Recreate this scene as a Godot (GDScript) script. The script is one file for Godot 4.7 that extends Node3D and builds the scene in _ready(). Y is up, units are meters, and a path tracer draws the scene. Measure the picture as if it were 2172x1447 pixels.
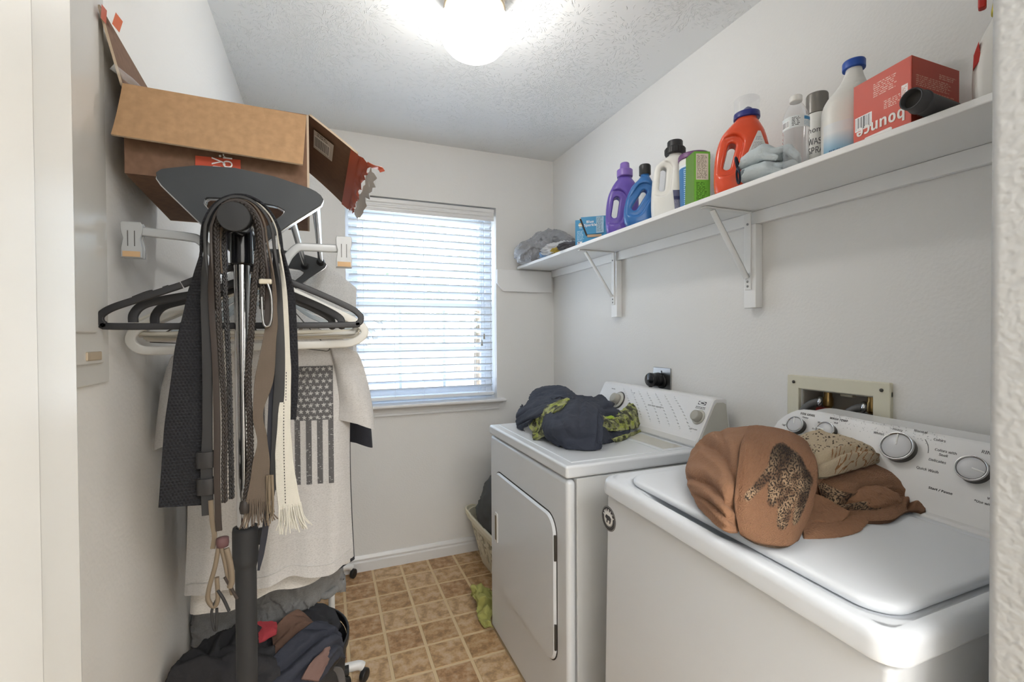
extends Node3D
# A small laundry room seen from its doorway. Metres, y up; the camera stands above the origin.

const XL := -0.362      # left wall
const XR := 1.373       # right wall
const ZB := -2.702      # window wall
const ZF := -0.30       # inner face of the door wall
const H := 2.44

func _ready():
	var cam := Camera3D.new(); cam.name = "camera"
	cam.fov = 72.86
	cam.position = Vector3(0, 1.313, 0)
	cam.rotation = Vector3(-0.012, -0.38, -0.0061)
	cam.near = 0.02
	add_child(cam)
	var env := Environment.new()
	env.background_mode = Environment.BG_SKY
	var sk := ProceduralSkyMaterial.new()
	sk.sky_top_color = Color(0.70, 0.80, 0.95); sk.sky_horizon_color = Color(0.92, 0.95, 1.0)
	sk.ground_bottom_color = Color(0.62, 0.62, 0.58); sk.ground_horizon_color = Color(0.86, 0.88, 0.88)
	sk.sky_energy_multiplier = 2.1; sk.ground_energy_multiplier = 1.9
	env.sky = Sky.new(); env.sky.sky_material = sk
	env.tonemap_mode = Environment.TONE_MAPPER_LINEAR
	env.tonemap_exposure = 1.72
	env.sdfgi_enabled = true; env.ssao_enabled = true; env.ssil_enabled = true
	var we := WorldEnvironment.new(); we.name = "world"; we.environment = env; add_child(we)
	# the sun stands high behind the house: it lights the garden, not the window
	var sun := DirectionalLight3D.new(); sun.name = "sun"
	sun.light_energy = 3.8; sun.light_color = Color(1.0, 0.97, 0.92); sun.light_angular_distance = 0.53; sun.shadow_enabled = true
	sun.rotation_degrees = Vector3(-60, 12, 0)
	add_child(sun)
	# the lamp in the hall behind the camera
	var al := AreaLight3D.new(); al.name = "hall_lamp_light"
	al.area_size = Vector2(1.4, 0.7); al.light_energy = HALL_E; al.light_color = Color(1.0, 1.0, 1.0)
	al.position = Vector3(0.45, H - 0.05, 1.28); al.rotation_degrees = Vector3(-90, 0, 0); al.shadow_enabled = true
	al.set("area_range", 8.0)
	add_child(al)
	# the globe lamp on the laundry room ceiling
	var om := OmniLight3D.new(); om.name = "globe_lamp_light"
	om.light_energy = GLOBE_E; om.light_color = Color(1.0, 0.99, 0.975); om.light_size = 0.04; om.omni_range = 8.0; om.omni_attenuation = 2.0
	om.position = Vector3(0.456, 2.262, -1.452); om.shadow_enabled = true
	add_child(om)
	rng.seed = 7
	make_materials()
	build_shell()
	build_floor()
	build_window()
	build_outside()
	build_lamps()
	build_wall_fittings()
	build_shelf()
	build_dryer()
	build_washer()
	build_basket()
	build_shelf_goods()
	build_rack()
	build_carton()
	build_belts()
	build_hangers()
	build_clothes()
	build_hamper()
	build_heaps()

const HALL_E := 3.0
const GLOBE_E := 0.105
var rng := RandomNumberGenerator.new()
var MT := {}
var used := {}

# ------------------------------------------------------------------ nodes
func numbered(s: String) -> String:
	if not used.has(s):
		used[s] = 0
		return s
	used[s] += 1
	return "%s_%03d" % [s, used[s]]

func thing(called: String, label: String, category: String, at := Vector3.ZERO, turn := 0.0, group := "") -> Node3D:
	var o := Node3D.new(); o.name = numbered(called); add_child(o, true)
	o.position = at; o.rotation.y = turn
	o.set_meta("label", label); o.set_meta("category", category)
	if group: o.set_meta("group", group)
	return o

func part(called: String, mesh: Mesh, m: Material, parent: Node, label := "") -> MeshInstance3D:
	var o := MeshInstance3D.new(); o.mesh = mesh; o.material_override = m
	if parent == self:
		o.name = numbered(called)
	else:
		var nm := called
		var k := 0
		while parent.has_node(nm):
			k += 1
			nm = "%s_%03d" % [called, k]
		o.name = nm
	parent.add_child(o, true)
	if label: o.set_meta("label", label)
	return o

func single(called: String, mesh: Mesh, m: Material, label: String, category: String, group := "") -> MeshInstance3D:
	var o := part(called, mesh, m, self)
	o.set_meta("label", label); o.set_meta("category", category)
	if group: o.set_meta("group", group)
	return o

func struct(called: String, mesh: Mesh, m: Material, label: String, category: String) -> MeshInstance3D:
	var o := part(called, mesh, m, self)
	o.set_meta("kind", "structure"); o.set_meta("label", label); o.set_meta("category", category)
	return o

# ------------------------------------------------------------------ mesh builder
class MB:
	var v := PackedVector3Array()
	var n := PackedVector3Array()
	var t := PackedVector2Array()
	var ix := PackedInt32Array()
	var xf := Transform3D()

	func mesh() -> ArrayMesh:
		var a := []
		a.resize(Mesh.ARRAY_MAX)
		a[Mesh.ARRAY_VERTEX] = v; a[Mesh.ARRAY_NORMAL] = n; a[Mesh.ARRAY_TEX_UV] = t; a[Mesh.ARRAY_INDEX] = ix
		var m := ArrayMesh.new()
		m.add_surface_from_arrays(Mesh.PRIMITIVE_TRIANGLES, a)
		return m

	func vert(p: Vector3, nn: Vector3, uv := Vector2.ZERO) -> int:
		v.append(xf * p); n.append((xf.basis * nn).normalized()); t.append(uv)
		return v.size() - 1

	func tri(a: int, b: int, c: int) -> void:
		var g := (v[b] - v[a]).cross(v[c] - v[a])
		if g.dot(n[a] + n[b] + n[c]) > 0.0:
			ix.append(a); ix.append(c); ix.append(b)
		else:
			ix.append(a); ix.append(b); ix.append(c)

	func quad(p0: Vector3, p1: Vector3, p2: Vector3, p3: Vector3, nn: Vector3) -> void:
		var a := vert(p0, nn, Vector2(0, 1)); var b := vert(p1, nn, Vector2(1, 1)); var c := vert(p2, nn, Vector2(1, 0)); var d := vert(p3, nn, Vector2(0, 0))
		tri(a, b, c); tri(a, c, d)

	func poly(pts: PackedVector3Array, nn: Vector3) -> void:
		# a flat polygon, perhaps concave
		var u := nn.cross(Vector3.UP if absf(nn.y) < 0.9 else Vector3.RIGHT).normalized()
		var w := nn.cross(u)
		var p2 := PackedVector2Array()
		for p in pts: p2.append(Vector2(p.dot(u), p.dot(w)))
		var tr := Geometry2D.triangulate_polygon(p2)
		var b0 := v.size()
		for i in pts.size(): vert(pts[i], nn, p2[i])
		for i in range(0, tr.size(), 3): tri(b0 + tr[i], b0 + tr[i + 1], b0 + tr[i + 2])

	# smooth surface over rows of points
	func grid(rows: Array, wrap := false, flip := false, outward := false) -> void:
		var R := rows.size()
		var C: int = rows[0].size()
		var nn := PackedVector3Array(); nn.resize(R * C)
		for i in R - 1:
			var r0: PackedVector3Array = rows[i]
			var r1: PackedVector3Array = rows[i + 1]
			for j in (C if wrap else C - 1):
				var k := (j + 1) % C
				var g := (r1[k] - r0[j]).cross(r1[j] - r0[k])
				nn[i * C + j] += g; nn[i * C + k] += g; nn[(i + 1) * C + j] += g; nn[(i + 1) * C + k] += g
		if outward:
			var s := 0.0
			for i in R:
				var c := Vector3.ZERO
				for p in rows[i]: c += p
				c /= C
				for j in C: s += nn[i * C + j].dot(rows[i][j] - c)
			flip = s < 0.0
		var b0 := v.size()
		for i in R:
			for j in C:
				var q := nn[i * C + j]
				if flip: q = -q
				if q.length_squared() < 1e-22: q = Vector3.UP
				vert(rows[i][j], q, Vector2(float(j) / (C if wrap else C - 1), float(i) / (R - 1)))
			if wrap: vert(rows[i][0], -nn[i * C] if flip else nn[i * C], Vector2(1, float(i) / (R - 1)))
		var W := C + 1 if wrap else C
		for i in R - 1:
			for j in W - 1:
				var a := b0 + i * W + j
				tri(a, a + 1, a + W + 1); tri(a, a + W + 1, a + W)

	func fan(ring: PackedVector3Array, nn: Vector3) -> void:
		var c := Vector3.ZERO
		for p in ring: c += p
		c /= ring.size()
		var ci := vert(c, nn, Vector2(0.5, 0.5))
		var b0 := v.size()
		for i in ring.size():
			var a := TAU * i / ring.size()
			vert(ring[i], nn, Vector2(0.5 + 0.5 * cos(a), 0.5 + 0.5 * sin(a)))
		for i in ring.size(): tri(ci, b0 + i, b0 + (i + 1) % ring.size())

	func loft(rings: Array, cap0 := true, cap1 := true) -> void:
		grid(rings, true, false, true)
		var c0 := Vector3.ZERO
		var c1 := Vector3.ZERO
		for p in rings[0]: c0 += p
		for p in rings[-1]: c1 += p
		c0 /= rings[0].size(); c1 /= rings[-1].size()
		var k0 := Vector3.ZERO
		for p in rings[1]: k0 += p
		k0 /= rings[1].size()
		var k1 := Vector3.ZERO
		for p in rings[-2]: k1 += p
		k1 /= rings[-2].size()
		if cap0: fan(rings[0], ring_normal(rings[0], c0 - k0))
		if cap1: fan(rings[-1], ring_normal(rings[-1], c1 - k1))

	func ring_normal(r: PackedVector3Array, away: Vector3) -> Vector3:
		var g := Vector3.ZERO
		for i in r.size(): g += r[i].cross(r[(i + 1) % r.size()])
		if g.length_squared() < 1e-20: return away.normalized() if away.length_squared() > 0.0 else Vector3.UP
		g = g.normalized()
		return -g if g.dot(away) < 0.0 else g

	func rbox(c: Vector3, s: Vector3, r := 0.004, seg := 1, bs := Basis()) -> void:
		var h := s * 0.5
		r = minf(r, minf(h.x, minf(h.y, h.z)) * 0.98)
		for ax in 3:
			var u := (ax + 1) % 3
			var w := (ax + 2) % 3
			var lu := _vals(h[u], r, seg); var lw := _vals(h[w], r, seg)
			for sg in [-1.0, 1.0]:
				var b0 := v.size()
				for i in lu.size():
					for j in lw.size():
						var p := Vector3.ZERO
						p[ax] = sg * h[ax]; p[u] = lu[i]; p[w] = lw[j]
						var q := p.clamp(-(h - Vector3.ONE * r), h - Vector3.ONE * r)
						var d := (p - q).normalized()
						vert(c + bs * (q + d * r), bs * d, Vector2((lu[i] / s[u]) + 0.5, 0.5 - lw[j] / s[w]))
				var W := lw.size()
				for i in lu.size() - 1:
					for j in W - 1:
						var a := b0 + i * W + j
						tri(a, a + 1, a + W + 1); tri(a, a + W + 1, a + W)

	func _vals(h: float, r: float, seg: int) -> PackedFloat32Array:
		var o := PackedFloat32Array()
		for i in seg + 1: o.append(-h + r - r * tan(PI / 4 * (1.0 - float(i) / seg)))
		for i in seg + 1: o.append(h - r + r * tan(PI / 4 * float(i) / seg))
		return o

	# turned shape about an axis through c; prof holds (radius, height)
	func lathe(prof: PackedVector2Array, seg := 24, c := Vector3.ZERO, axis := Vector3.UP, sx := 1.0) -> void:
		var u := axis.cross(Vector3.RIGHT if absf(axis.x) < 0.9 else Vector3.UP).normalized()
		var w := axis.cross(u).normalized()
		var rows := []
		for p in prof:
			var r := PackedVector3Array()
			for i in seg:
				var a := TAU * i / seg
				r.append(c + axis * p.y + (u * cos(a) * sx + w * sin(a)) * p.x)
			rows.append(r)
		# outward by profile direction: normal of a turned surface
		var b0 := v.size()
		var i0 := ix.size()
		grid(rows, true)
		var s := 0.0
		for i in prof.size() - 1:
			s += (prof[i + 1].y - prof[i].y) * (prof[i].x + prof[i + 1].x)
		# sample: compare with the radial direction weighted by the profile's turn
		var acc := 0.0
		for k in range(b0, v.size()):
			var rel := (xf.affine_inverse() * v[k]) - c
			var rad := rel - axis * rel.dot(axis)
			acc += (xf.basis.inverse() * n[k]).dot(rad)
		if acc * (1.0 if s >= 0.0 else -1.0) < 0.0 and absf(s) > 1e-12:
			for k in range(b0, v.size()): n[k] = -n[k]
			for k in range(i0, ix.size(), 3):
				var q := ix[k + 1]
				ix[k + 1] = ix[k + 2]; ix[k + 2] = q

	# turn everything from vertex b0 and index i0 on so that its normals look along d
	func face(d: Vector3, b0 := 0, i0 := 0) -> void:
		var s := 0.0
		for k in range(b0, n.size()): s += n[k].dot(d)
		if s >= 0.0: return
		for k in range(b0, n.size()): n[k] = -n[k]
		for k in range(i0, ix.size(), 3):
			var q := ix[k + 1]
			ix[k + 1] = ix[k + 2]; ix[k + 2] = q

	# a bar along a path. prof: closed 2D outline (x along side, y along up)
	func sweep(path: PackedVector3Array, prof: PackedVector2Array, side: Vector3, scales := PackedVector2Array(), caps := true, sides := PackedVector3Array()) -> void:
		var rings := []
		var N := path.size()
		var sd := side.normalized()
		for i in N:
			var tg := (path[mini(i + 1, N - 1)] - path[maxi(i - 1, 0)]).normalized()
			if sides.size() == N: sd = sides[i]
			var s := (sd - tg * sd.dot(tg))
			if s.length() < 0.05: s = tg.cross(Vector3.UP if absf(tg.y) < 0.9 else Vector3.RIGHT)
			s = s.normalized()
			sd = s
			var up := tg.cross(s)
			var sc := scales[i] if scales.size() == N else Vector2.ONE
			var r := PackedVector3Array()
			for q in prof: r.append(path[i] + s * (q.x * sc.x) + up * (q.y * sc.y))
			rings.append(r)
		loft(rings, caps, caps)

	func tube(path: PackedVector3Array, rad: float, seg := 10, scales := PackedVector2Array(), caps := true) -> void:
		var pr := PackedVector2Array()
		for i in seg: pr.append(Vector2(cos(TAU * i / seg), sin(TAU * i / seg)) * rad)
		var tg := (path[1] - path[0]).normalized()
		sweep(path, pr, tg.cross(Vector3(0.31, 0.86, 0.4)).normalized(), scales, caps)

	# outline pushed along an axis, edges bevelled. pts are 2D; o + a*x + b*y; depth along nrm
	func slab(pts: PackedVector2Array, o: Vector3, a: Vector3, b: Vector3, depth: float, bev := 0.0) -> void:
		var nrm := a.cross(b).normalized()
		if Geometry2D.is_polygon_clockwise(pts):
			pts = pts.duplicate(); pts.reverse()
		var N := pts.size()
		var ins := PackedVector2Array()
		for i in N:
			var e0 := (pts[i] - pts[(i + N - 1) % N]).normalized()
			var e1 := (pts[(i + 1) % N] - pts[i]).normalized()
			var m := (Vector2(-e0.y, e0.x) + Vector2(-e1.y, e1.x))
			m = m / maxf(0.3, m.length_squared() * 0.5)
			ins.append(pts[i] + m * bev)
		var f := PackedVector3Array(); var f1 := PackedVector3Array(); var k1 := PackedVector3Array(); var k := PackedVector3Array()
		for i in N:
			f.append(o + a * ins[i].x + b * ins[i].y + nrm * depth)
			f1.append(o + a * pts[i].x + b * pts[i].y + nrm * (depth - bev))
			k1.append(o + a * pts[i].x + b * pts[i].y + nrm * bev)
			k.append(o + a * ins[i].x + b * ins[i].y)
		poly(f, nrm); poly(k, -nrm)
		for i in N:
			var j := (i + 1) % N
			var e := (pts[j] - pts[i]).normalized()
			var out := a * e.y - b * e.x
			quad(k1[i], k1[j], f1[j], f1[i], out)
			if bev > 0.0:
				quad(f1[i], f1[j], f[j], f[i], (out + nrm).normalized()); quad(k[i], k[j], k1[j], k1[i], (out - nrm).normalized())

	# surface nets over a distance field
	func nets(lo: Vector3, hi: Vector3, cell: float, f: Callable) -> void:
		var nx := int(ceil((hi.x - lo.x) / cell)) + 1
		var ny := int(ceil((hi.y - lo.y) / cell)) + 1
		var nz := int(ceil((hi.z - lo.z) / cell)) + 1
		var d := PackedFloat32Array(); d.resize(nx * ny * nz)
		var q := 0
		for k in nz:
			for j in ny:
				for i in nx:
					d[q] = f.call(lo + Vector3(i, j, k) * cell)
					q += 1
		var id := PackedInt32Array(); id.resize(nx * ny * nz); id.fill(-1)
		var off := PackedInt32Array([0, 1, nx, nx + 1, nx * ny, nx * ny + 1, nx * ny + nx, nx * ny + nx + 1])
		var cx := PackedVector3Array()
		for c in 8: cx.append(Vector3(c & 1, (c >> 1) & 1, c >> 2))
		var ed := PackedInt32Array([0, 1, 0, 2, 0, 4, 1, 3, 1, 5, 2, 3, 2, 6, 3, 7, 4, 5, 4, 6, 5, 7, 6, 7])
		for k in nz - 1:
			for j in ny - 1:
				for i in nx - 1:
					var b := i + nx * (j + ny * k)
					var neg := 0
					for c in 8:
						if d[b + off[c]] < 0.0: neg += 1
					if neg == 0 or neg == 8: continue
					var s := Vector3.ZERO
					var cnt := 0
					for e in 12:
						var a0 := ed[e * 2]
						var a1 := ed[e * 2 + 1]
						var d0 := d[b + off[a0]]
						var d1 := d[b + off[a1]]
						if (d0 < 0.0) != (d1 < 0.0):
							s += cx[a0].lerp(cx[a1], d0 / (d0 - d1)); cnt += 1
					s /= cnt
					var g := Vector3.ZERO
					for c in 8: g += (cx[c] - Vector3.ONE * 0.5) * d[b + off[c]]
					var P := lo + (Vector3(i, j, k) + s) * cell
					id[b] = vert(P, g, Vector2(P.x, P.y))
		for k in range(1, nz - 1):
			for j in range(1, ny - 1):
				for i in range(1, nx - 1):
					var b := i + nx * (j + ny * k)
					var s0 := d[b] < 0.0
					if s0 != (d[b + 1] < 0.0): _nq(id[b], id[b - nx], id[b - nx - nx * ny], id[b - nx * ny])
					if s0 != (d[b + nx] < 0.0): _nq(id[b], id[b - 1], id[b - 1 - nx * ny], id[b - nx * ny])
					if s0 != (d[b + nx * ny] < 0.0): _nq(id[b], id[b - 1], id[b - 1 - nx], id[b - nx])

	func _nq(a: int, b: int, c: int, e: int) -> void:
		if a < 0 or b < 0 or c < 0 or e < 0: return
		tri(a, b, c); tri(a, c, e)

# ------------------------------------------------------------------ small helpers
func B(c: Vector3, s: Vector3, r := 0.003, seg := 1) -> ArrayMesh:
	var m := MB.new(); m.rbox(c, s, r, seg)
	return m.mesh()

func span(a: Vector3, b: Vector3, r := 0.003, seg := 1) -> ArrayMesh:
	return B((a + b) * 0.5, (b - a).abs(), r, seg)

func rrect(w: float, h: float, r: float, k := 5) -> PackedVector2Array:
	var o := PackedVector2Array()
	for c in [[1, 1, 0], [-1, 1, 1], [-1, -1, 2], [1, -1, 3]]:
		for i in k + 1:
			var a: float = PI / 2 * (c[2] + float(i) / k)
			o.append(Vector2(c[0] * (w / 2 - r) + r * cos(a), c[1] * (h / 2 - r) + r * sin(a)))
	return o

func V(a: Array) -> PackedVector3Array:
	var o := PackedVector3Array()
	for i in range(0, a.size(), 3): o.append(Vector3(a[i], a[i + 1], a[i + 2]))
	return o

func P2(a: Array) -> PackedVector2Array:
	var o := PackedVector2Array()
	for i in range(0, a.size(), 2): o.append(Vector2(a[i], a[i + 1]))
	return o

func cr(p0, p1, p2, p3, t: float):
	return ((p1 * 2.0) + (p2 - p0) * t + (p0 * 2.0 - p1 * 5.0 + p2 * 4.0 - p3) * t * t + (p1 * 3.0 - p0 - p2 * 3.0 + p3) * t * t * t) * 0.5

func smooth(p: PackedVector3Array, per := 8) -> PackedVector3Array:
	var o := PackedVector3Array()
	var N := p.size()
	for i in N - 1:
		for k in per:
			o.append(cr(p[maxi(i - 1, 0)], p[i], p[i + 1], p[mini(i + 2, N - 1)], float(k) / per))
	o.append(p[N - 1])
	return o

func smooth1(p: Array, per := 8) -> PackedFloat32Array:
	var o := PackedFloat32Array()
	var N := p.size()
	for i in N - 1:
		for k in per:
			o.append(lerpf(p[i], p[i + 1], smoothstep(0, 1, float(k) / per)))
	o.append(p[N - 1])
	return o

func tubed(path: PackedVector3Array, r: float, seg := 10) -> ArrayMesh:
	var m := MB.new(); m.tube(path, r, seg)
	return m.mesh()

func lathed(prof: Array, seg := 24, c := Vector3.ZERO, axis := Vector3.UP) -> ArrayMesh:
	var m := MB.new(); m.lathe(P2(prof), seg, c, axis)
	return m.mesh()

# lettering; bend > 0 wraps it round an upright cylinder of that radius
func text(called: String, s: String, cap: float, xf: Transform3D, m: Material, parent: Node, serif := false, bend := 0.0, squeeze := 1.0, bold := false, depth := 0.0006) -> void:
	var f := SystemFont.new(); f.font_names = PackedStringArray(["Droid Serif" if serif else "Droid Sans"])
	if bold: f.font_weight = 700
	var tm := TextMesh.new(); tm.font = f; tm.text = s; tm.font_size = 64; tm.pixel_size = cap / (64.0 * 0.72); tm.depth = depth; tm.curve_step = 1.5
	var a := tm.get_mesh_arrays()
	var pv: PackedVector3Array = a[Mesh.ARRAY_VERTEX]
	var pn: PackedVector3Array = a[Mesh.ARRAY_NORMAL]
	for i in pv.size():
		pv[i].x *= squeeze
		if bend > 0.0:
			var an := pv[i].x / bend
			var rr := bend + pv[i].z
			pv[i] = Vector3(sin(an) * rr, pv[i].y, cos(an) * rr - bend)
			pn[i] = pn[i].rotated(Vector3.UP, an)
		pv[i] = xf * pv[i]; pn[i] = (xf.basis * pn[i]).normalized()
	a[Mesh.ARRAY_VERTEX] = pv; a[Mesh.ARRAY_NORMAL] = pn
	a[Mesh.ARRAY_TANGENT] = null
	var am := ArrayMesh.new(); am.add_surface_from_arrays(Mesh.PRIMITIVE_TRIANGLES, a)
	part(called, am, m, parent)

func mk(key: String, c: Color, rough := 0.5, metal := 0.0) -> StandardMaterial3D:
	var m := StandardMaterial3D.new(); m.resource_name = key
	m.albedo_color = c; m.roughness = rough; m.metallic = metal
	MT[key] = m
	return m

func noise_tex(freq: float, size := 512, type := FastNoiseLite.TYPE_SIMPLEX_SMOOTH, oct := 3, sd := 1, ramp: Gradient = null, cell := false) -> NoiseTexture2D:
	var nz := FastNoiseLite.new(); nz.noise_type = type; nz.frequency = freq; nz.seed = sd
	nz.fractal_octaves = oct
	if oct <= 1: nz.fractal_type = FastNoiseLite.FRACTAL_NONE
	if cell: nz.cellular_return_type = FastNoiseLite.RETURN_DISTANCE
	var t := NoiseTexture2D.new(); t.width = size; t.height = size; t.seamless = true; t.noise = nz
	if ramp: t.color_ramp = ramp
	return t

func ramp(cols: Array, offs: Array) -> Gradient:
	var g := Gradient.new()
	g.offsets = PackedFloat32Array(offs); g.colors = PackedColorArray(cols)
	return g

func tri3(m: StandardMaterial3D, per_metre: float, world := false) -> void:
	m.uv1_triplanar = true; m.uv1_world_triplanar = world; m.uv1_scale = Vector3.ONE * per_metre

func bump(m: StandardMaterial3D, t: Texture2D, cm: float) -> void:
	m.heightmap_enabled = true; m.heightmap_texture = t; m.heightmap_scale = cm

# ------------------------------------------------------------------ materials
func make_materials() -> void:
	MT["weave_tex"] = weave_texture()
	var peel := noise_tex(0.085, 512, FastNoiseLite.TYPE_SIMPLEX_SMOOTH, 2, 3)
	var wall := mk("wall_paint", Color8(236, 235, 232), 0.75); tri3(wall, 1.8, true); bump(wall, peel, 0.05)
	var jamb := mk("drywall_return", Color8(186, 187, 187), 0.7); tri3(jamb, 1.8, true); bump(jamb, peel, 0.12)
	var ce := mk("ceiling_texture", Color8(240, 241, 240), 0.85); tri3(ce, 0.95, true); bump(ce, stomp_texture(), 0.5)
	mk("trim_paint", Color8(233, 233, 232), 0.32)
	mk("gloss_paint", Color8(216, 215, 211), 0.24)
	mk("shelf_paint", Color8(243, 243, 242), 0.45)
	mk("white_metal", Color8(234, 234, 232), 0.35)
	mk("appliance", Color8(229, 233, 237), 0.22)
	mk("appliance_side", Color8(218, 220, 220), 0.4)
	mk("washer_white", Color8(230, 234, 239), 0.3)
	mk("console_white", Color8(237, 237, 237), 0.3)
	mk("console_end", Color8(202, 200, 191), 0.5)
	mk("gap_dark", Color8(52, 50, 48), 0.8)
	mk("chrome", Color8(205, 206, 208), 0.12, 1.0)
	mk("steel", Color8(150, 150, 150), 0.3, 1.0)
	mk("dark_steel", Color8(88, 86, 84), 0.4, 0.8)
	mk("brass", Color8(168, 140, 92), 0.35, 0.9)
	mk("black_plastic", Color8(34, 35, 37), 0.42)
	mk("black_gloss", Color8(22, 23, 26), 0.16)
	mk("black_matte", Color8(40, 41, 43), 0.7)
	mk("grey_plastic", Color8(178, 175, 165), 0.4)
	mk("knob_grey", Color8(205, 206, 209), 0.3)
	mk("ink", Color8(70, 70, 74), 0.6)
	mk("ink_light", Color8(150, 150, 152), 0.6)
	mk("white_ink", Color8(240, 240, 238), 0.6)
	mk("almond", Color8(224, 220, 200), 0.4)
	mk("cream_plastic", Color8(225, 219, 196), 0.45)
	mk("pipe_grey", Color8(176, 172, 164), 0.5)
	mk("hose_grey", Color8(96, 97, 98), 0.5)
	mk("red_paint", Color8(168, 52, 48), 0.5)
	mk("grout", Color8(220, 196, 156), 0.8)
	mk("bronze", Color8(196, 180, 156), 0.4, 0.25)
	mk("blind_white", Color8(236, 240, 243), 0.4).backlight = Color(0.05, 0.053, 0.056)
	mk("vinyl", Color8(228, 232, 236), 0.35)
	mk("cord", Color8(225, 228, 230), 0.6)
	var gl := mk("pane_glass", Color(1, 1, 1, 0.04), 0.02); gl.transparency = BaseMaterial3D.TRANSPARENCY_ALPHA
	var lamp := mk("lamp_glass", Color8(255, 255, 255), 0.4)
	lamp.emission_enabled = true; lamp.emission = Color(1.0, 0.985, 0.96); lamp.emission_energy_multiplier = 0.68
	# floor tiles: four tones of mottled tan
	for k in 4:
		var base: Array = [[184, 145, 99], [193, 155, 109], [177, 136, 92], [199, 163, 119]][k]
		var c := Color8(base[0], base[1], base[2])
		var m := mk("tile_%d" % k, Color.WHITE, 0.42)
		m.albedo_texture = tile_texture(c, 31 + k * 7)
		bump(m, m.albedo_texture, 0.03)

func stomp_texture() -> ImageTexture:
	# crow's-foot stomped plaster: bursts of short raised strokes
	var S := 1024
	var im := Image.create(S, S, false, Image.FORMAT_RF)
	im.fill(Color(0.3, 0, 0))
	var r := RandomNumberGenerator.new(); r.seed = 11
	for c in 60:
		var cx := r.randf() * S; var cy := r.randf() * S
		for s in 120:
			var a := r.randf() * TAU
			var d0 := r.randf_range(14, 125); var L := r.randf_range(7, 24)
			var w := r.randf_range(-0.02, 0.02); var amp := r.randf_range(0.15, 0.6)
			var px := cx + cos(a) * d0; var py := cy + sin(a) * d0
			for i in int(L):
				a += w + r.randf_range(-0.12, 0.12)
				px += cos(a); py += sin(a)
				if r.randf() < 0.25: continue
				var e := amp * sin(PI * i / L)
				for o in [[0, 0, 1.0], [1, 0, 0.6], [0, 1, 0.6]]:
					var x := posmod(int(px) + int(o[0]), S); var y := posmod(int(py) + int(o[1]), S)
					var v: float = im.get_pixel(x, y).r
					im.set_pixel(x, y, Color(minf(1.0, maxf(v, 0.3 + e * o[2])), 0, 0))
	return ImageTexture.create_from_image(im)

func tile_texture(c: Color, sd: int) -> ImageTexture:
	var S := 256
	var im := Image.create(S, S, false, Image.FORMAT_RGB8)
	var n1 := FastNoiseLite.new(); n1.seed = sd; n1.frequency = 0.009; n1.fractal_octaves = 5
	var n2 := FastNoiseLite.new(); n2.seed = sd + 1; n2.frequency = 0.04; n2.fractal_octaves = 3
	var n3 := FastNoiseLite.new(); n3.seed = sd + 2; n3.frequency = 0.018; n3.noise_type = FastNoiseLite.TYPE_SIMPLEX; n3.fractal_type = FastNoiseLite.FRACTAL_RIDGED; n3.fractal_octaves = 2
	for y in S:
		for x in S:
			var a := n1.get_noise_2d(x, y) * 0.6 + n2.get_noise_2d(x, y) * 0.16
			var k := c
			k = k.lightened(clampf(a * 0.62 + 0.05, 0.0, 0.4)) if a > 0 else k.darkened(clampf(-a * 0.55, 0.0, 0.4))
			var v := n3.get_noise_2d(x, y)
			if v > 0.8: k = k.lerp(Color8(226, 200, 168), clampf((v - 0.8) * 5.0, 0, 0.6))
			im.set_pixel(x, y, k)
	return ImageTexture.create_from_image(im)

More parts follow.
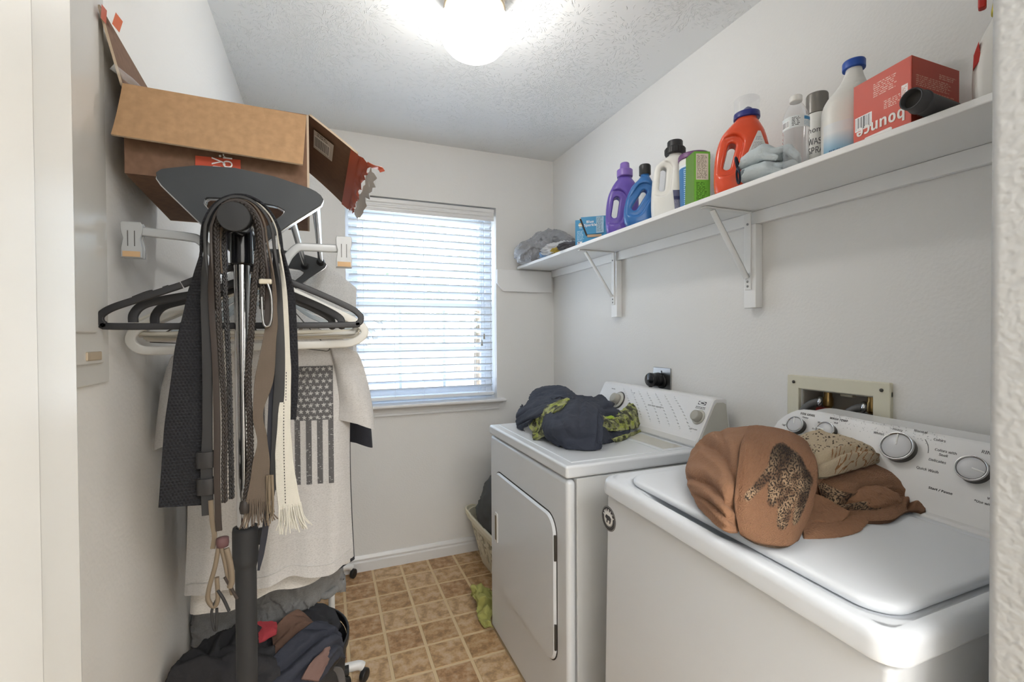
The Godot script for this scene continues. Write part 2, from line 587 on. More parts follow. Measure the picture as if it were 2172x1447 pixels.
# ------------------------------------------------------------------ room
func build_shell() -> void:
	var W: Material = MT.wall_paint
	var T := 0.12
	var m := MB.new()
	m.rbox(Vector3(XL - T / 2, H / 2, (ZB + 1.7) / 2 - 0.1), Vector3(T, H + 0.2, 1.8 - ZB + 0.1), 0.002)
	struct("wall_left", m.mesh(), W, "pale orange-peel painted wall behind the clothes rack", "wall")
	m = MB.new()   # with the recess of the water supply box left open
	for q in [[-0.1, 0.985, ZB - T, 1.75], [1.143, H + 0.1, ZB - T, 1.75], [0.985, 1.143, ZB - T, -1.003], [0.985, 1.143, -0.795, 1.75]]:
		m.rbox(Vector3(XR + T / 2, (q[0] + q[1]) / 2, (q[2] + q[3]) / 2), Vector3(T, q[1] - q[0], q[3] - q[2]), 0.0004)
	struct("wall_right", m.mesh(), W, "long warm white wall carrying the shelf above washer and dryer", "wall")
	# window wall with its opening
	m = MB.new()
	m.xf = Transform3D.IDENTITY
	var x0 := 0.097; var x1 := 0.977; var y0 := 0.915; var y1 := 2.102
	for b in [[XL - T, -0.1, x0, H + 0.1], [x1, -0.1, XR + T, H + 0.1], [x0, -0.1, x1, y0], [x0, y1, x1, H + 0.1]]:
		m.rbox(Vector3((b[0] + b[2]) / 2, (b[1] + b[3]) / 2, ZB - 0.07), Vector3(b[2] - b[0], b[3] - b[1], 0.14), 0.0005)
	struct("wall_back", m.mesh(), W, "short white end wall that holds the window with the blind", "wall")
	# door wall: opening from x -0.119 to 0.715
	m = MB.new()
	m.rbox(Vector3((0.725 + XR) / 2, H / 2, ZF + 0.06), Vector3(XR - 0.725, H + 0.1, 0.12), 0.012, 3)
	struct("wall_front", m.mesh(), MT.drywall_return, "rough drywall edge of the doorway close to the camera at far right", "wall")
	m = MB.new()
	m.rbox(Vector3((XL - 0.135) / 2, H / 2, ZF + 0.06), Vector3(-0.135 - XL, H + 0.1, 0.12), 0.004)
	m.rbox(Vector3(0.297, 2.29, ZF + 0.06), Vector3(0.866, 0.32, 0.12), 0.004)
	struct("wall_front", m.mesh(), W, "wall around the doorway, beside the left jamb and above the opening", "wall")
	# the door frame, left jamb with stop and casing
	m = MB.new()
	m.rbox(Vector3(-0.127, 1.05, -0.24), Vector3(0.018, 2.12, 0.124), 0.004, 2)
	struct("door_1", m.mesh(), MT.gloss_paint, "glossy white door jamb standing close to the camera at far left", "door frame")
	var dj := get_node("door_1")
	m = MB.new(); m.rbox(Vector3(-0.113, 1.05, -0.226), Vector3(0.012, 2.1, 0.034), 0.003, 2)
	part("door_stop", m.mesh(), MT.gloss_paint, dj)
	struct("ceiling", span(Vector3(-1.6, H, ZB - T), Vector3(XR + T, H + 0.1, 1.8), 0.001), MT.ceiling_texture, "white ceiling with a stomped crow's-foot plaster texture", "ceiling")
	# hall behind the camera, out of the picture
	struct("wall_hall", span(Vector3(XL - 0.9, 0, 1.7), Vector3(XR + T, H, 1.8), 0.002), W, "end wall of the hall behind the camera", "wall")
	# baseboards
	bboard("baseboard_back", Vector3(XL, 0, ZB), Vector3(1, 0, 0), XR - XL, Vector3(0, 0, 1), "white moulded baseboard along the floor under the window")
	bboard("baseboard_left", Vector3(XL, 0, ZF), Vector3(0, 0, -1), -ZB + ZF, Vector3(1, 0, 0), "white baseboard along the wall behind the clothes rack")
	bboard("baseboard_right", Vector3(XR, 0, ZF), Vector3(0, 0, -1), -ZB + ZF, Vector3(-1, 0, 0), "white baseboard hidden behind the washer and dryer")

func bboard(called: String, o: Vector3, dir: Vector3, L: float, out: Vector3, label: String) -> void:
	var pr := [[0.0, 0.0], [0.014, 0.0], [0.014, 0.05], [0.0125, 0.055], [0.0095, 0.058], [0.0095, 0.064], [0.0115, 0.066], [0.0115, 0.071], [0.006, 0.083], [0.004, 0.087], [0.0, 0.088]]
	var a := PackedVector3Array(); var b := PackedVector3Array()
	var m := MB.new()
	for p in pr:
		a.append(o + out * p[0] + Vector3.UP * p[1]); b.append(a[-1] + dir * L)
	for i in pr.size() - 1:
		var e := (a[i + 1] - a[i]).normalized()
		var nn := dir.cross(e)
		if nn.dot(out + Vector3.UP * 0.3) < 0: nn = -nn
		m.quad(a[i], b[i], b[i + 1], a[i + 1], nn)
	m.poly(a, -dir); m.poly(b, dir)
	struct(called, m.mesh(), MT.trim_paint, label, "baseboard")

func build_floor() -> void:
	var g := span(Vector3(-1.6, -0.1, ZB - 0.1), Vector3(XR + 0.1, -0.0012, 1.8), 0.001)
	var fl := struct("floor", g, MT.grout, "floor of square tan stone-look tiles with pale grout lines", "floor")
	# one tile, chamfered, shared by all
	var m := MB.new()
	var h := 0.0716; var c := 0.0022; var t := 0.0036
	var A := [Vector3(-h, 0, -h), Vector3(h, 0, -h), Vector3(h, 0, h), Vector3(-h, 0, h)]
	var Tp := [Vector3(-h + c, t, -h + c), Vector3(h - c, t, -h + c), Vector3(h - c, t, h - c), Vector3(-h + c, t, h - c)]
	m.quad(Tp[0], Tp[1], Tp[2], Tp[3], Vector3.UP)
	for i in 4:
		var j := (i + 1) % 4
		m.quad(A[i], A[j], Tp[j], Tp[i], ((A[i] + A[j]) * 0.5 + Vector3.UP * 0.03).normalized())
	var tm := m.mesh()
	var r := RandomNumberGenerator.new(); r.seed = 5
	for kz in range(-1, 15):
		for kx in range(-3, 9):
			var x := 0.068 + 0.154 * (kx + 0.5); var z := -2.56 + 0.154 * (kz + 0.5)
			var q := r.randi() % 4
			if x + h < XL or x - h > XR: continue
			var o := MeshInstance3D.new(); o.mesh = tm; o.name = "tile_%03d" % fl.get_child_count() if fl.get_child_count() else "tile"
			o.material_override = MT["tile_%d" % q]
			o.position = Vector3(x, -0.0028, z); o.rotation.y = PI / 2 * (r.randi() % 4)
			fl.add_child(o, true)

# ------------------------------------------------------------------ window
func build_window() -> void:
	var x0 := 0.097; var x1 := 0.977; var y0 := 0.925; var y1 := 2.102
	var zf := -2.83
	var m := MB.new()
	# vinyl frame and the sashes
	m.rbox(Vector3(x0 + 0.02, (y0 + y1) / 2, zf), Vector3(0.04, y1 - y0, 0.05), 0.004)
	m.rbox(Vector3(x1 - 0.02, (y0 + y1) / 2, zf), Vector3(0.04, y1 - y0, 0.05), 0.004)
	m.rbox(Vector3((x0 + x1) / 2, y1 - 0.02, zf), Vector3(x1 - x0 - 0.08, 0.04, 0.05), 0.004)
	m.rbox(Vector3((x0 + x1) / 2, y0 + 0.02, zf), Vector3(x1 - x0 - 0.08, 0.04, 0.05), 0.004)
	var w := struct("window_1", m.mesh(), MT.vinyl, "white vinyl sash window glowing with daylight behind the blind", "window")
	for s in [[y0 + 0.04, 1.515, zf + 0.012, "lower"], [1.485, y1 - 0.04, zf - 0.012, "upper"]]:
		m = MB.new()
		var a: float = x0 + 0.04; var b: float = x1 - 0.04; var e := 0.03
		m.rbox(Vector3(a + e / 2, (s[0] + s[1]) / 2, s[2]), Vector3(e, s[1] - s[0], 0.022), 0.003)
		m.rbox(Vector3(b - e / 2, (s[0] + s[1]) / 2, s[2]), Vector3(e, s[1] - s[0], 0.022), 0.003)
		m.rbox(Vector3((a + b) / 2, s[0] + e / 2, s[2]), Vector3(b - a - e * 2, e, 0.022), 0.003)
		m.rbox(Vector3((a + b) / 2, s[1] - e / 2, s[2]), Vector3(b - a - e * 2, e, 0.022), 0.003)
		var sash := part("sash", m.mesh(), MT.vinyl, w)
		part("pane", B(Vector3((a + b) / 2, (s[0] + s[1]) / 2, s[2]), Vector3(b - a - e * 2 + 0.01, s[1] - s[0] - e * 2 + 0.01, 0.004), 0.0005), MT.pane_glass, sash)
		if s[3] == "lower":
			for k in [1, 2]:
				part("muntin", B(Vector3(lerpf(a, b, k / 3.0), (s[0] + s[1]) / 2, s[2] + 0.006), Vector3(0.018, s[1] - s[0] - e * 2, 0.008), 0.002), MT.vinyl, sash)
			part("muntin", B(Vector3((a + b) / 2, 1.235, s[2] + 0.006), Vector3(b - a - e * 2, 0.018, 0.0082), 0.002), MT.vinyl, sash)
	# stool and apron
	m = MB.new()
	m.rbox(Vector3(0.537, 0.917, -2.735), Vector3(0.968, 0.018, 0.185), 0.007, 2)
	var st := struct("trim_1", m.mesh(), MT.trim_paint, "white window stool with a moulded apron below the blind", "window sill")
	var pr := [[0.0, 0.857], [0.012, 0.857], [0.014, 0.862], [0.012, 0.868], [0.008, 0.871], [0.010, 0.882], [0.018, 0.895], [0.027, 0.902], [0.03, 0.908], [0.0, 0.908]]
	var l := PackedVector3Array(); var rr := PackedVector3Array()
	for p in pr:
		l.append(Vector3(0.537 - 0.453 - p[0] * 0.5, p[1], ZB + p[0])); rr.append(Vector3(0.537 + 0.443 + p[0] * 0.5, p[1], ZB + p[0]))
	m = MB.new()
	for i in pr.size() - 1:
		var e := l[i + 1] - l[i]
		m.quad(l[i], rr[i], rr[i + 1], l[i + 1], Vector3(0, -e.z, e.y).normalized())
	m.poly(l, Vector3.LEFT); m.poly(rr, Vector3.RIGHT)
	part("apron", m.mesh(), MT.trim_paint, st)
	# the blind
	var bl := thing("window_blind", "white faux-wood horizontal blind hanging in the bright window", "blind", Vector3(0.537, 0.94, -2.745))
	var o := -Vector3(0.537, 0.94, -2.745)
	m = MB.new()
	var vp := [[0.0, 2.020], [0.008, 2.020], [0.010, 2.030], [0.006, 2.036], [0.006, 2.044], [0.010, 2.048], [0.010, 2.054], [0.005, 2.06], [0.005, 2.068], [0.010, 2.074], [0.012, 2.092], [0.0, 2.092]]
	var va := PackedVector3Array(); var vb := PackedVector3Array()
	for p in vp:
		va.append(Vector3(0.105, p[1], -2.713 + p[0]) + o); vb.append(Vector3(0.964, p[1], -2.713 + p[0]) + o)
	for i in vp.size() - 1:
		var e := va[i + 1] - va[i]
		m.quad(va[i], vb[i], vb[i + 1], va[i + 1], Vector3(0, -e.z, e.y).normalized())
	m.quad(va[0], vb[0], vb[-1], va[-1], Vector3(0, 0, -1))
	m.poly(va, Vector3.LEFT); m.poly(vb, Vector3.RIGHT)
	part("valance", m.mesh(), MT.trim_paint, bl)
	part("head_rail", span(Vector3(0.107, 2.045, -2.765) + o, Vector3(0.962, 2.09, -2.72) + o, 0.002), MT.trim_paint, bl)
	m = MB.new()
	var N := 24
	# one curved slat
	var arc := PackedVector2Array()
	for i in 7:
		var u := -1.0 + i / 3.0
		arc.append(Vector2(u * 0.025, 0.0018 * (1.0 - u * u)))
	for i in 7:
		var u := 1.0 - i / 3.0
		arc.append(Vector2(u * 0.025, 0.0018 * (1.0 - u * u) - 0.0026))
	m.sweep(PackedVector3Array([Vector3(-0.42, 0, 0), Vector3(0.42, 0, 0)]), arc, Vector3(0, 0, 1))
	var slat := m.mesh()
	for i in N:
		var s := MeshInstance3D.new(); s.mesh = slat; s.material_override = MT.blind_white
		s.name = "slat" if i == 0 else "slat_%03d" % i
		s.position = Vector3(0.534, 2.000 - 0.0435 * i, -2.745) + o
		s.rotation.x = deg_to_rad(-23)
		bl.add_child(s, true)
	part("bottom_rail", span(Vector3(0.112, 0.943, -2.768) + o, Vector3(0.966, 0.963, -2.722) + o, 0.004, 2), MT.blind_white, bl)
	for x in [0.19, 0.36, 0.53, 0.86]:
		m = MB.new()
		for z in [-2.7195, -2.7705]:
			m.tube(PackedVector3Array([Vector3(x, 2.04, z) + o, Vector3(x, 0.955, z) + o]), 0.0009, 5)
		part("ladder_cord", m.mesh(), MT.cord, bl)
	for c in [[0.882, 1.285], [0.897, 1.325]]:
		var cd := part("pull_cord", tubed(PackedVector3Array([Vector3(c[0], 2.03, -2.708) + o, Vector3(c[0], c[1], -2.708) + o]), 0.001, 6), MT.cord, bl)
		part("tassel", lathed([0.0, 0.0, 0.0065, 0.0, 0.0072, 0.004, 0.0045, 0.018, 0.0038, 0.026, 0.0055, 0.032, 0.0, 0.034], 12, Vector3(c[0], c[1] - 0.034, -2.708) + o), MT.grey_plastic, cd)

func build_outside() -> void:
	struct("ground", span(Vector3(-14, -0.6, -26), Vector3(15, -0.35, -2.95), 0.01), mk("paving", Color8(206, 206, 196), 0.9), "pale sunlit paving outside the window", "paving")
	# two shrubs seen as specks between the slats
	var leaf := mk("leaf", Color8(158, 174, 142), 0.7)
	var bark := mk("bark", Color8(96, 84, 70), 0.9)
	var lm := MB.new()
	lm.slab(P2([0, -0.05, 0.022, -0.02, 0.02, 0.02, 0, 0.055, -0.02, 0.02, -0.022, -0.02]), Vector3.ZERO, Vector3.RIGHT, Vector3.UP, 0.003)
	var lmesh := lm.mesh()
	var r := RandomNumberGenerator.new(); r.seed = 21
	for s in [[Vector3(0.1, -0.35, -7.4), 2.0, 2.9, "leafy green tree outside, seen through the upper slats of the blind"], [Vector3(2.6, -0.35, -8.2), 1.7, 2.6, "second leafy tree farther off outside, behind the blind"]]:
		var t := thing("garden_tree", s[3], "tree", s[0], 0.0, "trees outside the window")
		part("trunk", lathed([0.0, 0.0, 0.13, 0.0, 0.09, 0.5, 0.07, s[2] - 0.4, 0.0, s[2]], 10), bark, t)
		var mm := MultiMesh.new(); mm.transform_format = MultiMesh.TRANSFORM_3D; mm.mesh = lmesh; mm.instance_count = 1500
		for i in 1500:
			var d := Vector3(r.randfn(), r.randfn(), r.randfn()).normalized() * pow(r.randf(), 0.4)
			var b := Basis.from_euler(Vector3(r.randf() * TAU, r.randf() * TAU, r.randf() * TAU)).scaled(Vector3.ONE * r.randf_range(0.9, 1.9))
			mm.set_instance_transform(i, Transform3D(b, Vector3(d.x * s[1], s[2] + d.y * 1.3, d.z * s[1] * 0.8)))
		var mi := MultiMeshInstance3D.new(); mi.multimesh = mm; mi.material_override = leaf; mi.name = "foliage"; mi.set_meta("kind", "stuff")
		t.add_child(mi)

func build_lamps() -> void:
	var c := Vector3(0.456, 0, -1.452)
	var l := thing("ceiling_light", "white mushroom globe ceiling light with a bronze pan, switched on", "ceiling light", Vector3(c.x, H, c.z))
	part("pan", lathed([0.0, -0.001, 0.100, -0.001, 0.104, -0.006, 0.104, -0.02, 0.097, -0.028, 0.097, -0.05, 0.100, -0.056, 0.100, -0.066, 0.092, -0.07, 0.0, -0.07], 48), MT.bronze, l)
	part("globe", lathed([0.088, -0.06, 0.094, -0.075, 0.108, -0.10, 0.115, -0.125, 0.113, -0.15, 0.103, -0.175, 0.085, -0.196, 0.058, -0.213, 0.03, -0.221, 0.0, -0.224], 48), MT.lamp_glass, l)
	var hl := thing("ceiling_light", "square flush panel light on the hall ceiling behind the camera", "ceiling light", Vector3(0.45, H, 1.28))
	part("frame", B(Vector3(0, -0.012, 0), Vector3(1.48, 0.022, 0.78), 0.004), MT.white_metal, hl)
	var dm := mk("panel_glow", Color.WHITE, 0.5); dm.emission_enabled = true; dm.emission = Color(1, 0.98, 0.95); dm.emission_energy_multiplier = 1.0
	part("diffuser", B(Vector3(0, -0.027, 0), Vector3(1.42, 0.008, 0.72), 0.002), dm, hl)

# ------------------------------------------------------------------ things on the walls
func build_wall_fittings() -> void:
	var p := thing("electrical_panel", "white painted metal breaker panel on the wall left of the cardboard box", "electrical panel", Vector3(XL, 1.236, -0.8))
	part("frame", B(Vector3(0.004, 0.37, 0.0), Vector3(0.008, 0.74, 0.422), 0.003), MT.gloss_paint, p)
	part("cover", B(Vector3(0.010, 0.37, 0.0), Vector3(0.008, 0.67, 0.35), 0.003), MT.gloss_paint, p)
	var d := part("door", B(Vector3(0.017, 0.385, 0.01), Vector3(0.008, 0.6, 0.29), 0.003), MT.gloss_paint, p)
	part("latch", B(Vector3(0.0145, 0.048, -0.135), Vector3(0.004, 0.014, 0.05), 0.0015), MT.bronze, d)

	var o := thing("wall_outlet", "metal wall outlet plate with a black plug above the dryer", "outlet", Vector3(XR, 1.045, -1.647))
	part("cover_plate", B(Vector3(-0.003, 0.06, 0), Vector3(0.006, 0.124, 0.116), 0.003, 2), MT.steel, o)
	for y in [0.105, 0.012]: part("screw", lathed([0.004, 0.0, 0.004, 0.001, 0.0, 0.0018], 10, Vector3(-0.006, y, 0.0), Vector3.LEFT), MT.dark_steel, o)
	part("receptacle", lathed([0.0, 0.0, 0.031, 0.0, 0.031, 0.004, 0.029, 0.006, 0.0, 0.006], 28, Vector3(-0.006, 0.06, 0.0), Vector3.LEFT), MT.black_plastic, o)
	var pg := thing("dryer_plug", "round black dryer plug pushed into the metal wall outlet", "plug", Vector3(XR - 0.012, 1.115, -1.655))
	part("body", lathed([0.0, 0.0, 0.029, 0.0, 0.031, 0.006, 0.030, 0.018, 0.026, 0.026, 0.025, 0.03, 0.030, 0.036, 0.031, 0.05, 0.027, 0.057, 0.0, 0.059], 28, Vector3.ZERO, Vector3.LEFT), MT.black_gloss, pg)
	part("cable", tubed(smooth(V([-0.045, -0.01, 0, -0.045, -0.05, 0.0, -0.025, -0.08, 0, 0.0, -0.13, 0])), 0.0085), MT.black_plastic, pg)

	var s := thing("water_supply_box", "cream recessed water supply box with two valves above the washer", "supply box", Vector3(XR, 0.99, -0.897))
	var y1 := 0.193; var z0 := -0.146; var z1 := 0.146
	var iy := 0.152; var i0 := -0.107; var i1 := 0.103
	var m := MB.new()
	m.rbox(Vector3(-0.005, (iy + y1) / 2, 0), Vector3(0.014, y1 - iy, z1 - z0), 0.004, 2)
	m.rbox(Vector3(-0.005, -0.02, 0), Vector3(0.014, 0.03, z1 - z0), 0.004)
	m.rbox(Vector3(-0.005, 0.075, (z0 + i0) / 2), Vector3(0.0139, iy + 0.04, i0 - z0), 0.003)
	m.rbox(Vector3(-0.005, 0.075, (z1 + i1) / 2), Vector3(0.0139, iy + 0.04, z1 - i1), 0.003)
	part("frame", m.mesh(), MT.almond, s)
	m = MB.new()
	m.rbox(Vector3(0.096, 0.074, -0.002), Vector3(0.004, 0.155, 0.206), 0.001)
	m.rbox(Vector3(0.05, 0.15, -0.002), Vector3(0.09, 0.004, 0.206), 0.001)
	m.rbox(Vector3(0.05, 0.074, -0.104), Vector3(0.09, 0.155, 0.004), 0.001)
	m.rbox(Vector3(0.05, 0.074, 0.1), Vector3(0.09, 0.155, 0.004), 0.001)
	part("recess", m.mesh(), MT.pipe_grey, s)
	for z in [-0.123, 0.125]: part("screw", lathed([0.0048, 0.0, 0.0048, 0.002, 0.002, 0.003, 0.0, 0.003], 12, Vector3(-0.012, 0.172, z), Vector3.LEFT), MT.dark_steel, s)
	part("cap", B(Vector3(0.06, 0.142, -0.005), Vector3(0.02, 0.014, 0.035), 0.003), MT.almond, s)
	var k := 0
	for q in [[-0.057, MT.red_paint], [0.066, MT.black_plastic]]:
		var z: float = q[0]
		var va := part("valve", lathed([0.0, 0.0, 0.012, 0.0, 0.012, 0.05, 0.010, 0.06, 0.010, 0.1, 0.013, 0.1, 0.014, 0.104, 0.014, 0.125, 0.011, 0.13, 0.011, 0.148], 14, Vector3(0.05, 0.0, z)), MT.brass, s)
		part("handle", B(Vector3(0.035, 0.085, z - 0.004), Vector3(0.03, 0.024, 0.034), 0.006, 2), q[1], va)
		part("coupling", lathed([0.0, -0.002, 0.014, 0.0, 0.0165, 0.004, 0.0165, 0.008, 0.014, 0.012, 0.0, 0.012], 24, Vector3(0.016, 0.116, z + 0.004), Vector3(-0.6, 0.2, -0.75).normalized()), MT.chrome, va)
		var hz := z + 0.006
		var h := single("washer_hose", tubed(smooth(V([XR + 0.016, 1.107, -0.897 + hz, XR + 0.006, 1.104, -0.897 + hz - 0.016, XR - 0.004, 1.09, -0.897 + hz - 0.034, XR - 0.0125, 1.065, -0.897 + hz - 0.046, XR - 0.0135, 1.03, -0.897 + hz - 0.05, XR - 0.0135, 0.93, -0.897 + hz - 0.05])), 0.0105, 12), MT.hose_grey, ["grey rubber hose curving from the red-handled valve behind the washer", "grey rubber hose curving from the valve without red, nearer the doorway"][k], "hose", "washer hoses")
		k += 1

# ------------------------------------------------------------------ the shelf
func build_shelf() -> void:
	var P: Material = MT.shelf_paint
	var s := thing("wall_shelf", "long white painted wall shelf on cleats over washer and dryer", "shelf", Vector3(1.24, 1.73, -1.5))
	var o := -Vector3(1.24, 1.73, -1.5)
	part("board", span(Vector3(1.115, 1.73, -2.70) + o, Vector3(1.372, 1.746, -0.31) + o, 0.0025), P, s)
	part("ledger", span(Vector3(1.353, 1.686, -2.70) + o, Vector3(1.372, 1.7295, -0.31) + o, 0.002), P, s)
	var m := MB.new()
	m.slab(P2([0.977, 1.722, 0.977, 1.638, 1.017, 1.587, 1.352, 1.587, 1.352, 1.722]), Vector3(0, 0, -2.7015) + o, Vector3.RIGHT, Vector3.UP, 0.018, 0.002)
	part("end_cleat", m.mesh(), P, s)
	for q in [[-1.971, "white steel shelf bracket on a wooden cleat, nearer the window"], [-1.166, "white steel shelf bracket on a wooden cleat, nearer the doorway"]]:
		var z: float = q[0]
		var b := thing("shelf_bracket", q[1], "bracket", Vector3(XR, 1.402, z), 0.0, "shelf brackets")
		part("wood_cleat", span(Vector3(-0.032, 0, -0.024), Vector3(-0.001, 0.283, 0.024), 0.002), P, b)
		m = MB.new()
		m.rbox(Vector3(-0.0345, 0.195, -0.004), Vector3(0.005, 0.265, 0.024), 0.0018, 2)
		part("wall_arm", m.mesh(), MT.white_metal, b)
		part("shelf_arm", B(Vector3(-0.132, 0.3245, -0.004), Vector3(0.2, 0.005, 0.024), 0.0018, 2), MT.white_metal, b)
		m = MB.new()
		m.sweep(V([-0.195, 0.319, -0.004, -0.042, 0.103, -0.004]), P2([-0.0105, -0.003, 0.0105, -0.003, 0.0105, 0.003, 0.006, 0.005, -0.006, 0.005, -0.0105, 0.003]), Vector3(0, 0, 1))
		part("brace", m.mesh(), MT.white_metal, b)
		for y in [0.074, 0.09, 0.285]: part("screw", lathed([0.0042, 0.0, 0.0042, 0.0015, 0.0, 0.0025], 10, Vector3(-0.037, y, -0.004), Vector3.LEFT), MT.steel, b)

# ------------------------------------------------------------------ dryer
func build_dryer() -> void:
	var A: Material = MT.appliance
	var o := Vector3(1.0, 0, -1.598)
	var d := thing("clothes_dryer", "white front-loading dryer with a slanted console, beside the window wall", "dryer", o)
	var x0 := 0.673 - o.x; var z0 := -1.956 - o.z; var z1 := -1.240 - o.z
	part("cabinet", span(Vector3(x0 + 0.034, 0.015, z0 + 0.001), Vector3(1.345 - o.x, 0.871, z1), 0.003), MT.appliance_side, d)
	part("front_panel", span(Vector3(x0, 0.012, z0), Vector3(x0 + 0.032, 0.868, z1 + 0.001), 0.014, 3), A, d)
	for q in [[x0 + 0.06, z0 + 0.05], [x0 + 0.06, z1 - 0.05], [0.3, z0 + 0.05], [0.3, z1 - 0.05]]:
		part("foot", lathed([0.0, 0.0, 0.02, 0.0, 0.02, 0.012, 0.012, 0.016, 0.0, 0.016], 12, Vector3(q[0], 0, q[1])), MT.black_plastic, d)
	# door: raised slab with rounded corners in a dark gap
	var dm := MB.new()
	var c := Vector3(x0, 0.49, -1.60 - o.z)
	dm.slab(rrect(0.578, 0.482, 0.06, 7), c + Vector3(0.004, 0, 0), Vector3(0, 0, 1), Vector3(0, 1, 0), 0.014, 0.006)
	var door := part("door", dm.mesh(), A, d)
	var gm := MB.new()
	gm.slab(rrect(0.586, 0.49, 0.064, 7), c + Vector3(0.004, 0, 0), Vector3(0, 0, 1), Vector3(0, 1, 0), 0.0046, 0.0)
	part("door_gap", gm.mesh(), MT.gap_dark, d)
	# recessed pull
	var pz := -1.848 - o.z
	var rim := MB.new()
	rim.slab(rrect(0.032, 0.126, 0.007), Vector3(x0 - 0.0095, 0.495, pz), Vector3(0, 0, 1), Vector3(0, 1, 0), 0.005, 0.0015)
	var hd := part("handle", rim.mesh(), MT.white_metal, door)
	for h in [0.346, 0.633]:
		part("hinge", B(Vector3(x0 - 0.003, h, -1.3125 - o.z), Vector3(0.012, 0.084, 0.007), 0.002), MT.dark_steel, door)
	var slot := MB.new()
	slot.slab(rrect(0.015, 0.104, 0.004), Vector3(x0 - 0.0152, 0.495, pz), Vector3(0, 0, 1), Vector3(0, 1, 0), 0.001, 0.0)
	part("finger_slot", slot.mesh(), mk("slot_brown", Color8(128, 116, 92), 0.6), door)
	# top deck
	part("top", span(Vector3(x0 - 0.004, 0.874, z0 - 0.002), Vector3(1.352 - o.x, 0.914, z1 + 0.003), 0.009, 3), A, d)
	part("top_panel", span(Vector3(x0 + 0.03, 0.905, z0 + 0.03), Vector3(1.045 - o.x, 0.9165, z1 - 0.028), 0.003, 2), A, d)
	var lid := part("lint_lid", span(Vector3(1.058 - o.x, 0.905, -1.63 - o.z), Vector3(1.176 - o.x, 0.9165, z1 - 0.03), 0.0025, 2), A, d)
	part("printed_plate", span(Vector3(1.078 - o.x, 0.916, -1.52 - o.z), Vector3(1.16 - o.x, 0.9171, z1 - 0.05), 0.0003), MT.console_end, lid)
	# console: profile along z
	var pr := [[1.190, 0.914], [1.184, 0.922], [1.188, 0.940], [1.196, 0.950], [1.200, 0.956], [1.264, 1.076], [1.270, 1.082], [1.278, 1.085], [1.318, 1.083], [1.330, 1.076], [1.352, 0.930], [1.352, 0.914]]
	var cm := MB.new()
	cm.slab(P2(_flat(pr)), Vector3(-o.x, 0, z0 + 0.012), Vector3(1, 0, 0), Vector3(0, 1, 0), z1 - z0 - 0.024, 0.004)
	var con := part("console", cm.mesh(), MT.console_white, d)
	for s in [[z1 - 0.013, 1.0], [z0 + 0.013, -1.0]]:
		var em := MB.new()
		em.slab(P2([1.205, 0.92, 1.213, 0.957, 1.268, 1.06, 1.28, 1.069, 1.312, 1.068, 1.324, 1.062, 1.343, 0.93, 1.343, 0.92]), Vector3(-o.x, 0, s[0] - (0.004 if s[1] > 0 else 0.0)), Vector3(1, 0, 0), Vector3(0, 1, 0), 0.004 + 0.003, 0.001)
		part("end_cap", em.mesh(), MT.console_end, con)
	var up := Vector3(1.264 - 1.200, 1.076 - 0.956, 0).normalized()
	var fb := Basis(Vector3(0, 0, 1), up, Vector3(0, 0, 1).cross(up))
	var at := func(z: float, y: float, off := 0.0006) -> Vector3: return Vector3(1.200 + (y - 0.956) * 0.5333 - o.x, y, z - o.z) + fb.z * off
	# slanting ribs pressed into the console
	for k in 7:
		var rm := MB.new()
		var zz := -1.78 + k * 0.056
		var a: Vector3 = at.call(zz, 1.068, -0.001); var e: Vector3 = at.call(zz + 0.15, 0.965, -0.001)
		rm.sweep(smooth(PackedVector3Array([a, (a + e) / 2 + fb.y * 0.006, e]), 6), P2([-0.006, 0, 0, 0.0016, 0.006, 0]), fb.x)
		part("rib", rm.mesh(), MT.console_white, con)
	# timer dial and start button
	var K := part("timer_ring", lathed([0.0, 0.0, 0.041, 0.0, 0.042, 0.002, 0.0405, 0.004, 0.0, 0.004], 40, at.call(-1.775, 1.014), fb.z), MT.dark_steel, con)
	part("timer_skirt", lathed([0.0, 0.003, 0.037, 0.003, 0.037, 0.006, 0.03, 0.01, 0.0, 0.01], 40, at.call(-1.775, 1.014), fb.z), MT.console_end, con)
	part("timer_knob", lathed([0.0, 0.008, 0.025, 0.008, 0.0245, 0.022, 0.022, 0.034, 0.018, 0.037, 0.0, 0.037], 32, at.call(-1.775, 1.014), fb.z), MT.grey_plastic, con)
	part("button_base", lathed([0.0, 0.0, 0.028, 0.0, 0.027, 0.003, 0.0, 0.003], 32, at.call(-1.287, 1.016), fb.z), MT.console_end, con)
	part("start_button", lathed([0.0, 0.002, 0.0205, 0.002, 0.020, 0.018, 0.0185, 0.022, 0.016, 0.024, 0.015, 0.0225, 0.0, 0.0225], 32, at.call(-1.287, 1.016), fb.z), MT.grey_plastic, con)
	var T := func(z: float, y: float) -> Transform3D: return Transform3D(fb, at.call(z, y, 0.0003))
	text("lettering", "ESTATE", 0.009, T.call(-1.295, 1.047), MT.ink, con, true)
	var lg := MB.new()   # the emblem: a rectangle with an open eye-shaped loop
	lg.rbox(Vector3.ZERO, Vector3(0.036, 0.013, 0.0008), 0.0002)
	var eb := part("emblem", lg.mesh(), MT.ink, con)
	eb.transform = Transform3D(fb, at.call(-1.295, 1.0635))
	var el := MB.new()
	el.lathe(P2([0.0, 0.0, 0.0165, 0.0, 0.0165, 0.0006, 0.0, 0.0006]), 32, Vector3.ZERO, Vector3.BACK)
	for i in el.v.size(): el.v[i] = Vector3(el.v[i].x, el.v[i].y * 0.36, el.v[i].z)
	part("emblem_oval", el.mesh(), MT.console_white, eb).position = Vector3(0, 0, 0.0004)
	var e2 := MB.new()
	e2.lathe(P2([0.0, 0.0, 0.0095, 0.0, 0.0095, 0.0006, 0.0, 0.0006]), 24, Vector3.ZERO, Vector3.BACK)
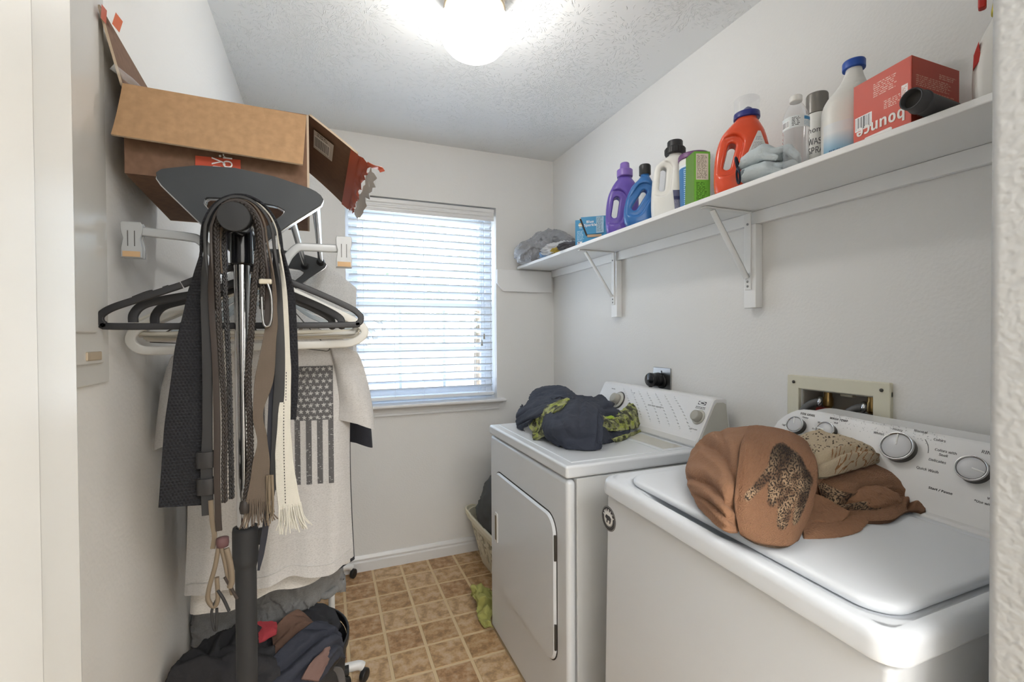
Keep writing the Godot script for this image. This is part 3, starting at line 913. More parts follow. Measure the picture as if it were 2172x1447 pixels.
	for i in e2.v.size(): e2.v[i] = Vector3(e2.v[i].x, e2.v[i].y * 0.28, e2.v[i].z)
	part("emblem_eye", e2.mesh(), MT.ink, eb).position = Vector3(0.003, 0, 0.0008)
	text("lettering", "extra large capacity", 0.0065, T.call(-1.53, 1.022), MT.ink_light, con, true)
	text("lettering", "push to start", 0.0045, T.call(-1.29, 0.975), MT.ink_light, con, true)
	text("lettering", "Timed Dry", 0.004, T.call(-1.85, 1.058), MT.ink_light, con)
	text("lettering", "Off", 0.004, T.call(-1.69, 1.056), MT.ink_light, con)

func _flat(a: Array) -> Array:
	var o := []
	for p in a: o.append_array(p)
	return o

# ------------------------------------------------------------------ washer
func build_washer() -> void:
	var A: Material = MT.washer_white
	var o := Vector3(1.0, 0, -0.738)
	var w := thing("washing_machine", "white top-loading washing machine with five-knob console, nearest the doorway", "washing machine", o)
	var z0 := -1.078 - o.z; var z1 := -0.405 - o.z; var x0 := 0.688 - o.x
	part("cabinet", span(Vector3(x0, 0.015, z0), Vector3(1.335 - o.x, 0.8815, z1), 0.012, 3), A, w)
	part("seam", span(Vector3(x0 + 0.006, 0.87, z0 + 0.006), Vector3(1.33 - o.x, 0.8885, z1 - 0.006), 0.003), MT.gap_dark, w)
	for q in [[x0 + 0.05, z0 + 0.05], [x0 + 0.05, z1 - 0.05], [0.3, z0 + 0.05], [0.3, z1 - 0.05]]:
		part("foot", lathed([0.0, 0.012, 0.02, 0.012, 0.02, 0.02, 0.012, 0.022, 0.0, 0.022], 12, Vector3(q[0], 0, q[1])), MT.black_plastic, w)
	# top deck: rounded tray with a moulded rim, groove round the lid and finger scoop
	var X0 := 0.671 - o.x; var X1 := 1.345 - o.x; var Z0 := -1.086 - o.z; var Z1 := -0.392 - o.z
	var m := MB.new()
	var prof := [[0.0, 0.888], [-0.001, 0.892], [0.0, 0.912], [0.0015, 0.920], [0.006, 0.9265], [0.013, 0.929], [0.020, 0.929]]
	var rings := []
	for p in prof:
		var r := PackedVector3Array()
		for q in rrect(X1 - X0 - p[0] * 2, Z1 - Z0 - p[0] * 2, 0.036, 8): r.append(Vector3((X0 + X1) / 2 + q.x, p[1], (Z0 + Z1) / 2 + q.y))
		rings.append(r)
	m.loft(rings, true, false)
	# surface inside the rim
	var lx0 := 0.712 - o.x; var lx1 := 1.118 - o.x; var lz0 := -1.028 - o.z; var lz1 := -0.424 - o.z
	var rows := []
	var nu := 90; var nv := 110
	for i in nu + 1:
		var r := PackedVector3Array()
		for j in nv + 1:
			var x := lerpf(X0 + 0.02, X1 - 0.02, float(i) / nu); var z := lerpf(Z0 + 0.02, Z1 - 0.02, float(j) / nv)
			var q := Vector2(x - (lx0 + lx1) / 2, z - (lz0 + lz1) / 2)
			var hw := Vector2((lx1 - lx0) / 2, (lz1 - lz0) / 2)
			var e := q.abs() - hw + Vector2(0.05, 0.05)
			var sd := Vector2(maxf(e.x, 0), maxf(e.y, 0)).length() + minf(maxf(e.x, e.y), 0) - 0.05
			var y := 0.929
			y -= 0.006 * (1.0 - smoothstep(0.004, 0.012, sd))
			var sc := smoothstep(-0.955, -0.885, z + o.z) * (1.0 - smoothstep(-0.74, -0.66, z + o.z))
			y -= 0.022 * sc * smoothstep(X0 + 0.022, X0 + 0.036, x) * (1.0 - smoothstep(lx0 + 0.04, lx0 + 0.08, x))
			# corner rounding of the inner edge
			var ce := (Vector2(x - (X0 + X1) / 2, z - (Z0 + Z1) / 2)).abs() - Vector2((X1 - X0) / 2 - 0.036, (Z1 - Z0) / 2 - 0.036)
			if ce.x > 0 and ce.y > 0:
				var cl := ce.length()
				if cl > 0.016:
					var k := ce * (0.016 / cl) - ce
					x += k.x * signf(x - (X0 + X1) / 2); z += k.y * signf(z - (Z0 + Z1) / 2)
			r.append(Vector3(x, y, z))
		rows.append(r)
	var db0 := m.v.size(); var di0 := m.ix.size()
	m.grid(rows, false, false)
	m.face(Vector3.UP, db0, di0)
	var deck := part("top_deck", m.mesh(), A, w)
	m = MB.new()
	rings = []
	for p in [[0.002, 0.926], [0.0, 0.929], [0.0, 0.935], [0.002, 0.9385], [0.006, 0.941], [0.013, 0.942], [0.05, 0.942], [0.09, 0.9415]]:
		var r := PackedVector3Array()
		for q in rrect(lx1 - lx0 - p[0] * 2, lz1 - lz0 - p[0] * 2, maxf(0.01, 0.05 - p[0] * 0.4), 9): r.append(Vector3((lx0 + lx1) / 2 + q.x, p[1], (lz0 + lz1) / 2 + q.y))
		rings.append(r)
	m.loft(rings)
	part("lid", m.mesh(), A, w)
	part("lid_hinge_bar", span(Vector3(1.125 - o.x, 0.922, lz0 + 0.01), Vector3(1.15 - o.x, 0.938, lz1 - 0.01), 0.004, 2), A, w)
	# console
	var f0 := Vector3(1.158 - o.x, 0.938, 0); var f1 := Vector3(1.252 - o.x, 1.098, 0)
	var up := (f1 - f0).normalized()
	var fb := Basis(Vector3(0, 0, 1), up, Vector3(0, 0, 1).cross(up))
	var L := (f1 - f0).length()
	var outl := PackedVector2Array()
	var zc := -0.715
	var hz := 0.297
	for i in 11:   # left end, rounded at the top
		var a := PI / 2 * i / 10
		outl.append(Vector2(-hz + 0.099 * (1 - cos(a)), L * 0.42 + L * 0.58 * sin(a)))
	for i in 11:
		var a := PI / 2 * (1.0 - i / 10.0)
		outl.append(Vector2(hz - 0.099 * (1 - cos(a)), L * 0.42 + L * 0.58 * sin(a)))
	outl.append(Vector2(hz, 0.0)); outl.append(Vector2(-hz, 0.0))
	m = MB.new()
	rings = []
	for q in [[0.010, 0.0, 0.0], [0.004, -0.002, 0.0], [0.0, -0.007, 0.0], [0.0, -0.02, 0.0], [0.0, 0.0, 1.0]]:
		var r := PackedVector3Array()
		for p in outl:
			var z: float = clampf(p.x, -hz + q[0], hz - q[0]); var s: float = clampf(p.y, 0.0, L - q[0])
			var P: Vector3 = f0 + up * s + fb.z * q[1] + Vector3(0, 0, zc + z - o.z)
			if q[2] > 0.5: P = Vector3(1.34 - o.x, P.y - 0.004, P.z)
			r.append(P)
		rings.append(r)
	m.loft(rings)
	var con := part("console", m.mesh(), MT.console_white, w)
	# front step under the console face
	part("console_base", span(Vector3(1.140 - o.x, 0.924, zc - hz - o.z), Vector3(1.20 - o.x, 0.944, zc + hz - o.z), 0.007, 3), MT.console_white, w)
	var at := func(z: float, y: float, off := 0.0003) -> Vector3: return f0 + up * ((y - 0.938) / up.y) + Vector3(0, 0, z - o.z) + fb.z * off
	var T := func(z: float, y: float) -> Transform3D: return Transform3D(fb, at.call(z, y))
	for k in [[-0.937, 1.046, 0.0235, 0.35], [-0.854, 1.048, 0.0235, 1.45], [-0.689, 1.048, 0.0335, 0.15], [-0.5535, 1.038, 0.0265, -1.75]]:
		var r: float = k[2]
		var c: Vector3 = at.call(k[0], k[1])
		var body := part("knob", lathed([0.0, 0.0, r * 0.98, 0.0, r * 0.98, 0.016, r * 0.94, 0.018, 0.0, 0.018], 40, c, fb.z), MT.dark_steel, con)
		part("knob_rim", lathed([r * 0.86, 0.016, r * 0.9, 0.0195, r * 0.97, 0.0205, r * 1.0, 0.019, r * 1.0, 0.015, r * 0.9, 0.014], 44, c, fb.z), MT.chrome, body)
		part("knob_face", lathed([0.0, 0.0195, r * 0.6, 0.0193, r * 0.88, 0.0178, r * 0.88, 0.015], 40, c, fb.z), MT.knob_grey, body)
		var dir: Vector3 = fb.x * -sin(k[3]) + fb.y * cos(k[3])
		var pm := MB.new()
		pm.rbox(Vector3.ZERO, Vector3(0.0032, r * 0.8, 0.002), 0.0008, 1)
		var ptr := part("pointer", pm.mesh(), MT.white_ink, body)
		ptr.transform = Transform3D(Basis(dir.cross(fb.z), dir, fb.z), c + dir * r * 0.46 + fb.z * 0.0198)
	var I: Material = MT.ink
	text("lettering", "SOIL LEVEL", 0.0058, T.call(-0.925, 1.0815), I, con, false, 0.0, 1.0, true)
	text("lettering", "Heavy", 0.0042, T.call(-0.928, 1.073), I, con)
	text("lettering", "Light", 0.0042, T.call(-0.977, 1.043), I, con)
	text("lettering", "WASH TEMP", 0.0058, T.call(-0.842, 1.084), I, con, false, 0.0, 1.0, true)
	text("lettering", "Hot", 0.0042, T.call(-0.845, 1.075), I, con)
	text("lettering", "Warm", 0.0042, T.call(-0.882, 1.068), I, con)
	text("lettering", "Eco", 0.0042, T.call(-0.893, 1.050), I, con)
	text("lettering", "Heavy", 0.0055, T.call(-0.708, 1.087), I, con)
	text("lettering", "Normal", 0.0055, T.call(-0.664, 1.092), I, con)
	text("lettering", "Whites", 0.0055, T.call(-0.742, 1.071), I, con)
	text("lettering", "Colors", 0.0055, T.call(-0.626, 1.082), I, con)
	text("lettering", "Colors with", 0.0055, T.call(-0.609, 1.0625), I, con)
	text("lettering", "Soak", 0.0055, T.call(-0.6105, 1.0545), I, con)
	text("lettering", "Delicates", 0.0055, T.call(-0.617, 1.041), I, con)
	text("lettering", "Quick Wash", 0.0055, T.call(-0.628, 1.020), I, con)
	text("lettering", "Start / Pause", 0.0048, T.call(-0.595, 0.988), I, con, false, 0.0, 1.0, true)
	text("lettering", "RINSE OPTION", 0.0068, T.call(-0.5235, 1.0765), I, con)
	text("lettering", "Auto Sensing", 0.006, T.call(-0.494, 1.064), I, con)
	text("lettering", "Deep Water", 0.006, T.call(-0.492, 1.006), I, con)
	text("lettering", "with Extra Rinse", 0.006, T.call(-0.4935, 0.998), I, con)
	text("lettering", "*Use with Fabric Softener", 0.0045, T.call(-0.504, 0.9875), I, con)
	var am := MB.new()
	var ap := PackedVector3Array()
	for i in 9:
		var a := lerpf(0.75, 0.1, i / 8.0)
		ap.append(at.call(-0.689 + cos(a) * 0.052, 1.048 + sin(a) * 0.044))
	am.tube(ap, 0.0006, 5)
	part("dial_arc", am.mesh(), I, con)
	# scuffed dust specks along the top of the console
	var dm := MB.new()
	var r2 := RandomNumberGenerator.new(); r2.seed = 3
	for i in 150:
		var z := r2.randf_range(-0.86, -0.62); var y := 1.094 - absf(r2.randfn()) * 0.013
		if y < 1.045: continue
		var s := r2.randf_range(0.0006, 0.0016)
		dm.rbox(at.call(z, y, 0.0001), Vector3(s * 1.6, s, 0.0004), 0.0001, 1, fb.rotated(fb.z, r2.randf() * 3.0))
	var ds := part("dust", dm.mesh(), mk("dust_grey", Color8(190, 190, 192), 0.9), con); ds.set_meta("kind", "stuff")
	# round sticker on the cabinet front
	var sx := x0 - 0.0004
	var sb := Basis(Vector3(0, 0, 1), Vector3.UP, Vector3.LEFT)
	var sc := Vector3(sx, 0.815, -1.066 - o.z)
	var st := part("sticker", lathed([0.0, -0.001, 0.0325, -0.001, 0.0325, 0.0004, 0.0, 0.0004], 40, sc, Vector3.LEFT), MT.ink, w, "round dark sticker reading AMERICA")
	for q in [[0.031, 0.0305], [0.0205, 0.0198]]:
		part("sticker_ring", lathed([q[1], 0.0005, q[0], 0.0005, q[0], 0.0008, q[1], 0.0008], 40, sc, Vector3.LEFT), MT.white_ink, st)
	var letters := "AMERICA"
	for i in 7:
		var a := deg_to_rad(72 - 24 * i)
		text("lettering", letters[i], 0.0072, Transform3D(sb * Basis(Vector3(0, 0, 1), a), sc + Vector3(-0.0006, cos(a) * 0.0215, -sin(a) * 0.0215)), MT.white_ink, st, false, 0.0, 1.0, true)
	# the animal silhouette in its middle: a bear-like figure on a pale disc
	part("sticker_disc", lathed([0.0, 0.0004, 0.0185, 0.0004, 0.0185, 0.0008, 0.0, 0.0008], 32, sc, Vector3.LEFT), MT.white_ink, st)
	var bm := MB.new()
	bm.slab(P2([-0.013, 0.004, -0.009, 0.009, -0.002, 0.008, 0.006, 0.0085, 0.013, 0.004, 0.012, -0.003, 0.009, -0.011, 0.005, -0.011, 0.006, -0.004, -0.002, -0.004, -0.004, -0.012, -0.008, -0.012, -0.007, -0.003, -0.014, 0.0]), sc + Vector3(-0.0008, 0, 0), Vector3(0, 0, 1), Vector3(0, 1, 0), 0.0006, 0.0)
	w.rotation.x = 0.033
	part("sticker_animal", bm.mesh(), MT.ink, st)

# ------------------------------------------------------------------ moulded bottles
# profile rows: height, left, right, half depth
func prof_at(pf: Array, y: float) -> Array:
	var N := pf.size()
	if y <= pf[0][0]: return [pf[0][1], pf[0][2], pf[0][3]]
	if y >= pf[N - 1][0]: return [pf[N - 1][1], pf[N - 1][2], pf[N - 1][3]]
	var i := 0
	while pf[i + 1][0] < y: i += 1
	var t: float = (y - pf[i][0]) / (pf[i + 1][0] - pf[i][0])
	var o := []
	for k in [1, 2, 3]:
		# monotone-ish cubic
		var a: float = pf[i][k]; var b: float = pf[i + 1][k]
		var h: float = pf[i + 1][0] - pf[i][0]
		var m0: float = 0.0; var m1: float = 0.0
		if i > 0: m0 = (b - pf[i - 1][k]) / (pf[i + 1][0] - pf[i - 1][0]) * h
		if i < N - 2: m1 = (pf[i + 2][k] - a) / (pf[i + 2][0] - pf[i][0]) * h
		var t2 := t * t; var t3 := t2 * t
		o.append((2 * t3 - 3 * t2 + 1) * a + (t3 - 2 * t2 + t) * m0 + (-2 * t3 + 3 * t2) * b + (t3 - t2) * m1)
	return o

func smax(a: float, b: float, k: float) -> float:
	var h := clampf(0.5 - 0.5 * (b - a) / k, 0.0, 1.0)
	return lerpf(b, a, h) + k * h * (1.0 - h)

func smin(a: float, b: float, k: float) -> float:
	return -smax(-a, -b, k)

func capsule(p: Vector3, a: Vector3, b: Vector3, ra: float, rb: float) -> float:
	var ab := b - a
	var t := clampf((p - a).dot(ab) / ab.length_squared(), 0.0, 1.0)
	return (p - a - ab * t).length() - lerpf(ra, rb, t)

func jug_mesh(pf: Array, hole: Array, pw := 2.6, cell := 0.0036) -> ArrayMesh:
	var top: float = pf[-1][0]
	var lx := 0.0; var hx := 0.0; var dz := 0.0
	for p in pf:
		lx = minf(lx, p[1]); hx = maxf(hx, p[2]); dz = maxf(dz, p[3])
	# tabulate the profile
	var n := 240
	var tab := []
	for i in n + 1: tab.append(prof_at(pf, top * i / n))
	var f := func(p: Vector3) -> float:
		var q: Array = tab[clampi(int(round(p.y / top * n)), 0, n)]
		var a: float = (q[1] - q[0]) * 0.5
		var d: float = q[2]
		var x := absf(p.x - (q[0] + q[1]) * 0.5) / a
		var z := absf(p.z) / d
		var g := (pow(pow(x, pw) + pow(z, pw), 1.0 / pw) - 1.0) * minf(a, d)
		g = smax(g, -p.y, 0.012)
		g = smax(g, p.y - top, 0.004)
		for h in hole:
			# h: x0 y0 x1 y1 radius
			var c := Vector2(p.x, p.y)
			var A := Vector2(h[0], h[1]); var Bv := Vector2(h[2], h[3])
			var ab := Bv - A
			var t := clampf((c - A).dot(ab) / ab.length_squared(), 0.0, 1.0)
			var dd := (c - A - ab * t).length()
			g = smax(g, h[4] - dd + absf(p.z) * -0.10, 0.012)
			# shallow dish round the grip
			if h.size() > 5:
				g = smax(g, minf(h[4] + h[5] - dd, absf(p.z) - d * 0.62), 0.012)
		return g
	var m := MB.new()
	m.nets(Vector3(lx - 0.012, -0.012, -dz - 0.012), Vector3(hx + 0.012, top + 0.012, dz + 0.012), cell, f)
	return m.mesh()

# a printed label that hugs the front of a jug
func jug_label(pf: Array, poly: Callable, y0: float, y1: float, pw := 2.6, off := 0.0014) -> ArrayMesh:
	var rows := []
	for i in 25:
		var y := lerpf(y1, y0, i / 24.0)
		var q := prof_at(pf, y)
		var a: float = (q[1] - q[0]) * 0.5; var c: float = (q[0] + q[1]) * 0.5
		var lim: Vector2 = poly.call(y)
		var r := PackedVector3Array()
		for j in 21:
			var x := lerpf(lim.x, lim.y, j / 20.0)
			var u := minf(absf(x - c) / a, 0.995)
			r.append(Vector3(x, y, q[2] * pow(1.0 - pow(u, pw), 1.0 / pw) + off))
		rows.append(r)
	var m := MB.new()
	m.grid(rows)
	m.face(Vector3.BACK)
	return m.mesh()

func print_tex(w: int, h: int, bg: Color, blocks: Array, sd: int) -> StandardMaterial3D:
	# blocks: [x0,y0,x1,y1, colour, kind] in pixels; kind 0 fill, 1 lines of tiny print, 2 bar code, 3 fade to colour downwards
	var im := Image.create(w, h, false, Image.FORMAT_RGB8)
	im.fill(bg)
	var r := RandomNumberGenerator.new(); r.seed = sd
	for b in blocks:
		var kind: int = b[5]
		if kind == 0:
			im.fill_rect(Rect2i(b[0], b[1], b[2] - b[0], b[3] - b[1]), b[4])
		elif kind == 1:
			var st: int = b[6] if b.size() > 6 else 6
			var y: int = b[1]
			while y < b[3]:
				var x: int = b[0]
				var lim: int = int(b[0] + (b[2] - b[0]) * r.randf_range(0.7, 1.0))
				while x < lim:
					var wd: int = r.randi_range(st, st * 4)
					for xx in range(x, mini(x + wd, lim)):
						if r.randf() < 0.8: im.fill_rect(Rect2i(xx, y + r.randi_range(0, 1), 1, maxi(1, st / 2)), b[4])
					x += wd + st / 2 + 1
				y += st
		elif kind == 2:
			im.fill_rect(Rect2i(b[0], b[1], b[2] - b[0], b[3] - b[1]), Color.WHITE)
			var x: int = b[0] + 3
			while x < b[2] - 4:
				var wd := r.randi_range(1, 4)
				im.fill_rect(Rect2i(x, b[1] + 3, wd, b[3] - b[1] - 8), Color8(25, 25, 25))
				x += wd + r.randi_range(1, 4)
		elif kind == 3:
			for y in range(b[1], b[3]):
				im.fill_rect(Rect2i(b[0], y, b[2] - b[0], 1), bg.lerp(b[4], float(y - b[1]) / (b[3] - b[1])))
	var m := StandardMaterial3D.new(); m.albedo_texture = ImageTexture.create_from_image(im); m.roughness = 0.45
	m.resource_name = "print_%d" % sd
	return m

func glassy(key: String, c: Color) -> StandardMaterial3D:
	var m := mk(key, c, 0.06); m.transparency = BaseMaterial3D.TRANSPARENCY_ALPHA
	return m

# a face card set flush on a box side (print on the carton)
func card(a: Vector3, ux: Vector3, uy: Vector3, w: float, h: float) -> ArrayMesh:
	var m := MB.new()
	var nn := ux.cross(uy).normalized()
	m.quad(a + uy * 0.0, a + ux * w, a + ux * w + uy * h, a + uy * h, nn)
	return m.mesh()

func facing(x: float, z: float, extra := 0.0) -> float:
	return atan2(-x, -z) + extra

func lump(c: Vector3, rad: Vector3, bs := Basis(), amp := 0.12, freq := 1.6, sd := 1, flat := -0.55, nu := 72, nv := 40, pw := 2.3) -> ArrayMesh:
	# a crumpled soft heap: a squashed ball with creases running over it
	var n1 := FastNoiseLite.new(); n1.seed = sd; n1.frequency = freq; n1.fractal_type = FastNoiseLite.FRACTAL_RIDGED; n1.fractal_octaves = 2; n1.noise_type = FastNoiseLite.TYPE_SIMPLEX_SMOOTH
	n1.domain_warp_enabled = true; n1.domain_warp_amplitude = 0.5; n1.domain_warp_frequency = freq * 0.6
	var n2 := FastNoiseLite.new(); n2.seed = sd + 9; n2.frequency = freq * 0.55
	var rows := []
	for i in nv + 1:
		var th := PI * i / nv
		var r := PackedVector3Array()
		for j in nu:
			var ph := TAU * j / nu
			var d := Vector3(sin(th) * cos(ph), cos(th), sin(th) * sin(ph))
			var k := 1.0 / pow(pow(absf(d.x), pw) + pow(absf(d.y), pw) + pow(absf(d.z), pw), 1.0 / pw)
			var q := d * k
			var f := 1.0 + amp * n1.get_noise_3dv(d) + amp * 1.3 * n2.get_noise_3dv(d * 1.3)
			q *= f
			if q.y < flat: q.y = lerpf(q.y, flat, 0.97)
			r.append(c + bs * (q * rad))
		rows.append(r)
	var m := MB.new()
	m.grid(rows, true, false, true)
	return m.mesh()

func build_shelf_goods() -> void:
	var Y := 1.746
	# grey carrier bag at the window end
	var bag := mk("grey_film", Color8(150, 152, 156), 0.32)
	bag.rim_enabled = true; bag.rim = 0.4
	var f1 := FastNoiseLite.new(); f1.seed = 4; f1.frequency = 11.0; f1.fractal_type = FastNoiseLite.FRACTAL_RIDGED; f1.fractal_octaves = 3; f1.domain_warp_enabled = true; f1.domain_warp_amplitude = 0.04; f1.domain_warp_frequency = 7.0
	var bm := MB.new()
	bm.nets(Vector3(-0.22, -0.01, -0.14), Vector3(0.2, 0.29, 0.14), 0.0062, func(p: Vector3) -> float:
		var a := ((p - Vector3(-0.1, 0.055, 0.0)) / Vector3(0.085, 0.075, 0.085)).length() - 1.0
		var b := ((p - Vector3(-0.02, 0.11, -0.01)).rotated(Vector3.BACK, -0.5) / Vector3(0.10, 0.075, 0.08)).length() - 1.0
		var c := ((p - Vector3(0.085, 0.14, -0.01)).rotated(Vector3.BACK, 0.45) / Vector3(0.10, 0.045, 0.07)).length() - 1.0
		var d := smin(smin(a, b, 0.25), c, 0.2) * 0.07
		d -= 0.014 * f1.get_noise_3dv(p)
		return smax(d, -p.y, 0.006))
	var g := single("plastic_bag", bm.mesh(), bag, "crumpled grey plastic carrier bag at the window end of the shelf", "bag")
	g.position = Vector3(1.225, Y, -2.50); g.rotation.y = facing(1.225, -2.5)
	# folded rags
	var r1 := single("cleaning_rag", lump(Vector3(0, 0.024, 0), Vector3(0.12, 0.04, 0.055), Basis(), 0.22, 2.6, 5), mk("rag_white", Color8(206, 208, 212), 0.9), "folded white and grey cleaning rag between the grey bag and the blue carton", "rag")
	r1.position = Vector3(1.205, Y, -2.20); r1.rotation.y = facing(1.2, -2.2)
	var r2 := single("cleaning_rag", lump(Vector3(0, 0.012, 0), Vector3(0.045, 0.02, 0.03), Basis(), 0.15, 2.2, 6), mk("rag_mustard", Color8(172, 150, 66), 0.9), "small mustard yellow cloth lying at the shelf edge in front of the white rag", "rag")
	r2.position = Vector3(1.15, Y, -2.185); r2.rotation.y = facing(1.15, -2.2)
	var r3 := single("cleaning_rag", lump(Vector3(0, 0.014, 0), Vector3(0.06, 0.024, 0.035), Basis(), 0.25, 2.6, 8), mk("rag_charcoal", Color8(92, 92, 98), 0.9), "dark grey crumpled cloth next to the blue carton", "rag")
	r3.position = Vector3(1.155, Y, -2.075); r3.rotation.y = facing(1.15, -2.1)
	var r4 := single("cleaning_rag", lump(Vector3(0, 0.014, 0), Vector3(0.05, 0.026, 0.03), Basis(), 0.25, 2.6, 18), mk("rag_blue", Color8(128, 160, 196), 0.9), "pale blue patterned cloth tucked beside the grey plastic bag", "rag")
	r4.position = Vector3(1.15, Y, -2.30); r4.rotation.y = facing(1.15, -2.3)

	# blue carton with a die-cut window
	var blue := mk("carton_blue", Color8(58, 148, 196), 0.4)
	var c := thing("detergent_carton", "small bright blue carton lettered Blue Sparkle, left of the purple bottle", "carton", Vector3(1.205, Y, -1.965), facing(1.205, -1.965, -0.12))
	part("body", B(Vector3(0.01, 0.068, -0.03), Vector3(0.175, 0.136, 0.055), 0.0015), blue, c)
	var fm := MB.new()
	fm.slab(P2([-0.05, 0.147, -0.018, 0.062, 0.052, 0.062, 0.075, 0.147]), Vector3(0, 0, -0.002), Vector3.RIGHT, Vector3.UP, 0.004, 0.0006)
	var fl := part("flap", fm.mesh(), blue, c)
	var dk := MB.new()
	dk.slab(P2([-0.056, 0.140, -0.024, 0.054, -0.012, 0.054, -0.044, 0.140]), Vector3(0, 0, -0.002), Vector3.RIGHT, Vector3.UP, 0.0028, 0.0)
	part("slot", dk.mesh(), MT.gap_dark, c)
	part("torn_edge", B(Vector3(0.017, 0.053, 0.0), Vector3(0.07, 0.013, 0.004), 0.0015), mk("kraft_pale", Color8(196, 170, 140), 0.85), c)
	text("lettering", "Blue", 0.0125, Transform3D(Basis(), Vector3(-0.004, 0.122, 0.0024)), MT.white_ink, fl, false, 0, 1, true)
	text("lettering", "Sparkle", 0.0125, Transform3D(Basis(), Vector3(-0.002, 0.106, 0.0024)), MT.white_ink, fl, false, 0, 1, true)
	part("print", card(Vector3(0.026, 0.066, 0.0024), Vector3.RIGHT, Vector3.UP, 0.036, 0.078), print_tex(72, 156, Color8(176, 208, 226), [[4, 6, 68, 150, Color8(70, 100, 130), 1, 6]], 41), fl)
	part("print", card(Vector3(-0.073, 0.004, -0.0022), Vector3.RIGHT, Vector3.UP, 0.045, 0.126), print_tex(90, 250, Color8(58, 148, 196), [[10, 96, 80, 190, Color8(214, 232, 242), 1, 7], [12, 200, 60, 236, Color8(236, 236, 240), 0], [18, 206, 36, 214, Color8(60, 60, 80), 0], [18, 222, 36, 230, Color8(60, 60, 80), 0], [28, 22, 66, 54, Color8(240, 214, 150), 0], [22, 34, 74, 46, Color8(228, 236, 240), 0], [30, 28, 60, 34, Color8(226, 150, 60), 0], [30, 58, 66, 72, Color8(230, 236, 240), 1, 6]], 43), c)

	# purple softener bottle
	var pf := [[0.0, -0.056, 0.058, 0.036], [0.02, -0.068, 0.068, 0.043], [0.1, -0.070, 0.070, 0.045], [0.17, -0.060, 0.069, 0.044], [0.215, -0.040, 0.060, 0.038], [0.240, -0.022, 0.044, 0.030], [0.252, -0.012, 0.036, 0.024], [0.268, -0.012, 0.036, 0.023]]
	var p := thing("detergent_bottle", "purple plastic bottle with a lilac cap and oval grip hole", "bottle", Vector3(1.2, Y, -1.70), facing(1.2, -1.7, 0.1), "bottles on the shelf")
	var purple := mk("purple_plastic", Color8(106, 84, 172), 0.3)
	part("body", jug_mesh(pf, [[-0.034, 0.085, -0.024, 0.15, 0.014, 0.026]]), purple, p)
	part("cap", lathed([0.0, 0.252, 0.033, 0.252, 0.034, 0.258, 0.034, 0.282, 0.031, 0.285, 0.024, 0.286, 0.021, 0.290, 0.019, 0.312, 0.016, 0.315, 0.0, 0.315], 36, Vector3(0.012, 0, 0)), mk("lilac_cap", Color8(134, 106, 186), 0.35), p)

	# blue bottle half hidden behind the white one
	pf = [[0.0, -0.055, 0.055, 0.036], [0.02, -0.064, 0.064, 0.042], [0.07, -0.066, 0.066, 0.044], [0.12, -0.055, 0.062, 0.042], [0.165, -0.034, 0.052, 0.036], [0.19, -0.01, 0.04, 0.028], [0.205, 0.0, 0.034, 0.018], [0.22, 0.0, 0.034, 0.018]]
	p = thing("detergent_bottle", "blue plastic bottle with a grip hole, between the purple and white bottles", "bottle", Vector3(1.18, Y, -1.545), facing(1.18, -1.545, 0.1), "bottles on the shelf")
	part("body", jug_mesh(pf, [[-0.026, 0.075, 0.012, 0.135, 0.012, 0.022]]), mk("blue_plastic", Color8(54, 112, 178), 0.28), p)
	part("cap", lathed([0.0, 0.21, 0.023, 0.21, 0.023, 0.245, 0.02, 0.25, 0.0, 0.25], 28, Vector3(0.017, 0, 0)), MT.black_plastic, p)

	# white bottle with a stepped black cap
	pf = [[0.0, -0.052, 0.052, 0.036], [0.015, -0.060, 0.060, 0.042], [0.08, -0.062, 0.062, 0.044], [0.16, -0.056, 0.062, 0.043], [0.2, -0.048, 0.060, 0.04], [0.225, -0.02, 0.055, 0.034], [0.238, 0.0, 0.05, 0.026], [0.25, 0.003, 0.048, 0.022]]
	p = thing("detergent_bottle", "white plastic bottle with a stepped black screw cap", "bottle", Vector3(1.205, Y, -1.412), facing(1.205, -1.412, 0.1), "bottles on the shelf")
	part("body", jug_mesh(pf, [[-0.024, 0.115, -0.018, 0.185, 0.012, 0.018]]), mk("white_plastic", Color8(232, 231, 226), 0.35), p)
	part("label", jug_label(pf, func(y: float) -> Vector2: return Vector2(0.012 + (0.1 - y) * 0.1, 0.058), 0.025, 0.1), print_tex(128, 200, Color8(96, 98, 128), [[0, 60, 128, 90, Color8(38, 44, 90), 0], [4, 100, 120, 190, Color8(190, 190, 205), 1, 8]], 47), p)
	var cp := part("cap", lathed([0.0, 0.244, 0.036, 0.244, 0.037, 0.248, 0.037, 0.266, 0.035, 0.269, 0.029, 0.270, 0.028, 0.274, 0.028, 0.292, 0.026, 0.295, 0.0, 0.295], 40, Vector3(0.025, 0, 0)), MT.black_plastic, p)
	for k in 26:
		var a := TAU * k / 26
		part("rib", B(Vector3(0.025 + cos(a) * 0.0372, 0.257, sin(a) * 0.0372), Vector3(0.0022, 0.017, 0.0022), 0.0008, 1, ), MT.black_plastic, cp)

	# tub
	p = thing("powder_tub", "white tub with a purple lid and blue printed label beside the green box", "tub", Vector3(1.225, Y, -1.30), facing(1.225, -1.3), "")
	part("body", lathed([0.0, 0.0, 0.044, 0.0, 0.046, 0.006, 0.051, 0.186, 0.049, 0.19, 0.0, 0.19], 40), MT.white_plastic, p)
	part("lid", lathed([0.0, 0.186, 0.053, 0.186, 0.054, 0.19, 0.054, 0.202, 0.051, 0.207, 0.0, 0.207], 40), mk("purple_lid", Color8(112, 70, 118), 0.4), p)
	var lm := MB.new()
	var rws := []
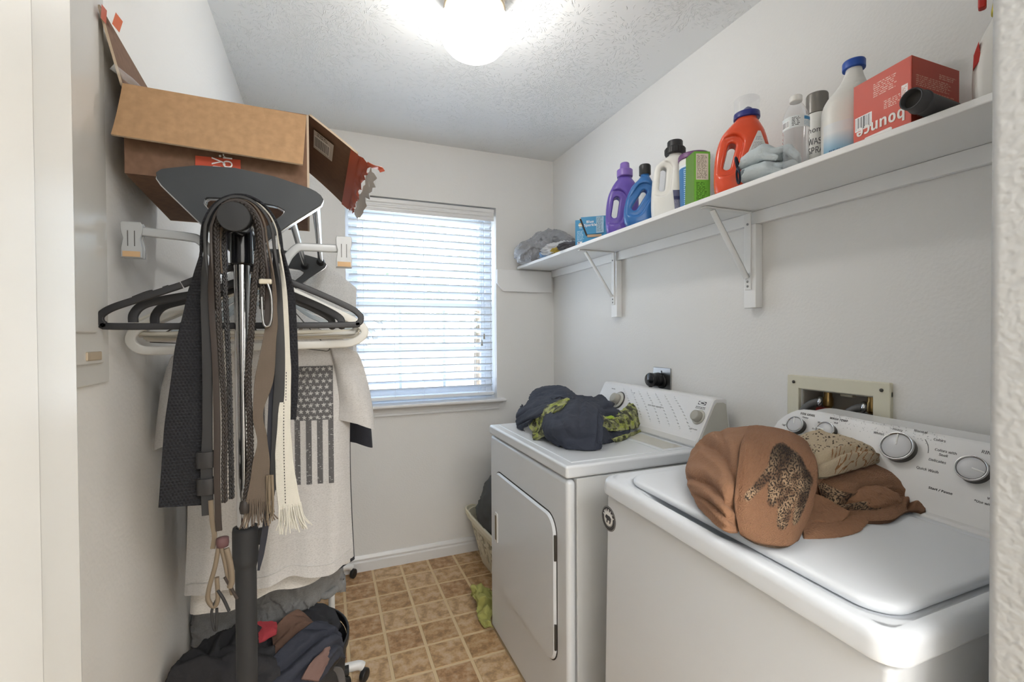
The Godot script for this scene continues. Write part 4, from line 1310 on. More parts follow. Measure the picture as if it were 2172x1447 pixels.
	for i in 9:
		var y := lerpf(0.165, 0.012, i / 8.0)
		var rr := 0.0465 + y * 0.0265
		var row := PackedVector3Array()
		for j in 25:
			var a := lerpf(-1.5, 1.2, j / 24.0)
			row.append(Vector3(sin(a) * rr, y, cos(a) * rr))
		rws.append(row)
	lm.grid(rws)
	lm.face(Vector3.BACK)
	part("label", lm.mesh(), print_tex(256, 200, Color8(62, 120, 176), [[0, 0, 256, 10, Color8(230, 234, 238), 0], [70, 20, 190, 192, Color8(206, 224, 238), 1, 9], [150, 170, 190, 198, Color8(240, 240, 240), 0]], 53), p)

	# green box
	p = thing("powder_box", "slim bright green box between the tub and the orange bottle", "box", Vector3(1.185, Y, -1.225), facing(1.185, -1.225, 0.45), "")
	part("body", B(Vector3(0.0, 0.093, -0.03), Vector3(0.056, 0.186, 0.075), 0.0012), mk("box_green", Color8(96, 138, 48), 0.45), p)
	part("print", card(Vector3(-0.0275, 0.001, 0.0079), Vector3.RIGHT, Vector3.UP, 0.055, 0.184), print_tex(110, 368, Color8(120, 206, 78), [[12, 14, 98, 190, Color8(232, 236, 224), 0], [18, 24, 92, 180, Color8(120, 130, 110), 1, 8], [14, 206, 90, 350, Color8(44, 104, 28), 1, 10]], 59), p)

	# orange detergent jug
	pf = [[0.0, -0.062, 0.066, 0.044], [0.015, -0.074, 0.078, 0.052], [0.07, -0.078, 0.081, 0.055], [0.14, -0.072, 0.078, 0.054], [0.19, -0.056, 0.067, 0.048], [0.222, -0.028, 0.052, 0.040], [0.236, -0.014, 0.045, 0.032], [0.250, -0.010, 0.045, 0.028]]
	p = thing("detergent_bottle", "large orange detergent jug with a clear measuring cap", "bottle", Vector3(1.215, Y, -1.09), facing(1.215, -1.09, 0.05), "bottles on the shelf")
	part("body", jug_mesh(pf, [[-0.040, 0.092, -0.026, 0.152, 0.0135, 0.018]]), mk("orange_plastic", Color8(226, 84, 50), 0.25), p)
	part("collar", lathed([0.0, 0.238, 0.037, 0.238, 0.038, 0.242, 0.037, 0.256, 0.034, 0.258, 0.0, 0.258], 40, Vector3(0.017, 0, 0)), mk("navy_collar", Color8(44, 52, 128), 0.35), p)
	part("cap", lathed([0.034, 0.254, 0.0355, 0.258, 0.0365, 0.300, 0.034, 0.303, 0.0, 0.303], 40, Vector3(0.017, 0, 0)), glassy("clear_plastic", Color(0.93, 0.95, 0.97, 0.16)), p)
	part("spout", lathed([0.0, 0.256, 0.014, 0.256, 0.012, 0.272, 0.0, 0.28], 16, Vector3(0.02, 0, 0)), MT.navy_collar, p)
	part("label", jug_label(pf, func(y: float) -> Vector2: return Vector2(0.006 + maxf(0.0, y - 0.09) * 0.42, 0.072 - maxf(0.0, y - 0.12) * 0.32), 0.035, 0.182), print_tex(160, 320, Color8(206, 84, 44), [[0, 0, 160, 140, Color8(232, 232, 230), 0], [22, 40, 140, 62, Color8(130, 140, 160), 1, 9], [14, 74, 150, 132, Color8(150, 150, 156), 1, 7], [8, 150, 150, 270, Color8(150, 52, 28), 1, 9], [6, 222, 34, 290, Color8(228, 228, 224), 0], [12, 240, 28, 270, Color8(90, 80, 76), 1, 6], [44, 280, 130, 312, Color8(150, 52, 28), 1, 10]], 61), p)

	# work gloves
	build_gloves(Vector3(1.165, Y, -0.965))

	# water bottle
	p = thing("water_bottle", "clear ribbed empty water bottle with a white cap, right of the gloves", "bottle", Vector3(1.165, Y, -0.868), facing(1.165, -0.868), "bottles on the shelf")
	var wp := [0.0, 0.004, 0.012, 0.003, 0.026, 0.0, 0.029, 0.004]
	for k in 9:
		var y := 0.012 + k * 0.0098
		wp.append_array([0.0312, y, 0.0288, y + 0.005])
	wp.append_array([0.0315, 0.102, 0.0315, 0.135, 0.0305, 0.142, 0.0265, 0.155, 0.019, 0.17, 0.013, 0.18, 0.0125, 0.186])
	part("body", lathed(wp, 40), glassy("clear_pet", Color(0.9, 0.93, 0.95, 0.13)), p)
	part("cap", lathed([0.0, 0.183, 0.0145, 0.183, 0.015, 0.186, 0.015, 0.197, 0.0135, 0.199, 0.0, 0.199], 28), MT.white_plastic, p)
	lm = MB.new()
	rws = []
	for i in 3:
		var row := PackedVector3Array()
		for j in 25:
			var a := lerpf(-1.3, 1.5, j / 24.0)
			row.append(Vector3(sin(a) * 0.0319, lerpf(0.137, 0.106, i / 2.0), cos(a) * 0.0319))
		rws.append(row)
	lm.grid(rws)
	lm.face(Vector3.BACK)
	part("label", lm.mesh(), print_tex(256, 96, Color8(222, 228, 230), [[6, 30, 76, 84, Color8(20, 20, 20), 2], [92, 12, 150, 84, Color8(60, 66, 70), 1, 12], [176, 10, 250, 36, Color8(44, 130, 186), 0], [176, 42, 250, 88, Color8(150, 190, 214), 1, 8]], 67), p)

	# two spray cans
	for q in [[Vector3(1.262, Y, -0.878), "white aerosol can lettered WASH SPRAY with a grey cap"], [Vector3(1.325, Y, -0.845), "second grey-capped aerosol can, mostly hidden behind the bleach jug"]]:
		var s := thing("spray_can", q[1], "spray can", q[0], facing(q[0].x, q[0].z), "aerosol cans")
		part("body", lathed([0.0, 0.0, 0.0255, 0.0, 0.027, 0.003, 0.027, 0.008, 0.0262, 0.01, 0.0262, 0.168, 0.024, 0.176, 0.0, 0.178], 36), MT.white_plastic, s)
		part("band", lathed([0.0265, 0.008, 0.0266, 0.009, 0.0266, 0.022, 0.0265, 0.023], 36), mk("band_sage", Color8(150, 158, 132), 0.5), s)
		part("cap", lathed([0.0, 0.17, 0.0262, 0.17, 0.0268, 0.173, 0.0266, 0.222, 0.025, 0.226, 0.02, 0.228, 0.0, 0.228], 36), mk("cap_taupe", Color8(128, 124, 118), 0.3, 0.2), s)
		if q[0].x < 1.3:
			text("lettering", "home", 0.013, Transform3D(Basis(), Vector3(0, 0.122, 0.0264)), MT.ink, s, false, 0.0266)
			text("lettering", "WASH", 0.017, Transform3D(Basis(), Vector3(0, 0.091, 0.0264)), MT.ink, s, false, 0.0266, 0.72)
			text("lettering", "SPRAY", 0.017, Transform3D(Basis(), Vector3(0, 0.067, 0.0264)), MT.ink, s, false, 0.0266, 0.72)

	# bleach jug
	pf = [[0.0, -0.044, 0.05, 0.044], [0.01, -0.051, 0.058, 0.050], [0.1, -0.053, 0.060, 0.052], [0.135, -0.051, 0.058, 0.051], [0.158, -0.042, 0.052, 0.046], [0.185, -0.020, 0.044, 0.034], [0.21, -0.006, 0.036, 0.024], [0.232, -0.001, 0.033, 0.019]]
	p = thing("bleach_bottle", "white bleach jug with a bright blue cap, left of the red box", "bottle", Vector3(1.225, Y, -0.778), facing(1.225, -0.778), "bottles on the shelf")
	part("body", jug_mesh(pf, [], 2.3), MT.white_plastic, p)
	part("cap", lathed([0.0, 0.228, 0.024, 0.228, 0.0245, 0.231, 0.0245, 0.246, 0.023, 0.249, 0.0, 0.249], 36, Vector3(0.016, 0, 0)), mk("cap_blue", Color8(40, 84, 176), 0.35), p)
	part("label", jug_label(pf, func(y: float) -> Vector2: return Vector2(-0.046, 0.05), 0.012, 0.09, 2.3), print_tex(256, 200, Color8(228, 231, 233), [[0, 60, 256, 190, Color8(120, 172, 204), 3], [196, 10, 240, 180, Color8(70, 80, 110), 1, 8]], 71), p)
	text("lettering", "64 FL OZ (2 QT) 1.89 L", 0.0055, Transform3D(Basis(), Vector3(-0.005, 0.02, 0.0545)), mk("ink_blue", Color8(36, 74, 130), 0.5), p, false, 0.06, 0.8, true)

	# red dryer-sheet box, standing upside down
	var rb := thing("dryer_sheet_box", "red-orange dryer sheet box standing upside down on the shelf", "box", Vector3(1.122, Y, -0.583), 0.0)
	# its own axes: X along the face turned to the window end, Z along the face turned to the doorway
	var ua := Vector3(0.022, 0, -0.127).normalized()
	var ub := Vector3(1, 0, 0.016).normalized()
	var red := mk("carton_red", Color8(204, 70, 44), 0.45)
	var bx := MB.new()
	bx.slab(PackedVector2Array([Vector2(0, 0), Vector2(0.128, 0), Vector2(0.128, 0.166), Vector2(0, 0.166)]), Vector3.ZERO, ua, ub, 0.001, 0.0)
	bx = MB.new()
	var q0 := Vector3(0, 0.0, 0)
	var cs := [q0, q0 + ua * 0.128, q0 + ua * 0.128 + ub * 0.166, q0 + ub * 0.166]
	bx.slab(P2([cs[0].x, cs[0].z, cs[1].x, cs[1].z, cs[2].x, cs[2].z, cs[3].x, cs[3].z]), Vector3.ZERO, Vector3.RIGHT, Vector3(0, 0, 1), -0.139, 0.0)
	# slab pushes along a x b = -Y; built downwards then lifted
	for i in bx.v.size(): bx.v[i].y = absf(bx.v[i].y)
	for i in bx.n.size():
		if absf(bx.n[i].y) > 0.5: bx.n[i] = Vector3.UP if bx.v[i].y > 0.07 else Vector3.DOWN
	part("body", bx.mesh(), red, rb)
	var na := ub.cross(Vector3.UP)   # outward of the face along ua
	var nA := -ub
	var nB := Vector3(-ua.x, 0, -ua.z)
	# face A (towards the room): its plane holds ua and UP; seen from the camera ua runs to the left
	part("print", card(Vector3(0, 0.002, 0) + nA * 0.0005 + ua * 0.127, -ua, Vector3.UP, 0.126, 0.136), print_tex(252, 272, Color8(204, 70, 44), [[92, 34, 200, 92, Color8(236, 198, 184), 1, 9], [140, 130, 212, 168, Color8(236, 198, 184), 1, 8], [214, 104, 240, 150, Color8(240, 232, 228), 0], [216, 112, 236, 146, Color8(200, 120, 100), 1, 6], [6, 148, 86, 212, Color8(20, 20, 20), 2]], 73), rb)
	part("print", card(Vector3(0, 0.002, 0) + nB * 0.0005 + ub * 0.002, ub, Vector3.UP, 0.162, 0.136), print_tex(320, 272, Color8(186, 66, 44), [[24, 70, 290, 116, Color8(222, 170, 150), 1, 8], [30, 126, 300, 240, Color8(214, 150, 130), 1, 8], [180, 40, 300, 64, Color8(222, 170, 150), 1, 8]], 79), rb)
	# the brand word, upside down, with a white outline
	var bi := Basis(ua, Vector3.DOWN, nA)
	text("lettering", "bounce", 0.0245, Transform3D(bi, Vector3(0, 0.0265, 0) + nA * 0.0012 + ua * 0.066), mk("letter_white", Color8(244, 240, 236), 0.5), rb, false, 0.0, 0.92, true)
	var sl := MB.new()
	sl.slab(rrect(0.062, 0.008, 0.0039), Vector3(0, 0.0065, 0) + nA * 0.0002 + ua * 0.07, -ua, Vector3.UP, 0.001, 0.0)
	part("tear_slot", sl.mesh(), MT.letter_white, rb)
	# vacuum nozzle lying in front of it
	var d := Vector3(0.995, -0.07, 0.035).normalized()
	var nz := thing("vacuum_nozzle", "black round plastic vacuum tube lying at the shelf edge against the red box", "nozzle", Vector3(1.074, 1.7755, -0.559))
	var nb := MB.new()
	nb.lathe(P2([0.0165, 0.03, 0.0175, 0.0, 0.0205, 0.0, 0.0205, 0.026, 0.0225, 0.027, 0.0225, 0.031, 0.0205, 0.033, 0.0205, 0.125, 0.0, 0.125]), 36, Vector3.ZERO, d)
	part("tube", nb.mesh(), mk("tube_grey", Color8(72, 72, 74), 0.6), nz)
	part("inner_foam", lathed([0.0, 0.012, 0.017, 0.012, 0.017, 0.014, 0.0, 0.014], 24, Vector3.ZERO, d), MT.gap_dark, nz)

	# tall white spray bottle at the doorway end
	p = thing("spray_bottle", "white spray bottle with yellow neck and red trigger, cut off by the doorway edge", "spray bottle", Vector3(1.215, Y, -0.475), facing(1.215, -0.475), "bottles on the shelf")
	part("body", jug_mesh([[0.0, -0.04, 0.04, 0.028], [0.01, -0.046, 0.046, 0.033], [0.09, -0.047, 0.047, 0.034], [0.14, -0.036, 0.04, 0.031], [0.175, -0.021, 0.024, 0.022], [0.19, -0.018, 0.018, 0.016]], [], 2.6, 0.005), MT.white_plastic, p)
	part("neck", lathed([0.0, 0.184, 0.022, 0.184, 0.022, 0.192, 0.017, 0.226, 0.0, 0.228], 28), mk("neck_yellow", Color8(214, 200, 62), 0.4), p)
	part("spray_head", B(Vector3(-0.008, 0.250, 0), Vector3(0.085, 0.03, 0.03), 0.008, 2), mk("trigger_red", Color8(190, 44, 36), 0.4), p)
	part("trigger", B(Vector3(-0.034, 0.228, 0), Vector3(0.012, 0.05, 0.018), 0.004, 2, ), MT.trigger_red, p)
	var st := MB.new()
	st.slab(P2([-0.046, 0.082, -0.045, 0.108, -0.038, 0.132, -0.034, 0.095]), Vector3(0, 0, 0.012), Vector3.RIGHT, Vector3.UP, 0.0125, 0.001)
	part("red_stripe", st.mesh(), MT.trigger_red, p)
	part("badge", lathed([0.0, 0.0, 0.013, 0.0, 0.013, 0.001, 0.0, 0.001], 28, Vector3(-0.004, 0.088, 0.0338), Vector3.BACK), MT.dark_steel, p)
	text("lettering", "S", 0.011, Transform3D(Basis(), Vector3(-0.004, 0.088, 0.0349)), MT.white_ink, p, true, 0, 1, true)
	text("lettering", "For Tough", 0.009, Transform3D(Basis(), Vector3(0.012, 0.068, 0.0342)), MT.ink, p, false, 0.06, 1.0, true)
	text("lettering", "Tricky", 0.009, Transform3D(Basis(), Vector3(0.010, 0.056, 0.0342)), MT.ink, p, false, 0.06, 1.0, true)
	text("lettering", "& Other", 0.009, Transform3D(Basis(), Vector3(0.012, 0.044, 0.0342)), MT.ink, p, false, 0.06, 1.0, true)
	part("blue_bar", B(Vector3(-0.002, 0.030, 0.0338), Vector3(0.014, 0.016, 0.001), 0.0003), MT.ink_blue, p)

func build_gloves(at: Vector3) -> void:
	# two pale knitted work gloves lying on each other, cuffs with a dark hem towards the camera
	var knit := mk("glove_knit", Color8(196, 206, 210), 0.95)
	bump(knit, noise_tex(0.09, 256, FastNoiseLite.TYPE_SIMPLEX_SMOOTH, 2, 8), 0.08); tri3(knit, 9.0)
	var hem := mk("hem_navy", Color8(40, 46, 62), 0.9)
	var k := 0
	for q in [[Vector3(0.0, 0.0, 0.0), 0.15, "pale grey knitted work glove with a navy hem, lower of the pair", 0.0, 0.0], [Vector3(0.005, 0.042, -0.008), -0.1, "pale grey knitted work glove lying on top of the other glove", 0.010, 0.02]]:
		var lift: float = q[3]
		var t := thing("work_glove", q[2], "glove", at + q[0], facing(at.x, at.z, q[1]), "pair of work gloves")
		var hmp: float = 0.03 if k == 0 else 0.026
		var f := func(p: Vector3) -> float:
			# cuff, palm, fingers curling down to the right
			var d := capsule(p * Vector3(1, 1.15, 0.8), Vector3(-0.045, 0.030, 0.0), Vector3(0.0, 0.036 + lift, 0), 0.024, 0.028)
			d = smin(d, capsule(p * Vector3(1, 1.2, 0.75), Vector3(0.0, 0.036 + lift, 0), Vector3(0.035, 0.036, 0), 0.028, 0.022), 0.02)
			for i in 4:
				var z := -0.027 + 0.018 * i
				d = smin(d, capsule(p, Vector3(0.03, 0.034, z), Vector3(0.065, 0.024 + 0.004 * i, z * 1.05), 0.0105, 0.010), 0.006)
				d = smin(d, capsule(p, Vector3(0.065, 0.024 + 0.004 * i, z * 1.05), Vector3(0.085, 0.012, z * 1.0), 0.010, 0.009), 0.004)
			d = smin(d, capsule(p, Vector3(-0.005, 0.03, 0.028), Vector3(0.035, 0.012, 0.042), 0.012, 0.009), 0.008)
			# hollow cuff
			d = smax(d, -capsule(p * Vector3(1, 1.15, 0.8), Vector3(-0.1, 0.026, 0.0), Vector3(-0.03, 0.032, 0), 0.021, 0.014), 0.004)
			d = smax(d, -0.066 - p.x - 0.15 * (p.y - 0.03), 0.003)
			return smax(d + 0.0018 * sin(p.x * 130.0 + p.y * 60.0) * sin(p.z * 90.0), -p.y, 0.004)
		var m := MB.new()
		m.nets(Vector3(-0.08, -0.008, -0.055), Vector3(0.105, 0.085, 0.065), 0.0032, f)
		part("glove", m.mesh(), knit, t)
		var ring := PackedVector3Array()
		for i in 25:
			var a := TAU * i / 24
			ring.append(Vector3(-0.0665 - 0.15 * sin(a) * 0.02, 0.027 + sin(a) * 0.0195, cos(a) * 0.0285))
		part("hem", tubed(ring, 0.0032, 8), hem, t)
		k += 1

# ------------------------------------------------------------------ garment rack, carton, belts, hangers
const RX := -0.138     # rail
const RY := 1.507

func build_rack() -> void:
	var r := thing("garment_rack", "chrome and black garment rack running along the left wall, its near post hung with belts", "garment rack", Vector3(RX, 0, -0.93))
	part("rail", tubed(V([0, RY, 0.03, 0, RY, -0.885]), 0.0125, 18), MT.chrome, r)
	part("post", tubed(V([0, 0.90, 0, 0, RY - 0.03, 0]), 0.0128, 20), MT.chrome, r)
	var tee := MB.new()
	tee.lathe(P2([0.0, -0.068, 0.0175, -0.068, 0.0178, -0.064, 0.0172, -0.01, 0.0172, 0.0]), 28, Vector3(0, RY, 0))
	tee.lathe(P2([0.0, 0.0, 0.018, 0.0, 0.021, 0.01, 0.0235, 0.032, 0.0248, 0.046, 0.0248, 0.054, 0.0236, 0.057]), 32, Vector3(0, RY, 0.014), Vector3.BACK)
	part("tee_fitting", tee.mesh(), MT.black_gloss, r)
	part("end_cap", lathed([0.0232, 0.056, 0.0238, 0.0585, 0.0224, 0.060, 0.0, 0.0603], 32, Vector3(0, RY, 0.014), Vector3.BACK), MT.black_matte, r)
	var sl := MB.new()
	sl.lathe(P2([0.0, 0.08, 0.0168, 0.08, 0.0168, 0.905, 0.0185, 0.912, 0.0205, 0.918, 0.0205, 0.972, 0.0195, 0.978, 0.0135, 0.978]), 28)
	part("lower_post", sl.mesh(), MT.black_matte, r)
	part("lock_tab", B(Vector3(0.023, 0.956, -0.004), Vector3(0.008, 0.028, 0.012), 0.002), MT.black_plastic, r)
	var f := MB.new()
	f.lathe(P2([0.0, 0.08, 0.0168, 0.08, 0.0168, 0.972, 0.0128, 0.98, 0.0128, RY + 0.01, 0.0, RY + 0.012]), 24, Vector3(0, 0, -0.885))
	part("far_post", f.mesh(), MT.black_matte, r)
	for z in [0.0, -0.885]:
		var ft := part("foot", tubed(V([-0.2, 0.07, z, 0.2, 0.07, z]), 0.0165, 16), MT.black_matte, r)
		for x in [-0.185, 0.185]:
			part("caster", lathed([0.0, -0.009, 0.02, -0.009, 0.023, -0.006, 0.023, 0.006, 0.02, 0.009, 0.0, 0.009], 20, Vector3(x, 0.0265, z), Vector3.BACK), MT.black_plastic, ft)
			part("caster_fork", B(Vector3(x, 0.045, z), Vector3(0.012, 0.02, 0.026), 0.003), MT.black_plastic, ft)

	# two-tier triangular shelf threaded over the rail
	var s := thing("tiered_shelf", "black two-tier triangular plastic shelf with chrome posts lying over the rack rail", "shelf", Vector3(-0.14, 1.42, -0.99))
	var o := -Vector3(-0.14, 1.42, -0.99)
	var plate_m := mk("plate_slate", Color8(58, 62, 66), 0.6)
	var k := 0
	for q in [[Vector3(0, 0, -0.984), 0.0], [Vector3(0.004, -0.028, -1.67), 0.0]]:
		var c: Vector3 = q[0]
		var out := PackedVector2Array()
		for p in [[-0.262, 1.609], [-0.213, 1.621], [-0.155, 1.624], [-0.09, 1.616], [-0.03, 1.601]]: out.append(Vector2(p[0], p[1]))
		for p in [[-0.012, 1.593], [-0.004, 1.582], [-0.009, 1.571]]: out.append(Vector2(p[0], p[1]))
		for p in [[-0.06, 1.532], [-0.125, 1.478], [-0.14, 1.468], [-0.15, 1.466], [-0.162, 1.470], [-0.2, 1.508], [-0.268, 1.581], [-0.276, 1.595], [-0.272, 1.605]]: out.append(Vector2(p[0], p[1]))
		var hole := P2([-0.202, 1.565, -0.15, 1.569, -0.085, 1.561, -0.071, 1.553, -0.078, 1.544, -0.132, 1.496, -0.143, 1.489, -0.154, 1.494, -0.205, 1.553])
		var pl := part("shelf_plate", ring_slab(out, hole, c + o + Vector3(0, 0, 0.0), 0.005), plate_m, s)
		# bright metal tray edge behind it
		var big := PackedVector2Array()
		for p in out: big.append((p - Vector2(-0.14, 1.555)) * 1.008 + Vector2(-0.14, 1.553))
		var hs := PackedVector2Array()
		for p in hole: hs.append((p - Vector2(-0.14, 1.535)) * 0.97 + Vector2(-0.14, 1.535))
		part("metal_edge", ring_slab(big, hs, c + o + Vector3(0, 0, -0.013), 0.013), MT.chrome, pl)
		k += 1
	for p in [Vector2(-0.0185, 1.573), Vector2(-0.066, 1.558), Vector2(-0.262, 1.583), Vector2(-0.18, 1.575)]:
		var po := part("post", tubed(PackedVector3Array([Vector3(p.x, p.y, -1.0) + o, Vector3(p.x + 0.0, p.y - 0.012, -1.665) + o]), 0.0076, 14), MT.chrome, s)
		part("collar", lathed([0.0076, 0.0, 0.013, 0.0, 0.011, 0.008, 0.0078, 0.01], 20, Vector3(p.x, p.y - 0.012, -1.664) + o, Vector3.BACK), MT.black_plastic, po)

func ring_slab(out: PackedVector2Array, hole: PackedVector2Array, c: Vector3, depth: float) -> ArrayMesh:
	# a plate with one hole, in the plane z = c.z .. c.z + depth; ring of quads between resampled outlines
	var n := 96
	var a := resample(out, n); var b := resample(hole, n)
	# start both at the direction of their lowest point
	var m := MB.new()
	var A := []; var Bq := []
	for i in n:
		A.append(Vector3(a[i].x, a[i].y, 0) + Vector3(c.x, c.y, c.z)); Bq.append(Vector3(b[i].x, b[i].y, 0) + Vector3(c.x, c.y, c.z))
	var D := Vector3(0, 0, depth)
	for i in n:
		var j := (i + 1) % n
		m.quad(A[i] + D, A[j] + D, Bq[j] + D, Bq[i] + D, Vector3.BACK)
		m.quad(A[i], A[j], Bq[j], Bq[i], Vector3.FORWARD)
		var e: Vector3 = (A[j] - A[i])
		var oo := Vector3(e.y, -e.x, 0).normalized()
		if oo.dot(A[i] - (Bq[i])) < 0: oo = -oo
		m.quad(A[i], A[j], A[j] + D, A[i] + D, oo)
		e = (Bq[j] - Bq[i])
		oo = Vector3(e.y, -e.x, 0).normalized()
		if oo.dot(A[i] - Bq[i]) > 0: oo = -oo
		m.quad(Bq[i], Bq[j], Bq[j] + D, Bq[i] + D, -oo if false else oo)
	return m.mesh()

func resample(p: PackedVector2Array, n: int) -> PackedVector2Array:
	# by angle about the centroid, so that two outlines pair up
	var c := Vector2.ZERO
	for q in p: c += q
	c = Vector2(-0.14, 1.545)
	var o := PackedVector2Array()
	for i in n:
		var a := TAU * i / n
		var d := Vector2(cos(a), sin(a))
		var best := 0.01
		for k in p.size():
			var h = Geometry2D.segment_intersects_segment(c, c + d * 1.0, p[k], p[(k + 1) % p.size()])
			if h != null: best = maxf(best, (h - c).length())
		o.append(c + d * best)
	return o

func build_carton() -> void:
	var kraft := mk("kraft_inside", Color8(188, 151, 113), 0.85)
	var g := noise_tex(0.05, 256, FastNoiseLite.TYPE_SIMPLEX_SMOOTH, 4, 17, ramp([Color(0.88, 0.87, 0.86), Color(1, 1, 1)], [0.0, 1.0]))
	kraft.albedo_texture = g; tri3(kraft, 4.0)
	var brown := mk("kraft_outside", Color8(130, 100, 80), 0.85); brown.albedo_texture = g; tri3(brown, 4.0)
	var edge := mk("kraft_edge", Color8(196, 178, 156), 0.9)
	var t := thing("cardboard_box", "open brown cardboard box with drooping flaps on top of the garment rack", "box", Vector3(-0.178, 1.60, -1.15))
	var o := -Vector3(-0.178, 1.60, -1.15)
	var fl := Vector3(-0.325, 1.600, -1.0); var fr := Vector3(-0.030, 1.600, -1.003)
	var bl := Vector3(-0.337, 1.586, -1.30); var br := Vector3(-0.040, 1.586, -1.31)
	var up := Vector3(0, 0.152, 0)
	var pan := func(nm: String, a: Vector3, b: Vector3, c: Vector3, d: Vector3, th: float, outm: Material, inm: Material, par: Node, n := 10, curl := 0.0) -> MeshInstance3D:
		# a board with the corners a b (hinge) d c; outer face and inner face in their own materials
		var nn: Vector3 = (b - a).cross(c - a).normalized()
		var m := MB.new()
		var rows := []
		var rows2 := []
		for i in n + 1:
			var v := float(i) / n
			var r := PackedVector3Array(); var r2 := PackedVector3Array()
			for j in 15:
				var u := j / 14.0
				var p: Vector3 = a.lerp(b, u).lerp(c.lerp(d, u), v) + o + nn * (curl * sin(v * PI) * (0.6 + 0.4 * sin(u * 5.0)))
				r.append(p); r2.append(p - nn * th)
			rows.append(r); rows2.append(r2)
		m.grid(rows); m.face(nn)
		var me := part(nm, m.mesh(), outm, par)
		m = MB.new(); m.grid(rows2); m.face(-nn)
		part("inner_face", m.mesh(), inm, me)
		m = MB.new()
		var ring := PackedVector3Array(); var ring2 := PackedVector3Array()
		for j in 15: ring.append(rows[0][j]); ring2.append(rows2[0][j])
		for i in range(1, n + 1): ring.append(rows[i][14]); ring2.append(rows2[i][14])
		for j in range(13, -1, -1): ring.append(rows[n][j]); ring2.append(rows2[n][j])
		for i in range(n - 1, 0, -1): ring.append(rows[i][0]); ring2.append(rows2[i][0])
		m.grid([ring, ring2], true, false, true)
		part("cut_edge", m.mesh(), edge, me)
		return me
	var th := 0.004
	pan.call("front_side", fl, fr, fl + up, fr + up, th, brown, kraft, t)
	pan.call("back_side", br, bl, br + up, bl + up, th, brown, kraft, t)
	pan.call("left_side", bl, fl, bl + up, fl + up, th, brown, kraft, t)
	pan.call("right_side", fr, br, fr + up, br + up, th, brown, kraft, t)
	var bot := MB.new()
	bot.poly(PackedVector3Array([fl + o, fr + o, br + o, bl + o]), Vector3.DOWN)
	bot.poly(PackedVector3Array([fl + o + Vector3.UP * 0.003, fr + o + Vector3.UP * 0.003, br + o + Vector3.UP * 0.003, bl + o + Vector3.UP * 0.003]), Vector3.UP)
	part("bottom", bot.mesh(), brown, t)
	# flaps: the front one hangs towards the camera and shows its pale inside
	var F: MeshInstance3D = pan.call("front_flap", Vector3(-0.324, 1.752, -0.998), Vector3(-0.034, 1.747, -1.001), Vector3(-0.331, 1.651, -0.968), Vector3(-0.04, 1.639, -0.968), 0.004, brown, kraft, t, 12, 0.004)
	pan.call("left_flap", fl + up, bl + up, Vector3(-0.346, 1.868, -0.974), Vector3(-0.350, 1.838, -1.27), 0.004, brown, edge, t, 8, 0.0)
	var rf: MeshInstance3D = pan.call("right_flap", br + up, fr + up, Vector3(0.05, 1.654, -1.3), Vector3(0.06, 1.687, -1), -0.004, brown, kraft, t, 10, 0.003)
	# shipping tape still on the flap's edge, torn
	var tape := mk("tape_orange", Color8(196, 96, 70), 0.35)
	var c0 := Vector3(0.06, 1.687, -1) + o; var c1 := Vector3(0.05, 1.654, -1.3) + o
	var e0 := Vector3(0.086, 1.666, -1) + o; var e1 := Vector3(0.067, 1.641, -1.3) + o
	var rows := []
	var rg := RandomNumberGenerator.new(); rg.seed = 9
	for i in 7:
		var r := PackedVector3Array()
		for j in 21:
			var u := j / 20.0
			var far := e0.lerp(e1, u) + Vector3(rg.randf_range(-0.006, 0.004), rg.randf_range(-0.006, 0.006), 0)
			r.append(c0.lerp(c1, u).lerp(far, i / 6.0) + Vector3(0, 0.0006, 0) + Vector3(0.004, -0.008, 0) * sin(i * 1.3 + j * 0.9) * 0.25 * i / 6.0)
		rows.append(r)
	var tm := MB.new(); tm.grid(rows)
	part("tape", tm.mesh(), tape, rf)
	tm = MB.new()
	rows = []
	for i in 5:
		var r := PackedVector3Array()
		for j in 13: r.append(c0.lerp(c1, j / 12.0) - (e0 - c0) * (0.55 - 0.6 * i / 4.0) + Vector3(0.0025, -0.0035, 0))
		rows.append(r)
	tm.grid(rows)
	part("tape", tm.mesh(), tape, rf)
	tm = MB.new()
	tm.sweep(smooth(PackedVector3Array([e0 + Vector3(-0.006, 0.004, 0), e0 + Vector3(0.006, -0.001, 0), e0 + Vector3(0.02, 0.001, -0.01), e0 + Vector3(0.026, -0.004, -0.015)])), P2([-0.006, -0.0008, 0.006, -0.0008, 0.006, 0.0008, -0.006, 0.0008]), Vector3(0, 0.2, 1))
	part("tape_tag", tm.mesh(), tape, rf)
	# torn clear film past the tape
	tm = MB.new()
	rows = []
	for i in 4:
		var r := PackedVector3Array()
		for j in 17: r.append(e0.lerp(e1, j / 16.0) + (e0 - c0) * (0.02 + i * 0.16) * rg.randf_range(0.75, 1.25) + Vector3(rg.randf_range(-0.003, 0.003), -0.004 * i + rg.randf_range(-0.005, 0.003), 0))
		rows.append(r)
	tm.grid(rows)
	part("torn_film", tm.mesh(), mk("film_white", Color8(240, 238, 236), 0.4), rf)
	# bar code sticker under the right flap
	var h0 := fr + up + o; var h1 := br + up + o
	var ux := (c1 - c0).normalized(); var uy := (h0 - c0).normalized()
	var nn := ux.cross(uy)
	if nn.y > 0: nn = -nn
	var st := h0.lerp(c0, 0.14).lerp(h1.lerp(c1, 0.14), 0.10) + nn * 0.0052
	var cm := MB.new()
	var dx := (c0 - h0); var dz := (h1 - h0)
	cm.quad(st, st + dx * 0.42, st + dx * 0.42 + dz * 0.28, st + dz * 0.28, nn)
